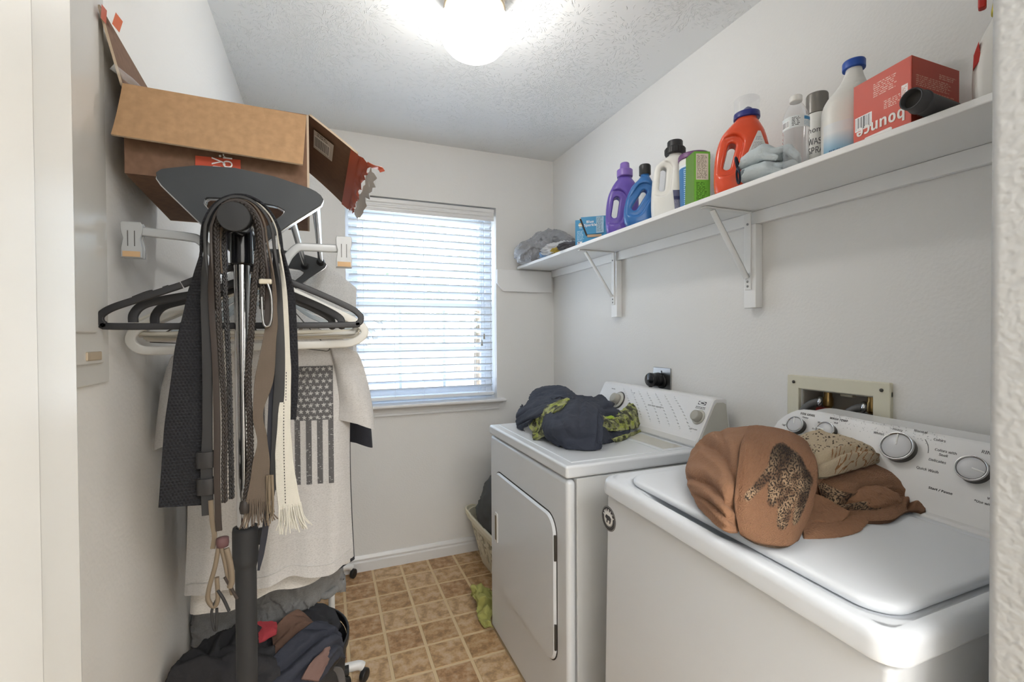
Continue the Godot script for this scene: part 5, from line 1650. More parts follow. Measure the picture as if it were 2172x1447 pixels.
	part("sticker", cm.mesh(), print_tex(180, 80, Color8(214, 210, 206), [[8, 10, 150, 60, Color8(30, 30, 30), 2], [30, 64, 140, 76, Color8(80, 80, 80), 1, 8]], 83), rf, "bar code sticker")
	# orange print block on the front side, turned lettering
	var pb := MB.new()
	pb.quad(Vector3(-0.22, 1.644, -0.998) + o, Vector3(-0.148, 1.646, -0.998) + o, Vector3(-0.148, 1.592, -0.998) + o, Vector3(-0.221, 1.591, -0.998) + o, Vector3.BACK)
	var fs: Node = t.get_node("front_side")
	part("print_block", pb.mesh(), mk("print_orange", Color8(192, 78, 52), 0.7), fs)
	var tb := Basis(Vector3(0, 0, 1), PI / 2)
	text("lettering", "ay.", 0.020, Transform3D(tb, Vector3(-0.189, 1.634, -0.997) + o), MT.white_ink, fs)
	text("lettering", "more", 0.020, Transform3D(tb, Vector3(-0.171, 1.635, -0.997) + o), MT.white_ink, fs)
	# scraps of orange tape on the upright flap
	var lf: Node = t.get_node("left_flap")
	part("tape_tag", card(Vector3(-0.335, 1.848, -0.988) + o, Vector3(0, 0.1, -1).normalized(), Vector3(0.35, 1, 0.2).normalized(), 0.03, 0.02), mk("tape_bright", Color8(226, 110, 60), 0.4), lf)
	part("tape_tag", card(Vector3(-0.341, 1.84, -0.962) + o, Vector3(0, 0.1, -1).normalized(), Vector3(0.1, 1, 0.1).normalized(), 0.02, 0.022), tape, lf)
	# a clear hanger end poking out of the box
	single("clear_hanger", tubed(smooth(V([-0.337, 1.777, -0.99, -0.324, 1.769, -1, -0.311, 1.761, -1.02, -0.27, 1.72, -1.08, -0.2, 1.66, -1.15])), 0.006, 10), MT.clear_plastic, "clear plastic hanger end sticking out of the cardboard box", "hanger")

# ------------------------------------------------------------------ belts
func over(z: float, xl: float, xr: float, peak: float) -> Array:
	# the bend over the rail, left foot to right foot
	var o := []
	for i in 9:
		var a := PI * (1.0 - i / 8.0)
		var cx := (xl + xr) / 2; var rx := (xr - xl) / 2
		o.append_array([cx + cos(a) * rx, RY - 0.03 + sin(a) * (peak - RY + 0.03), z])
	return o

func braid(pts: PackedVector3Array, rad: float, pitch: float) -> ArrayMesh:
	# three strands plaited round the path
	var p := smooth(pts, 24)
	var m := MB.new()
	for s in 3:
		var q := PackedVector3Array()
		var L := 0.0
		for i in p.size():
			if i: L += (p[i] - p[i - 1]).length()
			var a := TAU * (L / pitch) + TAU * s / 3.0
			q.append(p[i] + Vector3(sin(a) * rad, 0, sin(a * 2.0) * rad * 0.45))
		m.tube(q, rad * 0.72, 6)
	return m.mesh()

func fringe(p: Vector3, w: float, len: float, n: int, sd: int, lean := 0.0) -> ArrayMesh:
	var r := RandomNumberGenerator.new(); r.seed = sd
	var m := MB.new()
	for i in n:
		var x := (i / float(n - 1) - 0.5) * w
		var L := len * r.randf_range(0.7, 1.1)
		m.tube(smooth(PackedVector3Array([p + Vector3(x, 0.006, r.randf_range(-0.002, 0.002)), p + Vector3(x * 1.15 + lean * 0.4, -L * 0.5, r.randf_range(-0.004, 0.004)), p + Vector3(x * 1.5 + lean + r.randf_range(-0.004, 0.004), -L, r.randf_range(-0.005, 0.006))]), 4), 0.0011, 5)
	return m.mesh()

func cloth_mat(key: String, c: Color, per_m := 300.0, cm := 0.03, rough := 0.92) -> StandardMaterial3D:
	var m := mk(key, c, rough)
	bump(m, MT.weave_tex, cm); tri3(m, per_m / 32.0)
	return m

func build_belts() -> void:
	var web := mk("webbing_black", Color8(31, 32, 37), 0.9); bump(web, MT.weave_tex, 0.16); tri3(web, 6.0)
	var leather := mk("leather_black", Color8(44, 43, 44), 0.5)
	var lgrey := mk("leather_grey", Color8(46, 46, 47), 0.6)
	var bro := mk("leather_brown", Color8(54, 45, 40), 0.55)
	var dbro := mk("leather_dark_brown", Color8(46, 40, 37), 0.55)
	var tan := mk("leather_tan", Color8(122, 108, 90), 0.65)
	var sued := cloth_mat("suede_taupe", Color8(100, 88, 77), 600, 0.03)
	var navy := mk("belt_navy", Color8(38, 40, 50), 0.7)
	var white := cloth_mat("belt_cream", Color8(208, 204, 193), 600, 0.04)
	var G := "belts over the rack rail"
	# 1 wide black webbing
	var z := -0.916
	var p := V([-0.226, 1.036, z + 0.012, -0.222, 1.093, z + 0.011, -0.218, 1.155, z + 0.01, -0.210, 1.275, z + 0.006, -0.202, 1.371, z, -0.199, 1.42, z])
	p.append_array(V(over(z, -0.193, -0.074, 1.556)))
	p.append_array(V([-0.065, 1.386, z, -0.061, 1.271, z, -0.062, 1.212, z, -0.066, 1.165, z]))
	var wide := [0.061, 0.061, 0.061, 0.050, 0.034, 0.026]
	for i in 13: wide.append(0.024)
	var b := thing("belt", "wide black webbing belt hanging flat on the left side of the rack post", "belt", Vector3(RX, RY, z), 0, G)
	var off := -Vector3(RX, RY, z)
	for i in p.size(): p[i] += off
	part("strap", ribbon_at(p, wide, 0.004, off), web, b)
	# 2 smooth grey leather belt with keeper loops
	z = -0.892
	b = thing("belt", "smooth dark grey leather belt with two keeper loops at its lower end", "belt", Vector3(RX, RY, z), 0, G)
	off = -Vector3(RX, RY, z)
	p = V([-0.186, 1.02, z, -0.187, 1.091, z, -0.185, 1.169, z, -0.184, 1.275, z, -0.185, 1.372, z])
	p.append_array(V(over(z, -0.184, -0.084, 1.547)))
	p.append_array(V([-0.079, 1.385, z - 0.004, -0.077, 1.272, z - 0.004, -0.081, 1.177, z - 0.004, -0.084, 1.111, z - 0.004, -0.092, 1.038, z - 0.004]))
	for i in p.size(): p[i] += off
	var w2 := [0.017, 0.017, 0.014, 0.014, 0.014]
	for i in 9: w2.append(0.014)
	w2.append_array([0.014, 0.016, 0.018, 0.018, 0.008])
	part("strap", ribbon_at(p, w2, 0.005, off), lgrey, b)
	for y in [1.112, 1.068]:
		var rg := PackedVector3Array()
		for i in 21:
			var a := TAU * i / 20
			rg.append(Vector3(-0.187 + cos(a) * 0.0135, y, z + sin(a) * 0.0085) + off)
		var lm := MB.new()
		lm.sweep(rg, P2([-0.013, -0.001, 0.013, -0.001, 0.013, 0.001, -0.013, 0.001]), Vector3.UP)
		part("keeper_loop", lm.mesh(), leather, b)
	var tip := MB.new()
	tip.sweep(smooth(V([-0.181, 1.045, z + 0.004, -0.179, 1.01, z + 0.005, -0.176, 0.985, z + 0.006, -0.179, 0.965, z + 0.005]).duplicate()), P2([-0.0035, -0.0015, 0.0035, -0.0015, 0.0035, 0.0015, -0.0035, 0.0015]), Vector3.RIGHT)
	var tn := part("tip", tip.mesh(), tan, b); tn.position = off
	# 3 thin brown belt ending in leather knots and toggles
	z = -0.884
	b = thing("belt", "thin brown leather belt ending in tan leather knots and loose thongs", "belt", Vector3(RX, RY, z), 0, G)
	off = -Vector3(RX, RY, z)
	p = V([-0.169, 0.994, z, -0.170, 1.018, z, -0.171, 1.089, z, -0.170, 1.152, z, -0.171, 1.274, z, -0.175, 1.371, z])
	p.append_array(V(over(z, -0.174, -0.098, 1.540)))
	p.append_array(V([-0.094, 1.40, z, -0.095, 1.33, z]))
	for i in p.size(): p[i] += off
	var w3 := []
	for i in p.size(): w3.append(0.009)
	part("strap", ribbon_at(p, w3, 0.004, off), bro, b)
	part("red_wrap", lathed([0.0, 0.0, 0.0085, 0.0, 0.0095, 0.006, 0.009, 0.014, 0.0, 0.016], 14, Vector3(-0.164, 0.968, z + 0.002) + off), mk("wrap_red", Color8(98, 68, 68), 0.7), b)
	for q in [[V([-0.166, 0.97, z + 0.004, -0.160, 0.945, z + 0.007, -0.155, 0.915, z + 0.008, -0.150, 0.888, z + 0.006]), 0.0036, tan], [V([-0.158, 0.965, z + 0.006, -0.152, 0.94, z + 0.01, -0.150, 0.915, z + 0.011, -0.153, 0.902, z + 0.01]), 0.0046, tan], [V([-0.168, 0.98, z + 0.002, -0.174, 0.94, z + 0.004, -0.183, 0.905, z + 0.005, -0.185, 0.885, z + 0.004, -0.177, 0.872, z + 0.004, -0.171, 0.885, z + 0.006, -0.172, 0.92, z + 0.006]), 0.0036, tan], [V([-0.171, 0.90, z + 0.008, -0.163, 0.885, z + 0.009, -0.155, 0.862, z + 0.008]), 0.0024, lgrey], [V([-0.172, 0.885, z + 0.004, -0.180, 0.865, z + 0.005, -0.178, 0.838, z + 0.004, -0.174, 0.835, z + 0.004, -0.173, 0.868, z + 0.004]), 0.0022, lgrey], [V([-0.160, 0.92, z + 0.01, -0.150, 0.897, z + 0.01, -0.143, 0.88, z + 0.009]), 0.0024, bro]]:
		var tb := part("thong", tubed(smooth(q[0], 6), q[1], 8), q[2], b); tb.position = off
	# 4..6 braided belts
	for q in [[-0.881, [[-0.160, 1.041], [-0.160, 1.096], [-0.158, 1.183], [-0.162, 1.274], [-0.165, 1.371]], [-0.166, -0.104, 1.537], [[-0.1, 1.43], [-0.102, 1.36]], 0.0029, dbro, "dark brown braided leather belt, second strand left of the chrome post"], [-0.900, [[-0.153, 1.04], [-0.1535, 1.15], [-0.155, 1.274], [-0.158, 1.372]], [-0.160, -0.108, 1.531], [[-0.105, 1.43], [-0.103, 1.38]], 0.0029, leather, "black braided belt hanging close against the left of the chrome post"], [-0.8865, [[-0.17, 1.36], [-0.172, 1.43]], [-0.170, -0.106, 1.542], [[-0.106, 1.467], [-0.113, 1.394], [-0.118, 1.325], [-0.124, 1.246], [-0.122, 1.166], [-0.123, 1.094], [-0.131, 1.032]], 0.0034, dbro, "brown braided belt that crosses in front of the chrome post"]]:
		z = q[0]
		b = thing("belt", q[6], "belt", Vector3(RX, RY, z), 0, G)
		off = -Vector3(RX, RY, z)
		p = PackedVector3Array()
		for a in q[1]: p.append(Vector3(a[0], a[1], z))
		p.append_array(V(over(z, q[2][0], q[2][1], q[2][2])))
		for a in q[3]: p.append(Vector3(a[0], a[1], z + (0.006 if a[0] < -0.11 else 0.0)))
		for i in p.size(): p[i] += off
		part("strap", braid(p, q[4], 0.021), q[5], b)
		if q[4] > 0.0032:
			part("knot", lathed([0.0, 0.0, 0.007, 0.003, 0.0085, 0.012, 0.007, 0.022, 0.0, 0.026], 14, p[-1] + Vector3(0, -0.016, 0)), dbro, b)
	# 7 taupe suede sash with fringe
	z = -0.886
	b = thing("belt", "taupe suede sash belt with a fringed end, right of the chrome post", "belt", Vector3(RX, RY, z), 0, G)
	off = -Vector3(RX, RY, z)
	p = V([-0.165, 1.42, z - 0.012])
	p.append_array(V(over(z - 0.006, -0.163, -0.094, 1.543)))
	p.append_array(V([-0.085, 1.411, z, -0.083, 1.369, z, -0.089, 1.325, z + 0.002, -0.099, 1.245, z + 0.008, -0.109, 1.185, z + 0.013, -0.103, 1.14, z + 0.013, -0.106, 1.093, z + 0.011, -0.111, 1.037, z + 0.010]))
	for i in p.size(): p[i] += off
	var w7 := []
	for i in 10: w7.append(0.011)
	w7.append_array([0.006, 0.007, 0.019, 0.028, 0.015, 0.015, 0.027, 0.035])
	part("strap", ribbon_at(p, w7, 0.003, off), sued, b)
	part("fringe", fringe(Vector3(-0.111, 1.037, z + 0.010) + off, 0.034, 0.04, 26, 4), sued, b)
	part("tassel", fringe(Vector3(-0.092, 1.075, z + 0.016) + off, 0.009, 0.07, 12, 5), tan, b)
	# 8 cream woven belt with tassel
	z = -0.902
	b = thing("belt", "cream woven cotton belt with a dark stitched line and a white tassel", "belt", Vector3(RX, RY, z), 0, G)
	off = -Vector3(RX, RY, z)
	p = V([-0.182, 1.40, z - 0.01])
	p.append_array(V(over(z - 0.01, -0.178, -0.078, 1.549)))
	p.append_array(V([-0.0695, 1.385, z + 0.002, -0.0675, 1.299, z + 0.003, -0.067, 1.242, z + 0.004, -0.0715, 1.168, z + 0.009, -0.072, 1.102, z + 0.010, -0.0685, 1.051, z + 0.010, -0.064, 1.015, z + 0.010]))
	for i in p.size(): p[i] += off
	var w8 := []
	for i in 10: w8.append(0.010)
	w8.append_array([0.010, 0.012, 0.014, 0.020, 0.028, 0.033, 0.036])
	part("strap", ribbon_at(p, w8, 0.003, off), white, b)
	part("fringe", fringe(Vector3(-0.064, 1.015, z + 0.010) + off, 0.034, 0.042, 34, 6, 0.006), white, b)
	var sm := MB.new()
	for i in 44:
		var y := lerpf(1.25, 1.025, i / 43.0)
		var k := 0.0
		var x := -0.0705 + (0.003 if y > 1.2 else 0.0) - 0.0015 * sin((y - 1.02) * 14.0)
		sm.rbox(Vector3(x, y, z + 0.0125 - smoothstep(1.13, 1.25, y) * 0.007) + off, Vector3(0.0013, 0.0028, 0.0012), 0.0004)
	var sp := part("stitching", sm.mesh(), MT.black_plastic, b); sp.set_meta("kind", "stuff")
	# 9 dark strap whose pointed end hangs below the others
	z = -0.896
	b = thing("belt", "narrow dark brown strap whose pointed tip hangs lowest, right of the post sleeve", "belt", Vector3(RX, RY, z), 0, G)
	off = -Vector3(RX, RY, z)
	p = V([-0.158, 1.43, z - 0.012])
	p.append_array(V(over(z - 0.008, -0.156, -0.1, 1.534)))
	p.append_array(V([-0.0885, 1.36, z - 0.008, -0.0875, 1.27, z - 0.006, -0.092, 1.16, z - 0.004, -0.098, 1.05, z - 0.002, -0.101, 1.0, z, -0.104, 0.974, z, -0.109, 0.942, z, -0.114, 0.912, z]))
	for i in p.size(): p[i] += off
	var w9 := []
	for i in 10: w9.append(0.010)
	w9.append_array([0.010, 0.012, 0.012, 0.011, 0.010, 0.010, 0.009, 0.004])
	part("strap", ribbon_at(p, w9, 0.003, off), navy, b)
	# a metal clasp
	b = thing("belt_clasp", "small pale metal clasp hooked among the belts right of the chrome post", "clasp", Vector3(-0.0955, 1.37, -0.874))
	part("bar", B(Vector3(0, 0.036, 0), Vector3(0.020, 0.009, 0.006), 0.0028, 2), mk("bone", Color8(196, 188, 170), 0.4), b)
	part("hook", tubed(smooth(V([0.002, 0.036, 0, 0.008, 0.015, 0.001, 0.009, -0.015, 0.001, 0.006, -0.036, 0.001, -0.002, -0.038, 0.001, -0.005, -0.02, 0.001, -0.006, 0.01, 0.0])), 0.0022, 8), MT.steel, b)

func ribbon_at(p: PackedVector3Array, w: Array, thick: float, off: Vector3) -> ArrayMesh:
	var per := 10
	var q := smooth(p, per)
	var ws := smooth1(w, per)
	var sc := PackedVector2Array(); var sides := PackedVector3Array()
	for i in q.size():
		var k := smoothstep(RY - 0.16, RY - 0.02, q[i].y - off.y)
		sc.append(Vector2(ws[i], 1.0))
		var a := k * PI * 0.5
		sides.append(Vector3(cos(a), 0, sin(a)))
	var m := MB.new()
	m.sweep(q, P2([-0.5, -thick * 0.3, -0.46, -thick * 0.5, 0.46, -thick * 0.5, 0.5, -thick * 0.3, 0.5, thick * 0.3, 0.46, thick * 0.5, -0.46, thick * 0.5, -0.5, thick * 0.3]), Vector3.RIGHT, sc, true, sides)
	return m.mesh()

func weave_texture() -> ImageTexture:
	var S := 256
	var im := Image.create(S, S, false, Image.FORMAT_L8)
	for y in S:
		for x in S:
			var v := 0.5 + 0.25 * sin(TAU * x / 8.0 + (PI if (y / 8) % 2 else 0.0)) + 0.25 * sin(TAU * y / 8.0)
			im.set_pixel(x, y, Color(v, v, v))
	return ImageTexture.create_from_image(im)

# ------------------------------------------------------------------ hangers
func flat_bar(pts: PackedVector3Array, w: float, t: float, per := 6, closed := false) -> ArrayMesh:
	# flat moulded bar: w in the plane of the hanger, t across it
	var p := smooth(pts, per)
	var m := MB.new()
	m.sweep(p, P2([-t * 0.5, -w * 0.34, -t * 0.3, -w * 0.5, t * 0.3, -w * 0.5, t * 0.5, -w * 0.34, t * 0.5, w * 0.34, t * 0.3, w * 0.5, -t * 0.3, w * 0.5, -t * 0.5, w * 0.34]), Vector3(0, 0, 1))
	return m.mesh()

func hook(neck: float, r := 0.0021) -> ArrayMesh:
	# from the neck up and over the rail; local origin is the top of the rail
	var p := [0.0, neck, 0.0, 0.0, neck * 0.45, 0.0, 0.012, -0.028, 0.0]
	for i in 8:
		var a := lerpf(-0.5, PI, i / 7.0)
		p.append_array([cos(a) * 0.0162, -0.0125 + sin(a) * 0.0162, 0.0])
	p.append_array([-0.0165, -0.02, 0.0])
	return tubed(smooth(V(p), 4), r, 8)

func build_hangers() -> void:
	var top := RY + 0.0125
	var blk := mk("hanger_black", Color8(42, 42, 45), 0.5)
	var wht := mk("hanger_white", Color8(214, 213, 208), 0.4)
	var crm := mk("hanger_cream", Color8(206, 201, 187), 0.45)
	var clr := mk("hanger_frosted", Color8(182, 185, 187), 0.25); clr.backlight = Color(0.3, 0.3, 0.3)
	# 1: the black one in front, full triangle with a bar
	var h := thing("hanger", "black plastic hanger with notched arms and a straight bar, in front of the others", "hanger", Vector3(RX - 0.006, top, -0.957), 0.0, "black hangers")
	part("frame", flat_bar(V([-0.09, -0.116, 0, -0.15, -0.141, 0, -0.185, -0.156, 0, -0.200, -0.167, 0, -0.203, -0.176, 0, -0.198, -0.184, 0, -0.18, -0.1875, 0, 0.0, -0.186, 0, 0.18, -0.184, 0, 0.200, -0.181, 0, 0.206, -0.172, 0, 0.202, -0.163, 0, 0.185, -0.150, 0, 0.12, -0.120, 0, 0.05, -0.092, 0, 0.02, -0.083, 0, 0.0, -0.081, 0, -0.02, -0.084, 0, -0.05, -0.096, 0, -0.088, -0.115, 0]), 0.0115, 0.0065), blk, h)
	for s in [-1.0, 1.0]:
		part("notch_hook", flat_bar(V([s * 0.158, -0.1395, 0, s * 0.14, -0.1305, 0, s * 0.131, -0.1275, 0]), 0.005, 0.006), blk, h)
		part("notch_hook", flat_bar(V([s * 0.108, -0.1185, 0, s * 0.116, -0.122, 0]), 0.005, 0.006), blk, h)
	part("hook", hook(-0.083, 0.0028), blk, h)
	# 2, 3: curved-arm black hangers behind it
	for q in [[-0.972, 0.10, "black curved-arm hanger showing its rounded left end inside the front hanger", -0.012], [-0.977, -0.12, "black curved-arm hanger, third of the black hangers from the camera", 0.006]]:
		h = thing("hanger", q[2], "hanger", Vector3(RX + q[3] + 0.01, top, q[0] - 0.03), q[1], "black hangers")
		part("frame", flat_bar(V([-0.172, -0.180, 0, -0.171, -0.166, 0, -0.160, -0.151, 0, -0.135, -0.141, 0, -0.06, -0.122, 0, 0.0, -0.10, 0, 0.06, -0.125, 0, 0.115, -0.150, 0, 0.145, -0.168, 0, 0.15, -0.18, 0]), 0.014, 0.0065), blk, h)
		part("knob", lathed([0.0, -0.005, 0.008, -0.005, 0.0085, 0.0, 0.008, 0.005, 0.0, 0.005], 16, Vector3(0.15, -0.184, 0), Vector3.BACK), blk, h)
		part("hook", hook(-0.1, 0.0024), MT.steel, h)
	# 4: skirt hanger with clips
	h = thing("skirt_hanger", "frosted white skirt hanger with a spring clip at each end", "hanger", Vector3(RX, top, -1.035), 0.0)
	part("bar", flat_bar(V([-0.185, -0.012, 0, -0.14, -0.015, 0, -0.10, -0.018, 0, -0.086, -0.022, 0, -0.07, -0.038, 0, -0.045, -0.068, 0, 0.0, -0.073, 0, 0.05, -0.068, 0, 0.068, -0.042, 0, 0.083, -0.026, 0, 0.10, -0.0235, 0, 0.14, -0.023, 0, 0.17, -0.022, 0]), 0.016, 0.008), clr, h)
	part("hook", hook(-0.073), MT.steel, h)
	for s in [-1.0, 1.0]:
		var cx: float = -0.187 if s < 0 else 0.172
		var cy: float = -0.02
		var cm := MB.new()
		cm.slab(P2([-0.016, 0.018, -0.014, 0.022, 0.014, 0.022, 0.016, 0.018, 0.0155, 0.004, 0.0125, -0.008, 0.0155, -0.026, 0.0155, -0.042, -0.0155, -0.042, -0.0155, -0.026, -0.0125, -0.008, -0.0155, 0.004]), Vector3(cx, cy, 0.004), Vector3.RIGHT, Vector3.UP, 0.0065, 0.0012)
		cm.slab(P2([-0.016, 0.018, -0.014, 0.022, 0.014, 0.022, 0.016, 0.018, 0.0155, 0.004, 0.0125, -0.008, 0.0155, -0.026, 0.0155, -0.042, -0.0155, -0.042, -0.0155, -0.026, -0.0125, -0.008, -0.0155, 0.004]), Vector3(cx, cy, -0.0105), Vector3.RIGHT, Vector3.UP, 0.0065, 0.0012)
		var cl := part("clip", cm.mesh(), clr, h)
		for x in [-0.005, 0.005]: part("spring_wire", B(Vector3(cx + x, cy - 0.008, 0.0108), Vector3(0.0013, 0.028, 0.001), 0.0004), MT.dark_steel, cl)
		part("pad", B(Vector3(cx, cy - 0.036, 0.0105), Vector3(0.026, 0.010, 0.0016), 0.0006), mk("pad_tan", Color8(204, 170, 130), 0.8), cl)
	# 5: broad white hanger with a rounded frame
	h = thing("hanger", "broad white plastic hanger with thick rounded ends below the black one", "hanger", Vector3(RX, top, -1.075), 0.0, "white hangers")
	part("frame", flat_bar(V([0.0, -0.085, 0, -0.06, -0.11, 0, -0.13, -0.15, 0, -0.185, -0.182, 0, -0.203, -0.198, 0, -0.205, -0.215, 0, -0.19, -0.229, 0, -0.15, -0.231, 0, 0.0, -0.226, 0, 0.15, -0.223, 0, 0.19, -0.219, 0, 0.212, -0.204, 0, 0.212, -0.188, 0, 0.19, -0.171, 0, 0.13, -0.142, 0, 0.06, -0.106, 0, 0.0, -0.085, 0]), 0.017, 0.012, 8), wht, h)
	part("hook", hook(-0.085), MT.steel, h)
	# 6..10: tube hangers packed behind
	var k := 0
	for q in [[-1.095, 0.05, crm, 0.0, "cream tube hanger packed right behind the broad white one"], [-1.11, -0.05, wht, -0.006, "white tube hanger in the middle of the packed hangers"], [-1.125, 0.07, crm, 0.004, "second cream tube hanger, deeper in the packed hangers"], [-1.14, -0.02, wht, -0.002, "white tube hanger nearest to the grey shirts"]]:
		h = thing("hanger", q[4], "hanger", Vector3(RX + q[3], top, q[0]), q[1], "packed tube hangers")
		var d := 0.004 * k
		part("frame", tubed(smooth(V([0.0, -0.086 - d, 0, -0.06, -0.108 - d, 0, -0.13, -0.14 - d, 0, -0.185, -0.168 - d, 0, -0.200, -0.180 - d, 0, -0.198, -0.193 - d, 0, -0.18, -0.199 - d, 0, 0.0, -0.197 - d, 0, 0.18, -0.195 - d, 0, 0.2, -0.188 - d, 0, 0.202, -0.175 - d, 0, 0.185, -0.163 - d, 0, 0.13, -0.136 - d, 0, 0.06, -0.105 - d, 0, 0.0, -0.086 - d, 0]), 5), 0.0046, 8), q[2], h)
		part("hook", hook(-0.086 - d), MT.steel, h)
		k += 1
	# clear curved hangers whose right ends stick out
	glassy("clear_hanger", Color(0.78, 0.84, 0.87, 0.42))
	for q in [[-1.70, 0.325, -0.168, "clear plastic hanger whose curved end sticks out farthest right", 0.0], [-1.26, 0.255, -0.197, "clear plastic hanger, its curved end just below the longest one", 0.0], [-1.30, 0.24, -0.212, "clear plastic hanger, lowest of the three curved clear ends", 0.0]]:
		h = thing("clear_hanger", q[3], "hanger", Vector3(RX, top, q[0]), 0.0, "clear hangers")
		var e: float = q[1]; var y: float = q[2]
		part("frame", flat_bar(V([-0.19, y - 0.006, 0, -0.17, y + 0.02, 0, -0.1, y + 0.06, 0, 0, -0.09, 0, 0.1, y + 0.058, 0, e - 0.075, y + 0.035, 0, e - 0.028, y + 0.02, 0, e - 0.006, y + 0.002, 0, e, y - 0.018, 0]), 0.012, 0.006), MT.clear_hanger, h)
		part("hook", hook(-0.09), MT.steel, h)
	# a black wire end below the white bar
	h = thing("wire_hanger", "thin dark wire hanger whose lower corner shows under the white hanger", "hanger", Vector3(RX, top, -1.155), 0.0)
	part("frame", tubed(smooth(V([0, -0.05, 0, -0.1, -0.15, 0, -0.19, -0.205, 0, -0.195, -0.213, 0, -0.18, -0.217, 0, 0.02, -0.226, 0, 0.115, -0.237, 0, 0.137, -0.24, 0, 0.142, -0.232, 0, 0.13, -0.222, 0, 0.07, -0.15, 0, 0, -0.05, 0]), 6), 0.0013, 6), MT.dark_steel, h)
	part("hook", hook(-0.05, 0.0013), MT.dark_steel, h)

# ------------------------------------------------------------------ cloth
func jersey(key: String, c: Color, cm := 0.04) -> StandardMaterial3D:
	var m := mk(key, c, 0.95)
	var tone: Texture2D = noise_tex(0.16, 256, FastNoiseLite.TYPE_SIMPLEX, 3, 23, ramp([Color(0.86, 0.86, 0.86), Color(1, 1, 1), Color(0.9, 0.9, 0.9)], [0.2, 0.5, 0.9])) if not MT.has("melange") else MT.melange
	MT["melange"] = tone
	m.albedo_texture = tone; m.uv1_triplanar = true; m.uv1_scale = Vector3(3, 7, 3)
	m.rim_enabled = true; m.rim = 0.3; m.rim_tint = 0.5
	return m

# shirt hanging from its hanger. Rows from the shoulder line down; local origin at the middle of the neck
class Shirt:
	var half := 0.19       # half width at the chest
	var len := 0.62
	var drop := 0.06       # how far the shoulders fall
	var neck := 0.075
	var depth := 0.026
	var fold := 0.009
	var phase := 0.0
	var skew := 0.0        # hem lower at one side
	var flare := 0.0
	func width(v: float) -> float:
		return half * (1.0 + flare * v) * (1.0 - 0.05 * sin(v * PI))
	func top(s: float) -> float:
		var a := absf(s)
		if a < neck / half: return -0.035 * sqrt(maxf(0.0, 1.0 - pow(a * half / neck, 2.0)))
		return -drop * (a - neck / half) / (1.0 - neck / half)
	func pt(s: float, v: float, side: float) -> Vector3:
		var w := width(v)
		var y0 := top(s)
		var hem := -len + skew * s + 0.008 * sin(s * 7.0 + phase)
		var y := lerpf(y0, hem, v)
		var env := sqrt(maxf(0.0, 1.0 - pow(absf(s), 3.0)))
		var f := fold * (0.25 + v) * (sin(s * 9.0 + phase + v * 1.5) * 0.6 + sin(s * 17.0 - phase * 2.0 + v * 2.6) * 0.3 + sin(s * 5.0 - v * 6.0 + phase) * 0.35)
		var z := side * depth * env * (0.55 + 0.6 * v) + f
		return Vector3(w * s, y, z)
	func body() -> ArrayMesh:
		var m := MB.new()
		var rows := []
		var nv := 44; var ns := 36
		for i in nv + 1:
			var v := float(i) / nv
			var r := PackedVector3Array()
			for j in ns + 1: r.append(pt(lerpf(-1, 1, float(j) / ns), v, 1.0))
			for j in ns + 1: r.append(pt(lerpf(1, -1, float(j) / ns), v, -1.0))
			rows.append(r)
		m.grid(rows, true, false, true)
		# turned-up hem, inside
		var r2 := []
		for q in [[0.0, 1.0], [0.0, 0.96]]:
			var r := PackedVector3Array()
			for j in ns + 1: r.append(pt(lerpf(-1, 1, float(j) / ns) * 0.985, q[1], 0.9))
			for j in ns + 1: r.append(pt(lerpf(1, -1, float(j) / ns) * 0.985, q[1], -0.9))
			r2.append(r)
		m.grid(r2, true)
		return m.mesh()
	func sleeve(s: float, out: float, len2: float, wid: float, z := 0.0) -> ArrayMesh:
		# s -1 left, 1 right; from the shoulder end down to the cuff
		var m := MB.new()
		var rows := []
		var a := Vector3(s * half * 0.86, -drop - 0.004, z)
		for i in 17:
			var v := i / 16.0
			var c := a + Vector3(s * out * sin(v * PI * 0.5), -len2 * pow(v, 1.25), 0)
			var w := lerpf(wid * 0.9, wid, v)
			var r := PackedVector3Array()
			for j in 24:
				var t := TAU * j / 24
				var fx := cos(t) * w
				r.append(c + Vector3(fx * (0.85 + 0.15 * v) , -absf(fx) * 0.1 - s * fx * 0.35, sin(t) * (0.016 + 0.012 * v) + 0.006 * sin(v * 6.0 + t * 2.0 + phase)))
			rows.append(r)
		m.grid(rows, true, false, true)
		return m.mesh()

func shirt_thing(label: String, at: Vector3, s: Shirt, m: Material, sl: Array, turn := 0.0, group := "") -> Node3D:
	var t := thing("shirt", label, "shirt", at, turn, group)
	part("body", s.body(), m, t)
	for q in sl: part("sleeve", s.sleeve(q[0], q[1], q[2], q[3], q[4]), m, t)
	return t

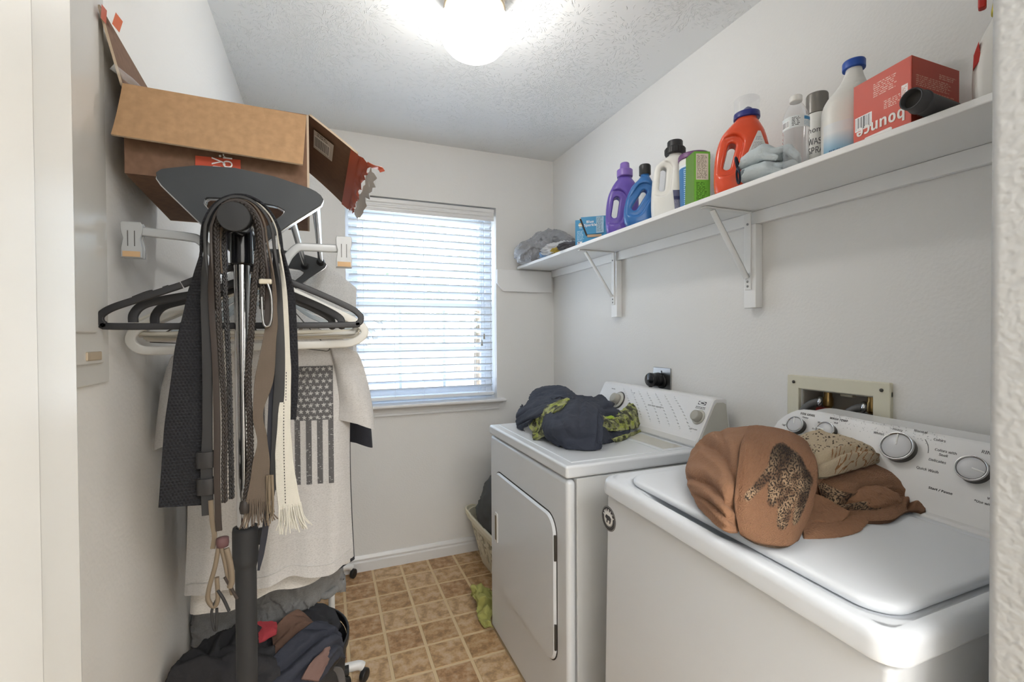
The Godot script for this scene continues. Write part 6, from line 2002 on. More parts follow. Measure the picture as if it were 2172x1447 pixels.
func build_clothes() -> void:
	# front grey T-shirt with the flag print
	var heather := jersey("jersey_heather", Color8(200, 198, 196))
	var s := Shirt.new(); s.half = 0.182; s.len = 0.60; s.phase = 0.6; s.flare = -0.02; s.skew = 0.004; s.drop = 0.05; s.fold = 0.013
	var at := Vector3(-0.122, 1.345, -1.215)
	var t := shirt_thing("heather grey T-shirt printed with a dark upright flag of stars and stripes", at, s, heather, [[-1, 0.026, 0.20, 0.044, 0.012], [1, 0.030, 0.19, 0.044, 0.012]])
	# collar and hem band
	var hb := MB.new()
	var hp := PackedVector3Array()
	for j in 41: hp.append(s.pt(lerpf(-0.97, 0.97, j / 40.0), 0.955, 1.0) + Vector3(0, 0, 0.0008))
	hb.tube(hp, 0.0009, 5)
	part("hem_seam", hb.mesh(), heather, t)
	# flag print hugging the front
	var rows := []
	for i in 33:
		var y := lerpf(1.243, 0.962, i / 32.0) - at.y
		var r := PackedVector3Array()
		for j in 25:
			var x := lerpf(-0.148, 0.0115, j / 24.0) - at.x
			var lo := 0.0; var hi := 1.0
			var sx := x / 0.178
			for k in 14:
				var mid := (lo + hi) / 2
				if s.pt(sx, mid, 1.0).y > y: lo = mid
				else: hi = mid
			var p := s.pt(x / s.width(lo), lo, 1.0)
			r.append(Vector3(x, y, p.z + 0.0012))
		rows.append(r)
	var fm := MB.new(); fm.grid(rows); fm.face(Vector3.BACK)
	part("flag_print", fm.mesh(), flag_material(), t, "dark grey printed flag of stars and stripes")

	# second pale shirt right behind, its hem showing lower
	s = Shirt.new(); s.half = 0.178; s.len = 0.655; s.phase = 2.1; s.skew = 0.03; s.drop = 0.05; s.fold = 0.006
	shirt_thing("pale grey T-shirt whose hem shows just below the flag-printed shirt", Vector3(-0.128, 1.342, -1.285), s, jersey("jersey_pale", Color8(212, 209, 204)), [[-1, 0.035, 0.15, 0.045, 0.0], [1, 0.03, 0.14, 0.045, 0.0]])
	s = Shirt.new(); s.half = 0.17; s.len = 0.5; s.phase = 4.0; s.drop = 0.05
	shirt_thing("taupe shirt whose sleeve hangs against the left wall", Vector3(-0.142, 1.338, -1.34), s, jersey("jersey_taupe", Color8(146, 136, 126)), [[-1, 0.035, 0.2, 0.04, 0.0], [1, 0.02, 0.15, 0.04, 0.0]])
	# navy shirt: sleeve and side peep out on the right
	s = Shirt.new(); s.half = 0.172; s.len = 0.68; s.phase = 1.0; s.drop = 0.05; s.fold = 0.006
	shirt_thing("black-navy T-shirt peeping out at the right behind the flag-printed shirt", Vector3(-0.105, 1.34, -1.40), s, jersey("jersey_navy", Color8(38, 40, 48)), [[-1, 0.01, 0.18, 0.05, 0.0], [1, 0.030, 0.275, 0.046, 0.0]])
	# white tank on its hanger, higher up
	s = Shirt.new(); s.half = 0.215; s.len = 0.47; s.phase = 3.0; s.drop = 0.085; s.neck = 0.11; s.depth = 0.02; s.flare = 0.08
	t = shirt_thing("white ribbed tank top hanging highest, in front of the bright window", Vector3(-0.118, 1.568, -1.715), s, jersey("jersey_white", Color8(240, 239, 237)), [])
	MT.jersey_white.backlight_enabled = true; MT.jersey_white.backlight = Color(0.9, 0.9, 0.9)
	var nb := PackedVector3Array()
	for j in 25: nb.append(s.pt(lerpf(-0.55, 0.55, j / 24.0), 0.0, 1.0) + Vector3(0, -0.004 - 0.10 * (1.0 - pow((j - 12) / 12.0, 2.0)), 0.006))
	var nm := MB.new()
	nm.sweep(smooth(nb, 2), P2([-0.011, -0.001, 0.011, -0.001, 0.011, 0.001, -0.011, 0.001]), Vector3.UP)
	part("neck_band", nm.mesh(), MT.jersey_white, t)

	# rumpled grey sweatpants folded over a hanger
	var sweat := jersey("fleece_grey", Color8(134, 134, 134))
	var f1 := FastNoiseLite.new(); f1.seed = 31; f1.frequency = 5.0; f1.fractal_type = FastNoiseLite.FRACTAL_RIDGED; f1.fractal_octaves = 3; f1.domain_warp_enabled = true; f1.domain_warp_amplitude = 0.12; f1.domain_warp_frequency = 4.0
	t = thing("sweatpants", "rumpled grey sweatpants hanging below the shirts above the laundry hamper", "trousers", Vector3(-0.15, 0.80, -1.545))
	var bx := MB.new()
	bx.nets(Vector3(-0.21, -0.5, -0.09), Vector3(0.2, 0.24, 0.10), 0.0075, func(p: Vector3) -> float:
		var hw := 0.17 + 0.012 * sin(p.y * 14.0)
		var bot := -0.33 + 0.05 * smoothstep(-0.02, 0.12, p.x) - 0.13 * smoothstep(0.02, -0.12, p.x)
		var q := Vector3(absf(p.x + 0.005) - hw, 0, absf(p.z - 0.012 * sin(p.x * 24.0)) - 0.028)
		var d := Vector2(maxf(q.x, 0), maxf(q.z, 0)).length() + minf(maxf(q.x, q.z), 0.0) - 0.012
		d = smax(d, bot - p.y, 0.03)
		d = smax(d, p.y - 0.22, 0.02)
		# split between the two legs
		d = smax(d, 0.012 - Vector2(p.x + 0.02, (p.z - 0.055) * 0.8).length(), 0.012)
		return d - 0.022 * (f1.get_noise_3d(p.x, p.y * 0.75, p.z) - 0.1) * smoothstep(0.25, -0.1, p.y))
	part("legs", bx.mesh(), sweat, t)
	part("cuff", tubed(smooth(V([0.115, -0.262, 0.035, 0.14, -0.27, 0.045, 0.165, -0.262, 0.03, 0.17, -0.255, 0.0])), 0.011, 10), sweat, t)

func flag_material() -> StandardMaterial3D:
	var w := 256; var h := 448
	var im := Image.create(w, h, false, Image.FORMAT_RGBA8)
	im.fill(Color(1, 1, 1, 0))
	var n := FastNoiseLite.new(); n.seed = 3; n.frequency = 0.05; n.fractal_octaves = 3
	var ink := Color8(92, 91, 92, 255)
	var u0 := int(w * 6.0 / 13.0); var uh := int(h * 0.46)
	for y in h:
		for x in w:
			var on := false
			if x >= u0 and y < uh:
				on = true
				# rows of five-pointed stars
				var cw := (w - u0) / 6.0; var ch := uh / 9.0
				var row := int(y / ch)
				var fx := (x - u0) / cw - (0.5 if row % 2 else 0.0)
				var c := Vector2(fposmod(fx, 1.0) - 0.5, y / ch - row - 0.5) * Vector2(cw, ch)
				if fx >= 0.0 and fx < (5.0 if row % 2 else 6.0):
					var a := fposmod(atan2(c.x, -c.y), TAU / 5) - TAU / 10
					var rr := c.length()
					# star edge between tip radius 8.5 and notch radius 3.6
					var k := absf(a) / (TAU / 10)
					if rr < lerpf(3.4, 9.0, pow(k, 1.6)): on = false
			else:
				on = int(x * 13.0 / w) % 2 == 0
			if on and n.get_noise_2d(x * 1.0, y * 3.2) > 0.5: on = false
			if on: im.set_pixel(x, y, ink)
	var m := mk("flag_ink", Color.WHITE, 0.95)
	m.albedo_texture = ImageTexture.create_from_image(im)
	m.transparency = BaseMaterial3D.TRANSPARENCY_ALPHA_SCISSOR; m.alpha_scissor_threshold = 0.5
	return m

# bicubic cloth patch over a grid of control points, with creases and thickness
func sheet(rows: Array, nu: int, nv: int, thick := 0.006, amp := 0.004, freq := 14.0, sd := 1, hint := Vector3(-0.5, 0.6, 0.6), creases := []) -> ArrayMesh:
	# creases: [u0, v0, u1, v1, depth, width], sharp valleys with a soft ridge beside them
	var R := rows.size(); var C: int = rows[0].size()
	var n1 := FastNoiseLite.new(); n1.seed = sd; n1.frequency = freq; n1.fractal_type = FastNoiseLite.FRACTAL_RIDGED; n1.fractal_octaves = 2; n1.domain_warp_enabled = true; n1.domain_warp_amplitude = 0.03; n1.domain_warp_frequency = freq * 0.5
	var P := []
	for i in nv + 1:
		var v := float(i) / nv * (R - 1)
		var a := mini(int(v), R - 2); var tv := v - a
		var line := PackedVector3Array()
		for j in C:
			line.append(cr(rows[maxi(a - 1, 0)][j], rows[a][j], rows[a + 1][j], rows[mini(a + 2, R - 1)][j], tv))
		var r := PackedVector3Array()
		for k in nu + 1:
			var u := float(k) / nu * (C - 1)
			var b := mini(int(u), C - 2)
			r.append(cr(line[maxi(b - 1, 0)], line[b], line[b + 1], line[mini(b + 2, C - 1)], u - b))
		P.append(r)
	# normals, then creases along them
	var Q := []; var K := []
	for i in nv + 1:
		var r := PackedVector3Array(); var k2 := PackedVector3Array()
		for j in nu + 1:
			var du: Vector3 = P[i][mini(j + 1, nu)] - P[i][maxi(j - 1, 0)]
			var dv: Vector3 = P[mini(i + 1, nv)][j] - P[maxi(i - 1, 0)][j]
			var nn := du.cross(dv).normalized()
			if nn.dot(hint) < 0: nn = -nn
			var off := amp * n1.get_noise_3dv(P[i][j])
			for c in creases:
				var q := Vector2(float(j) / nu, float(i) / nv)
				var A := Vector2(c[0], c[1]); var ab := Vector2(c[2], c[3]) - A
				var t := clampf((q - A).dot(ab) / ab.length_squared(), 0.0, 1.0)
				var e := q - A - ab * t
				var sg := signf(ab.cross(e))
				var d: float = e.length() / c[5]
				var env := sin(PI * clampf(0.12 + 0.76 * t, 0.0, 1.0))
				off -= c[4] * env * (exp(-d * (1.6 if sg > 0 else 0.8)) - 0.45 * exp(-pow(d - 1.6, 2.0)))
			var p: Vector3 = P[i][j] + nn * off
			r.append(p); k2.append(p - nn * thick)
		Q.append(r); K.append(k2)
	var m := MB.new()
	m.grid(Q); m.face(hint)
	var b0 := m.v.size(); var i0 := m.ix.size()
	m.grid(K); m.face(-hint, b0, i0)
	var e := []
	for off in [0.0, 0.5, 1.0]:
		var ring := PackedVector3Array()
		var bul := 0.35 * thick * (1.0 - absf(off - 0.5) * 2.0)
		for j in nu + 1: ring.append(Q[0][j].lerp(K[0][j], off) + (Q[0][j] - Q[1][j]).normalized() * bul)
		for i in range(1, nv + 1): ring.append(Q[i][nu].lerp(K[i][nu], off) + (Q[i][nu] - Q[i][nu - 1]).normalized() * bul)
		for j in range(nu - 1, -1, -1): ring.append(Q[nv][j].lerp(K[nv][j], off) + (Q[nv][j] - Q[nv - 1][j]).normalized() * bul)
		for i in range(nv - 1, 0, -1): ring.append(Q[i][0].lerp(K[i][0], off) + (Q[i][0] - Q[i][1]).normalized() * bul)
		e.append(ring)
	m.grid(e, true, false, true)
	return m.mesh()

# ------------------------------------------------------------------ hamper, cart, basket
func build_hamper() -> void:
	var net := mk("mesh_fabric", Color8(58, 58, 60), 0.8); bump(net, MT.weave_tex, 0.2); tri3(net, 9.0)
	var c := Vector3(-0.145, 0, -1.53)
	var h := thing("laundry_hamper", "dark mesh laundry hamper overflowing with clothes under the hanging shirts", "hamper", c)
	var rows := []
	for i in 9:
		var v := i / 8.0
		var r := PackedVector3Array()
		for j in 48:
			var a := TAU * j / 48
			var q := lerpf(0.86, 1.0, v)
			r.append(Vector3(cos(a) * 0.192 * q, v * 0.375, sin(a) * 0.20 * q))
		rows.append(r)
	var m := MB.new(); m.loft(rows, true, false)
	part("mesh_side", m.mesh(), net, h)
	var rim := PackedVector3Array()
	for j in 49:
		var a := TAU * j / 48
		rim.append(Vector3(cos(a) * 0.196, 0.378 + 0.012 * cos(a), sin(a) * 0.205))
	m = MB.new(); m.sweep(rim, rrect(0.008, 0.024, 0.003, 2), Vector3.RIGHT)
	part("rim", m.mesh(), MT.black_plastic, h)
	part("strap", flat_bar(V([0.15, 0.36, 0.12, 0.17, 0.33, 0.1, 0.178, 0.24, 0.09, 0.172, 0.1, 0.09]), 0.02, 0.004), mk("strap_grey", Color8(96, 94, 94), 0.7), h)
	# heaped clothes, each a thing
	var dn := cloth_mat("jacket_navy", Color8(54, 57, 68), 300, 0.03)
	var dk := cloth_mat("jacket_black", Color8(48, 48, 51), 300, 0.03)
	var br := cloth_mat("shirt_brown", Color8(112, 86, 72), 300, 0.03)
	var rd := cloth_mat("shirt_red", Color8(182, 66, 74), 300, 0.03)
	var pk := cloth_mat("shirt_mauve", Color8(124, 98, 90), 300, 0.03)
	var core := single("clothes_heap", lump(Vector3(-0.15, 0.375, -1.53), Vector3(0.165, 0.08, 0.17), Basis(), 0.12, 1.8, 3, -0.8), dk, "black clothes at the bottom of the heap in the mesh hamper", "clothes")
	single("jacket", sheet([
		V([-0.172, 0.472, -1.3, -0.138, 0.484, -1.33, -0.09, 0.504, -1.37, -0.036, 0.509, -1.41, 0.001, 0.466, -1.44]),
		V([-0.143, 0.45, -1.29, -0.104, 0.464, -1.31, -0.055, 0.482, -1.345, -0.002, 0.486, -1.385, 0.026, 0.447, -1.42]),
		V([-0.113, 0.415, -1.28, -0.076, 0.436, -1.295, -0.031, 0.453, -1.325, 0.013, 0.46, -1.36, 0.033, 0.425, -1.4]),
		V([-0.087, 0.358, -1.29, -0.054, 0.389, -1.3, -0.014, 0.41, -1.325, 0.02, 0.423, -1.36, 0.035, 0.395, -1.395])], 70, 60, 0.008, 0.008, 9.0, 5, Vector3(0, 0.6, 0.8), [[0.0, 0.3, 0.95, 0.38, 0.016, 0.06], [0.05, 0.62, 0.9, 0.66, 0.014, 0.06], [0.6, 0.0, 0.75, 0.3, 0.01, 0.05]]), dn, "navy jacket sleeve folded diagonally over the right side of the hamper", "jacket")
	single("jacket", sheet([
		V([-0.297, 0.522, -1.4, -0.247, 0.531, -1.42, -0.206, 0.526, -1.44, -0.172, 0.495, -1.44]),
		V([-0.331, 0.543, -1.31, -0.273, 0.538, -1.33, -0.206, 0.52, -1.36, -0.147, 0.49, -1.37]),
		V([-0.346, 0.537, -1.26, -0.281, 0.525, -1.275, -0.201, 0.504, -1.29, -0.125, 0.47, -1.31]),
		V([-0.356, 0.475, -1.26, -0.279, 0.462, -1.26, -0.193, 0.444, -1.265, -0.113, 0.415, -1.28])], 70, 60, 0.008, 0.014, 9.0, 8, Vector3(0, 0.6, 0.8), [[0.1, 0.1, 0.5, 0.6, 0.02, 0.06], [0.5, 0.0, 0.4, 0.5, 0.016, 0.05], [0.1, 0.45, 0.9, 0.5, 0.014, 0.05], [0.7, 0.1, 0.6, 0.8, 0.012, 0.05]]), dk, "black quilted jacket spilling over the left front of the hamper", "jacket")
	single("shirt", sheet([
		V([-0.154, 0.484, -1.44, -0.12, 0.508, -1.46, -0.088, 0.511, -1.48, -0.053, 0.478, -1.47]),
		V([-0.145, 0.473, -1.4, -0.111, 0.492, -1.42, -0.076, 0.496, -1.44, -0.042, 0.474, -1.44]),
		V([-0.147, 0.461, -1.36, -0.115, 0.472, -1.385, -0.075, 0.485, -1.405, -0.037, 0.465, -1.42])], 30, 24, 0.006, 0.010, 12.0, 15, Vector3(0, 0.6, 0.8)), br, "brown shirt crumpled on top of the hamper heap", "shirt")
	single("shirt", sheet([
		V([-0.204, 0.516, -1.44, -0.177, 0.519, -1.45, -0.143, 0.506, -1.45]),
		V([-0.196, 0.509, -1.405, -0.169, 0.511, -1.415, -0.138, 0.506, -1.425]),
		V([-0.189, 0.5, -1.38, -0.164, 0.5, -1.39, -0.139, 0.501, -1.405])], 20, 16, 0.006, 0.006, 14.0, 25, Vector3(0, 0.6, 0.8)), rd, "red shirt showing between the brown shirt and the black post", "shirt")
	single("shirt", sheet([
		V([-0.014, 0.467, -1.345, -0.006, 0.466, -1.35, 0.004, 0.447, -1.35]),
		V([-0.048, 0.464, -1.305, -0.025, 0.461, -1.31, -0.012, 0.439, -1.315]),
		V([-0.069, 0.444, -1.28, -0.047, 0.436, -1.28, -0.031, 0.424, -1.285])], 18, 20, 0.006, 0.005, 14.0, 35, Vector3(0, 0.6, 0.8)), pk, "mauve-brown shirt end poking out beside the navy jacket sleeve", "shirt")

	# white tube cart behind it, with casters
	var t := thing("rolling_cart", "white tube base of a rolling cart with black casters behind the hamper", "cart", Vector3(-0.05, 0, -2.24))
	for z in [0.40, -0.41]:
		var f := part("foot_tube", tubed(smooth(V([-0.2, 0.062, z, 0.0, 0.062, z, 0.12, 0.062, z, 0.15, 0.06, z, 0.162, 0.052, z]), 6), 0.017, 16), MT.white_metal, t)
		for x in [-0.185, 0.168]:
			part("caster", lathed([0.0, -0.010, 0.02, -0.010, 0.0245, -0.007, 0.0245, 0.007, 0.02, 0.010, 0.0, 0.010], 22, Vector3(x, 0.025, z + 0.01), Vector3(0.8, 0, 0.6).normalized()), MT.black_plastic, f)
		part("upright", tubed(V([0.055, 0.06, z, 0.055, 0.62, z]), 0.0115, 14), MT.white_metal, t)
	part("side_tube", tubed(V([-0.15, 0.062, 0.40, -0.15, 0.062, -0.41]), 0.013, 14), MT.white_metal, t)
	part("shelf_bar", tubed(V([0.055, 0.11, 0.40, 0.055, 0.11, -0.41]), 0.010, 12), MT.white_metal, t)

func build_basket() -> void:
	var c := Vector3(1.006, 0, -2.395)
	var t := thing("laundry_basket", "cream plastic laundry basket with cut-out slots between dryer and window wall", "basket", c, 0.05)
	var M: Material = MT.cream_plastic
	var Ht := 0.275
	var at := func(i: float, y: float, out: float) -> Vector3:
		# i runs round a rounded rectangle, 0..1; the wall leans out towards the rim
		var k := y / Ht
		var hx := lerpf(0.178, 0.245, k) + out; var hz := lerpf(0.24, 0.272, k) + out
		var r := 0.10
		var per := [hz * 2 - 2 * r, PI / 2 * r, hx * 2 - 2 * r, PI / 2 * r, hz * 2 - 2 * r, PI / 2 * r, hx * 2 - 2 * r, PI / 2 * r]
		var tot := 0.0
		for p in per: tot += p
		var s := fposmod(i, 1.0) * tot
		var seg := 0
		while seg < 7 and s > per[seg]:
			s -= per[seg]; seg += 1
		var q := Vector2.ZERO
		match seg:
			0: q = Vector2(-hx, hz - r - s)
			1: q = Vector2(-hx + r, -hz + r) + Vector2(-cos(s / r), -sin(s / r)) * r
			2: q = Vector2(-hx + r + s, -hz)
			3: q = Vector2(hx - r, -hz + r) + Vector2(sin(s / r), -cos(s / r)) * r
			4: q = Vector2(hx, -hz + r + s)
			5: q = Vector2(hx - r, hz - r) + Vector2(cos(s / r), sin(s / r)) * r
			6: q = Vector2(hx - r - s, hz)
			7: q = Vector2(-hx + r, hz - r) + Vector2(-sin(s / r), cos(s / r)) * r
		return Vector3(q.x, y, q.y)
	var m := MB.new()
	for b in [[0.0, 0.06], [0.215, Ht]]:
		for w in [0.0, -0.004]:
			var rows := []
			for y in [b[0], b[1]]:
				var r := PackedVector3Array()
				for i in 96: r.append(at.call(i / 96.0, y, w))
				rows.append(r)
			m.grid(rows, true, false, true)
	var N := 56
	for i in N:
		var u := i / float(N)
		var tn: Vector3 = (at.call(u + 0.004, 0.1, 0.0) - at.call(u - 0.004, 0.1, 0.0)).normalized()
		m.sweep(PackedVector3Array([at.call(u, 0.055, -0.002), at.call(u, 0.22, -0.002)]), rrect(0.012 if i % 4 else 0.03, 0.004, 0.001, 1), tn)
		for y in [0.092 + 0.024 * (i % 2), 0.135 + 0.034 * ((i + 1) % 2), 0.192 - 0.014 * (i % 3)]:
			m.sweep(PackedVector3Array([at.call(u, y, -0.002), at.call(u + 1.0 / N, y, -0.002)]), rrect(0.012, 0.004, 0.001, 1), Vector3.UP)
	part("side_wall", m.mesh(), M, t)
	part("bottom", B(Vector3(0, 0.004, 0), Vector3(0.33, 0.006, 0.45), 0.002), M, t)
	var rim := PackedVector3Array()
	for i in 97: rim.append(at.call(i / 96.0, Ht, 0.004))
	var rm := MB.new(); rm.sweep(rim, rrect(0.014, 0.032, 0.005, 3), Vector3.RIGHT, PackedVector2Array(), false)
	part("rim", rm.mesh(), M, t)
	for q in [[0.165, 0.255], [0.62, 0.74]]:
		var hp := PackedVector3Array()
		for i in 13:
			var e := sin(PI * i / 12.0)
			hp.append(at.call(lerpf(q[0], q[1], i / 12.0), Ht, 0.004) + Vector3(-0.012 * e if q[0] < 0.5 else 0.012 * e, 0.022 * pow(e, 0.5), 0))
		var hm := MB.new(); hm.sweep(hp, rrect(0.011, 0.030, 0.004, 2), Vector3.RIGHT)
		part("handle", hm.mesh(), M, t)
	var gc := cloth_mat("cloth_slate", Color8(84, 87, 88), 300, 0.03)
	single("laundry", lump(Vector3(1.012, 0.345, -2.39), Vector3(0.235, 0.215, 0.262), Basis(), 0.07, 1.0, 44, -0.62, 90, 56), gc, "slate grey bedding heaped in the cream laundry basket", "laundry")

# ------------------------------------------------------------------ heaps on the machines and on the floor
func build_heaps() -> void:
	var lime := cloth_mat("cloth_lime", Color8(172, 170, 98), 300, 0.03)
	single("cloth", sheet([
		V([0.655, 0.012, -2.20, 0.69, 0.03, -2.22, 0.75, 0.02, -2.20]),
		V([0.650, 0.06, -2.13, 0.665, 0.095, -2.13, 0.74, 0.03, -2.12]),
		V([0.642, 0.03, -2.06, 0.668, 0.055, -2.05, 0.72, 0.03, -2.04]),
		V([0.636, 0.012, -2.00, 0.66, 0.04, -1.985, 0.672, 0.03, -1.965]),
		V([0.640, 0.006, -1.94, 0.658, 0.012, -1.935, 0.668, 0.008, -1.93])], 50, 80, 0.005, 0.016, 12.0, 51, Vector3(-0.6, 0.8, 0.2), [[0.1, 0.28, 0.9, 0.35, 0.03, 0.06], [0.1, 0.55, 0.9, 0.5, 0.028, 0.05], [0.2, 0.78, 0.9, 0.8, 0.02, 0.05], [0.5, 0.05, 0.4, 0.4, 0.016, 0.08]]), lime, "lime green cloth lying on the tiles against the corner of the dryer", "cloth")

	# trousers on the dryer
	var den := cloth_mat("denim_navy", Color8(58, 63, 76), 300, 0.03)
	var camo := camo_material()
	var t := thing("trousers", "dark navy trousers with yellow-green camouflage lining heaped on the dryer", "trousers", Vector3(0.95, 0.917, -1.65))
	var o := -Vector3(0.95, 0.917, -1.65)
	var mv := func(rows: Array) -> Array:
		var out := []
		for r in rows:
			var q := PackedVector3Array()
			for p in r: q.append(p + o)
			out.append(q)
		return out
	var hint := Vector3(-0.55, 0.6, 0.6)
	part("core", lump(Vector3(0.95, 0.975, -1.69) + o, Vector3(0.17, 0.075, 0.17), Basis(Vector3.UP, 0.5), 0.14, 1.7, 61, -0.7), den, t)
	# front leg panel
	part("leg", sheet(mv.call([
		V([0.849, 1.055, -1.618, 0.885, 1.065, -1.581, 0.911, 1.062, -1.536, 0.931, 1.045, -1.494, 0.903, 1.022, -1.406]),
		V([0.77, 1.015, -1.575, 0.795, 1.035, -1.491, 0.837, 1.042, -1.437, 0.884, 1.028, -1.42, 0.892, 1, -1.383]),
		V([0.738, 0.975, -1.543, 0.737, 1, -1.406, 0.788, 1.003, -1.367, 0.859, 0.995, -1.38, 0.876, 0.97, -1.358]),
		V([0.734, 0.943, -1.504, 0.743, 0.958, -1.41, 0.796, 0.956, -1.381, 0.846, 0.955, -1.365, 0.866, 0.944, -1.347]),
		V([0.762, 0.921, -1.483, 0.766, 0.921, -1.42, 0.798, 0.921, -1.378, 0.836, 0.921, -1.355, 0.873, 0.921, -1.36])]), 70, 70, 0.007, 0.007, 9.0, 62, hint, [[0.45, 0.0, 0.52, 0.55, 0.010, 0.05], [0.85, 0.1, 0.8, 0.95, 0.007, 0.03], [0.2, 0.2, 0.35, 0.7, 0.008, 0.06]]), den, t)
	# left roll
	part("leg", sheet(mv.call([
		V([0.981, 1.045, -1.946, 0.894, 1.03, -1.927, 0.811, 1.01, -1.856, 0.793, 0.985, -1.893, 0.896, 0.97, -2.11]),
		V([0.895, 1.05, -1.697, 0.814, 1.03, -1.708, 0.771, 0.995, -1.78, 0.75, 0.965, -1.828, 0.794, 0.935, -1.915]),
		V([0.836, 1.025, -1.626, 0.753, 1.005, -1.624, 0.744, 0.965, -1.734, 0.74, 0.935, -1.795, 0.759, 0.921, -1.799]),
		V([0.831, 1, -1.746, 0.765, 0.97, -1.695, 0.745, 0.945, -1.716, 0.749, 0.924, -1.765, 0.754, 0.919, -1.748])]), 60, 60, 0.007, 0.007, 9.0, 63, hint, [[0.1, 0.3, 0.8, 0.4, 0.012, 0.06], [0.2, 0.75, 0.9, 0.7, 0.008, 0.05]]), den, t)
	# top swirl
	part("waist", sheet(mv.call([
		V([0.857, 1, -1.94, 0.943, 1.03, -2.098, 1.053, 1.05, -2.153, 1.077, 1.06, -2.018, 1.008, 1.06, -1.8, 0.937, 1.055, -1.638]),
		V([0.808, 0.99, -1.881, 0.884, 1.03, -1.931, 0.949, 1.05, -1.916, 0.951, 1.065, -1.782, 0.912, 1.065, -1.63, 0.876, 1.06, -1.539]),
		V([0.763, 0.985, -1.746, 0.845, 1.02, -1.797, 0.879, 1.045, -1.744, 0.894, 1.06, -1.663, 0.885, 1.06, -1.592, 0.862, 1.055, -1.529])]), 70, 44, 0.007, 0.006, 11.0, 64, hint, [[0.05, 0.4, 0.6, 0.35, 0.012, 0.09], [0.35, 0.75, 0.95, 0.6, 0.010, 0.08]]), den, t)
	# right end turned up in front of the dial
	part("pocket", sheet(mv.call([
		V([0.928, 1.05, -1.593, 1.03, 1.045, -1.676, 1.151, 1.04, -1.798, 1.132, 1.03, -1.717, 1.081, 1, -1.609]),
		V([0.901, 1.035, -1.503, 0.965, 1.035, -1.55, 1.066, 1.03, -1.653, 1.089, 1.01, -1.645, 1.065, 0.985, -1.589]),
		V([0.912, 1.01, -1.477, 0.953, 1.01, -1.503, 1.029, 1, -1.582, 1.054, 0.985, -1.593, 1.06, 0.97, -1.589])]), 40, 30, 0.007, 0.008, 12.0, 65, hint), den, t)
	part("leg", sheet(mv.call([
		V([0.899, 0.985, -1.418, 0.985, 0.96, -1.488, 1.019, 0.945, -1.477, 1.111, 0.935, -1.529]),
		V([0.892, 0.955, -1.401, 0.966, 0.94, -1.453, 1.015, 0.93, -1.464, 1.096, 0.925, -1.509]),
		V([0.899, 0.925, -1.406, 0.961, 0.92, -1.434, 1.022, 0.919, -1.463, 1.094, 0.919, -1.503])]), 36, 24, 0.007, 0.008, 12.0, 66, hint), den, t)
	# camouflage lining, right and left
	part("camo_lining", sheet(mv.call([
		V([0.971, 0.998, -1.525, 1.028, 0.992, -1.537, 1.118, 1, -1.593, 1.203, 1.012, -1.666, 1.261, 1.02, -1.721, 1.248, 1.005, -1.667]),
		V([0.952, 0.985, -1.483, 0.998, 0.985, -1.483, 1.077, 0.99, -1.528, 1.175, 0.995, -1.601, 1.246, 0.995, -1.651, 1.248, 0.97, -1.627]),
		V([0.942, 0.972, -1.461, 0.988, 0.97, -1.462, 1.069, 0.965, -1.505, 1.154, 0.965, -1.554, 1.244, 0.955, -1.622, 1.285, 0.935, -1.65]),
		V([0.944, 0.962, -1.457, 0.989, 0.955, -1.457, 1.072, 0.943, -1.503, 1.156, 0.935, -1.55, 1.234, 0.927, -1.603, 1.274, 0.92, -1.624])]), 54, 36, 0.006, 0.008, 14.0, 67, hint), camo, t)
	part("camo_lining", sheet(mv.call([
		V([0.94, 0.94, -1.397, 1.024, 0.935, -1.453, 1.12, 0.93, -1.511, 1.228, 0.922, -1.589]),
		V([0.974, 0.92, -1.429, 1.025, 0.918, -1.449, 1.121, 0.918, -1.515, 1.197, 0.918, -1.561])]), 30, 10, 0.005, 0.006, 14.0, 68, hint), camo, t)
	part("camo_lining", sheet(mv.call([
		V([0.87, 1.066, -1.58, 0.839, 1.05, -1.632, 0.799, 1.02, -1.677, 0.772, 0.99, -1.71, 0.759, 0.965, -1.728]),
		V([0.794, 1.045, -1.506, 0.781, 1.03, -1.566, 0.766, 1, -1.626, 0.76, 0.97, -1.675, 0.753, 0.948, -1.696]),
		V([0.757, 1, -1.542, 0.758, 0.985, -1.567, 0.754, 0.965, -1.601, 0.752, 0.945, -1.631, 0.742, 0.932, -1.646]),
		V([0.742, 0.955, -1.527, 0.742, 0.945, -1.543, 0.738, 0.935, -1.559, 0.729, 0.926, -1.573, 0.717, 0.92, -1.589])]), 44, 40, 0.006, 0.008, 14.0, 69, hint), camo, t)
	part("lime_facing", sheet(mv.call([
		V([1.02, 1.005, -1.603, 1.019, 0.997, -1.533, 1.087, 1.002, -1.568]),
		V([0.983, 0.999, -1.537, 1.01, 0.99, -1.513, 1.069, 0.993, -1.536])]), 20, 8, 0.004, 0.003, 14.0, 70, hint), mk("lime_facing", Color8(160, 186, 66), 0.9), t)

	# blanket on the washer
	var fleece := mk("fleece_tan", Color8(152, 113, 86), 1.0)
	var ft := noise_tex(0.11, 512, FastNoiseLite.TYPE_SIMPLEX_SMOOTH, 3, 77)
	bump(fleece, ft, 0.25); tri3(fleece, 2.6); fleece.rim_enabled = true; fleece.rim = 0.35; fleece.rim_tint = 0.9
	var cream := cream_material(ft)
	t = thing("fleece_blanket", "tan fleece blanket printed with a spotted big cat, crumpled on the washer", "blanket", Vector3(0.93, 0.945, -0.72))
	o = -Vector3(0.93, 0.945, -0.72)
	mv = func(rows: Array) -> Array:
		var out := []
		for r in rows:
			var q := PackedVector3Array()
			for p in r: q.append(p + o)
			out.append(q)
		return out
	t.rotation.x = 0.033; t.position.y = 0.9435
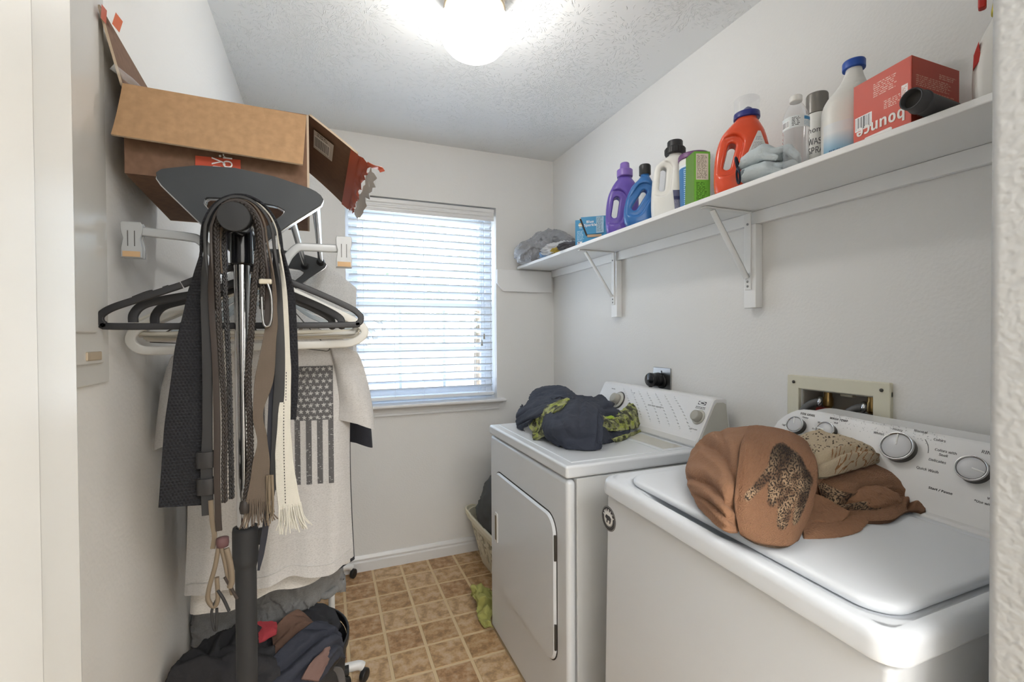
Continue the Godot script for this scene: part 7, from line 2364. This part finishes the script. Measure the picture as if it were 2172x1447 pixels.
	part("core", lump(Vector3(0.945, 0.985, -0.775) + o, Vector3(0.115, 0.06, 0.085), Basis(Vector3.UP, -0.35), 0.10, 1.4, 71, -0.62), fleece, t)
	part("core", lump(Vector3(1.07, 0.958, -0.645) + o, Vector3(0.075, 0.03, 0.045), Basis(Vector3.UP, -0.2), 0.10, 1.4, 72, -0.7), fleece, t)
	hint = Vector3(-0.6, 0.55, 0.55)
	# left roll with its inward creases
	part("fold", sheet(mv.call([
		V([1.044, 1.065, -0.893, 1.018, 1.055, -0.93, 0.996, 1.035, -0.977, 0.976, 1.01, -1.005, 0.997, 0.985, -1.048]),
		V([0.918, 1.068, -0.798, 0.899, 1.055, -0.842, 0.907, 1.03, -0.917, 0.887, 1, -0.95, 0.882, 0.97, -0.957]),
		V([0.803, 1.04, -0.719, 0.783, 1.035, -0.747, 0.8, 1.015, -0.817, 0.789, 0.99, -0.854, 0.803, 0.962, -0.875]),
		V([0.735, 1.005, -0.669, 0.707, 1.01, -0.68, 0.73, 0.998, -0.741, 0.74, 0.978, -0.786, 0.764, 0.958, -0.824]),
		V([0.703, 0.978, -0.642, 0.678, 0.985, -0.646, 0.69, 0.98, -0.689, 0.711, 0.968, -0.735, 0.735, 0.953, -0.779]),
		V([0.694, 0.957, -0.628, 0.672, 0.96, -0.629, 0.672, 0.958, -0.65, 0.689, 0.955, -0.692, 0.715, 0.951, -0.746])]), 80, 90, 0.008, 0.004, 6.0, 73, hint, [[0.75, 0.06, 0.0, 0.5, 0.020, 0.06], [0.95, 0.42, 0.0, 0.72, 0.016, 0.05], [0.85, 0.70, 0.1, 0.86, 0.011, 0.04], [0.45, 0.0, 0.25, 0.3, 0.008, 0.05]]), fleece, t)
	part("fold", tubed(smooth(V([0.663, 0.956, -0.657, 0.676, 0.962, -0.649, 0.683, 0.963, -0.635, 0.692, 0.962, -0.624]), 6), 0.011, 12), fleece, t)
	# printed panel hanging over the front
	part("printed_panel", sheet(mv.call([
		V([1.025, 1.068, -0.898, 1.022, 1.078, -0.844, 1.032, 1.078, -0.802, 1.044, 1.068, -0.772, 1.039, 1.055, -0.745]),
		V([0.846, 1.066, -0.763, 0.907, 1.066, -0.761, 0.933, 1.066, -0.73, 0.933, 1.064, -0.684, 0.962, 1.045, -0.675]),
		V([0.762, 1.036, -0.696, 0.807, 1.034, -0.685, 0.842, 1.034, -0.663, 0.858, 1.036, -0.628, 0.915, 1.018, -0.641]),
		V([0.717, 1.006, -0.66, 0.754, 1.004, -0.645, 0.788, 1.004, -0.625, 0.814, 1.006, -0.602, 0.873, 0.993, -0.617]),
		V([0.694, 0.976, -0.632, 0.716, 0.975, -0.612, 0.745, 0.974, -0.593, 0.775, 0.976, -0.58, 0.829, 0.969, -0.595]),
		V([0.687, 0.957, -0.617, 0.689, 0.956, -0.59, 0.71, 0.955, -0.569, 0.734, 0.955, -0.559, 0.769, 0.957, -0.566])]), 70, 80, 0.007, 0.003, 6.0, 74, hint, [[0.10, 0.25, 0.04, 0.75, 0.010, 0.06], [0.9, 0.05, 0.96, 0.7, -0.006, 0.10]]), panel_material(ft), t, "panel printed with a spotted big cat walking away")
	# overlocked hem round the panel and the wing
	var hemm := mk("hem_thread", Color8(196, 160, 130), 0.95)
	part("hem", tubed(smooth(V([1.039, 1.055, -0.745, 0.963, 1.045, -0.675, 0.917, 1.018, -0.64, 0.875, 0.993, -0.617, 0.831, 0.969, -0.595, 0.768, 0.957, -0.564, 0.734, 0.954, -0.558, 0.709, 0.954, -0.568, 0.688, 0.955, -0.588]), 8), 0.0026, 6), hemm, t)
	part("hem", tubed(smooth(V([0.993, 0.947, -0.579, 1.033, 0.947, -0.568, 1.099, 0.948, -0.58, 1.151, 0.958, -0.596, 1.197, 0.968, -0.609]), 8), 0.0022, 6), hemm, t)
	# cream underside turned over at the back
	part("cream_side", sheet(mv.call([
		V([1.095, 1.052, -0.812, 1.206, 1.055, -0.835, 1.286, 1.052, -0.83, 1.284, 1.045, -0.777, 1.269, 1.035, -0.728, 1.254, 1.02, -0.688]),
		V([1.022, 1.045, -0.733, 1.065, 1.05, -0.726, 1.148, 1.05, -0.732, 1.184, 1.042, -0.711, 1.22, 1.03, -0.699, 1.248, 1.016, -0.689]),
		V([0.986, 1.028, -0.688, 1.009, 1.034, -0.675, 1.067, 1.036, -0.675, 1.133, 1.03, -0.68, 1.203, 1.02, -0.692, 1.255, 1.01, -0.697]),
		V([0.971, 1.008, -0.673, 0.995, 1.012, -0.663, 1.041, 1.015, -0.663, 1.116, 1.014, -0.674, 1.201, 1.01, -0.692, 1.261, 1.004, -0.704])]), 70, 50, 0.008, 0.005, 9.0, 75, hint, [[0.05, 0.62, 0.75, 0.35, 0.012, 0.06]]), cream, t, "cream animal-patterned underside")
	# right wing
	part("wing", sheet(mv.call([
		V([1.013, 1.005, -0.704, 1.046, 1.01, -0.687, 1.128, 1.01, -0.693, 1.234, 1.008, -0.709, 1.278, 1.005, -0.693, 1.237, 0.995, -0.638, 1.218, 0.972, -0.608]),
		V([0.981, 0.985, -0.678, 1.002, 0.994, -0.653, 1.056, 0.998, -0.644, 1.131, 0.997, -0.645, 1.194, 0.99, -0.643, 1.201, 0.98, -0.616, 1.197, 0.962, -0.596]),
		V([0.952, 0.968, -0.649, 0.982, 0.974, -0.63, 1.052, 0.976, -0.632, 1.119, 0.976, -0.629, 1.17, 0.97, -0.621, 1.18, 0.962, -0.603, 1.178, 0.952, -0.584]),
		V([0.941, 0.955, -0.629, 0.968, 0.957, -0.612, 1.019, 0.958, -0.604, 1.077, 0.96, -0.603, 1.126, 0.958, -0.6, 1.148, 0.953, -0.588, 1.154, 0.947, -0.574]),
		V([0.942, 0.949, -0.618, 0.965, 0.948, -0.601, 0.993, 0.948, -0.579, 1.032, 0.948, -0.568, 1.101, 0.948, -0.582, 1.136, 0.947, -0.581, 1.143, 0.945, -0.573])]), 100, 80, 0.008, 0.004, 6.0, 76, hint, [[0.0, 0.55, 0.80, 0.56, 0.018, 0.06], [0.80, 0.5, 0.72, 0.95, 0.012, 0.035], [0.55, 0.05, 0.85, 0.35, 0.005, 0.08]]), wing_material(ft), t)
	# folds at the foot
	part("fold", sheet(mv.call([
		V([0.919, 0.99, -0.655, 0.94, 0.982, -0.641, 0.951, 0.972, -0.62, 0.958, 0.962, -0.602]),
		V([0.88, 0.968, -0.636, 0.9, 0.968, -0.62, 0.914, 0.963, -0.602, 0.931, 0.957, -0.593]),
		V([0.849, 0.955, -0.62, 0.869, 0.957, -0.606, 0.887, 0.955, -0.594, 0.913, 0.952, -0.592])]), 36, 30, 0.007, 0.005, 12.0, 77, hint), fleece, t)
	part("fold", sheet(mv.call([
		V([0.853, 0.956, -0.621, 0.898, 0.956, -0.612, 0.946, 0.956, -0.603, 0.993, 0.955, -0.596, 1.004, 0.95, -0.59]),
		V([0.825, 0.949, -0.598, 0.859, 0.952, -0.585, 0.913, 0.952, -0.582, 0.96, 0.951, -0.58, 0.981, 0.948, -0.579]),
		V([0.808, 0.944, -0.584, 0.841, 0.944, -0.573, 0.885, 0.944, -0.564, 0.932, 0.944, -0.566, 0.971, 0.945, -0.576])]), 44, 24, 0.006, 0.004, 12.0, 78, hint), fleece, t)

func camo_material() -> StandardMaterial3D:
	var S := 256
	var im := Image.create(S, S, false, Image.FORMAT_RGB8)
	var n := FastNoiseLite.new(); n.seed = 5; n.frequency = 0.035; n.fractal_octaves = 3
	var n2 := FastNoiseLite.new(); n2.seed = 8; n2.frequency = 0.03; n2.fractal_octaves = 3
	for y in S:
		for x in S:
			var a := n.get_noise_2d(x, y); var b := n2.get_noise_2d(x, y)
			var c := Color8(168, 170, 122)
			if b > 0.12: c = Color8(178, 188, 84)
			if a > 0.05: c = Color8(62, 64, 52)
			elif a > -0.03: c = Color8(108, 110, 82)
			im.set_pixel(x, y, c)
	var m := mk("camo", Color.WHITE, 0.92); m.albedo_texture = ImageTexture.create_from_image(im); tri3(m, 3.0)
	return m

func fur_spot(n: FastNoiseLite, n2: FastNoiseLite, x: float, y: float) -> Color:
	var c := Color8(190, 160, 128).lerp(Color8(112, 86, 66), clampf(n2.get_noise_2d(x * 0.7, y * 0.7) * 1.6 + 0.5, 0, 1))
	if n.get_noise_2d(x, y) > 0.12: c = c.lerp(Color8(52, 42, 36), 0.85)
	return c

func panel_material(ft: Texture2D) -> StandardMaterial3D:
	# seen on the panel: a big cat from behind, tail to the left, drawn as a plain spotted figure
	var W := 384; var Hh := 448
	var im := Image.create(W, Hh, false, Image.FORMAT_RGB8)
	var n := FastNoiseLite.new(); n.seed = 12; n.frequency = 0.1; n.fractal_octaves = 2
	var n2 := FastNoiseLite.new(); n2.seed = 14; n2.frequency = 0.02
	var nb := FastNoiseLite.new(); nb.seed = 16; nb.frequency = 0.09
	var tan := Color8(156, 115, 87)
	for y in Hh:
		for x in W:
			var p := Vector3(float(x) / W, float(y) / Hh, 0)
			var d := capsule(p, Vector3(0.50, 0.32, 0), Vector3(0.66, 0.38, 0), 0.14, 0.16)
			d = smin(d, capsule(p, Vector3(0.47, 0.42, 0), Vector3(0.44, 0.60, 0), 0.10, 0.055), 0.05)
			d = smin(d, capsule(p, Vector3(0.62, 0.48, 0), Vector3(0.58, 0.76, 0), 0.10, 0.075), 0.05)
			d = smin(d, capsule(p, Vector3(0.80, 0.42, 0), Vector3(0.77, 0.74, 0), 0.09, 0.06), 0.05)
			d = minf(d, capsule(p, Vector3(0.37, 0.40, 0), Vector3(0.16, 0.60, 0), 0.05, 0.035))
			d += 0.012 * nb.get_noise_2d(x, y)
			var c := tan
			var k := clampf(-d * 45.0 + 0.5, 0, 1)
			if k > 0:
				var f := fur_spot(n, n2, x, y)
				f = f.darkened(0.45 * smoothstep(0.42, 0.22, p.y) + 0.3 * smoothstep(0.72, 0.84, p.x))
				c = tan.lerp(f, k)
			im.set_pixel(x, y, c)
	var m := mk("panel_print", Color.WHITE, 1.0)
	m.albedo_texture = ImageTexture.create_from_image(im)
	m.heightmap_enabled = true; m.heightmap_texture = ft; m.heightmap_scale = 0.25
	return m

func wing_material(ft: Texture2D) -> StandardMaterial3D:
	var W := 384; var Hh := 256
	var im := Image.create(W, Hh, false, Image.FORMAT_RGB8)
	var n := FastNoiseLite.new(); n.seed = 22; n.frequency = 0.11; n.fractal_octaves = 2
	var n2 := FastNoiseLite.new(); n2.seed = 24; n2.frequency = 0.02
	var tan := Color8(152, 113, 86)
	for y in Hh:
		for x in W:
			var p := Vector3(float(x) / W, float(y) / Hh, 0)
			var d := capsule(p, Vector3(0.0, 0.34, 0), Vector3(0.22, 0.52, 0), 0.14, 0.07)
			d = smin(d, capsule(p, Vector3(0.12, 0.62, 0), Vector3(0.42, 0.74, 0), 0.07, 0.05), 0.04)
			var k := clampf(-d * 40.0 + 0.5, 0, 1)
			im.set_pixel(x, y, tan.lerp(fur_spot(n, n2, x, y), k) if k > 0 else tan)
	var m := mk("wing_print", Color.WHITE, 1.0)
	m.albedo_texture = ImageTexture.create_from_image(im)
	m.heightmap_enabled = true; m.heightmap_texture = ft; m.heightmap_scale = 0.25
	return m

func cream_material(ft: Texture2D) -> StandardMaterial3D:
	var W := 384; var Hh := 192
	var im := Image.create(W, Hh, false, Image.FORMAT_RGB8)
	var n := FastNoiseLite.new(); n.seed = 32; n.frequency = 0.075; n.noise_type = FastNoiseLite.TYPE_CELLULAR; n.cellular_return_type = FastNoiseLite.RETURN_DISTANCE
	var n2 := FastNoiseLite.new(); n2.seed = 34; n2.frequency = 0.03; n2.fractal_type = FastNoiseLite.FRACTAL_RIDGED; n2.fractal_octaves = 2
	for y in Hh:
		for x in W:
			var u := float(x) / W; var v := float(y) / Hh
			var c := Color8(206, 188, 160)
			var split := 0.42 - 0.1 * u
			if v < split:
				if n.get_noise_2d(x * 0.75, y * 1.4) < -0.72: c = Color8(70, 56, 44)
			elif u > 0.25:
				if n2.get_noise_2d(x * 1.0 + y * 0.4, y * 0.35) > 0.62: c = Color8(158, 112, 74)
			im.set_pixel(x, y, c)
	var m := mk("cream_print", Color.WHITE, 1.0)
	m.albedo_texture = ImageTexture.create_from_image(im)
	m.heightmap_enabled = true; m.heightmap_texture = ft; m.heightmap_scale = 0.2
	return m
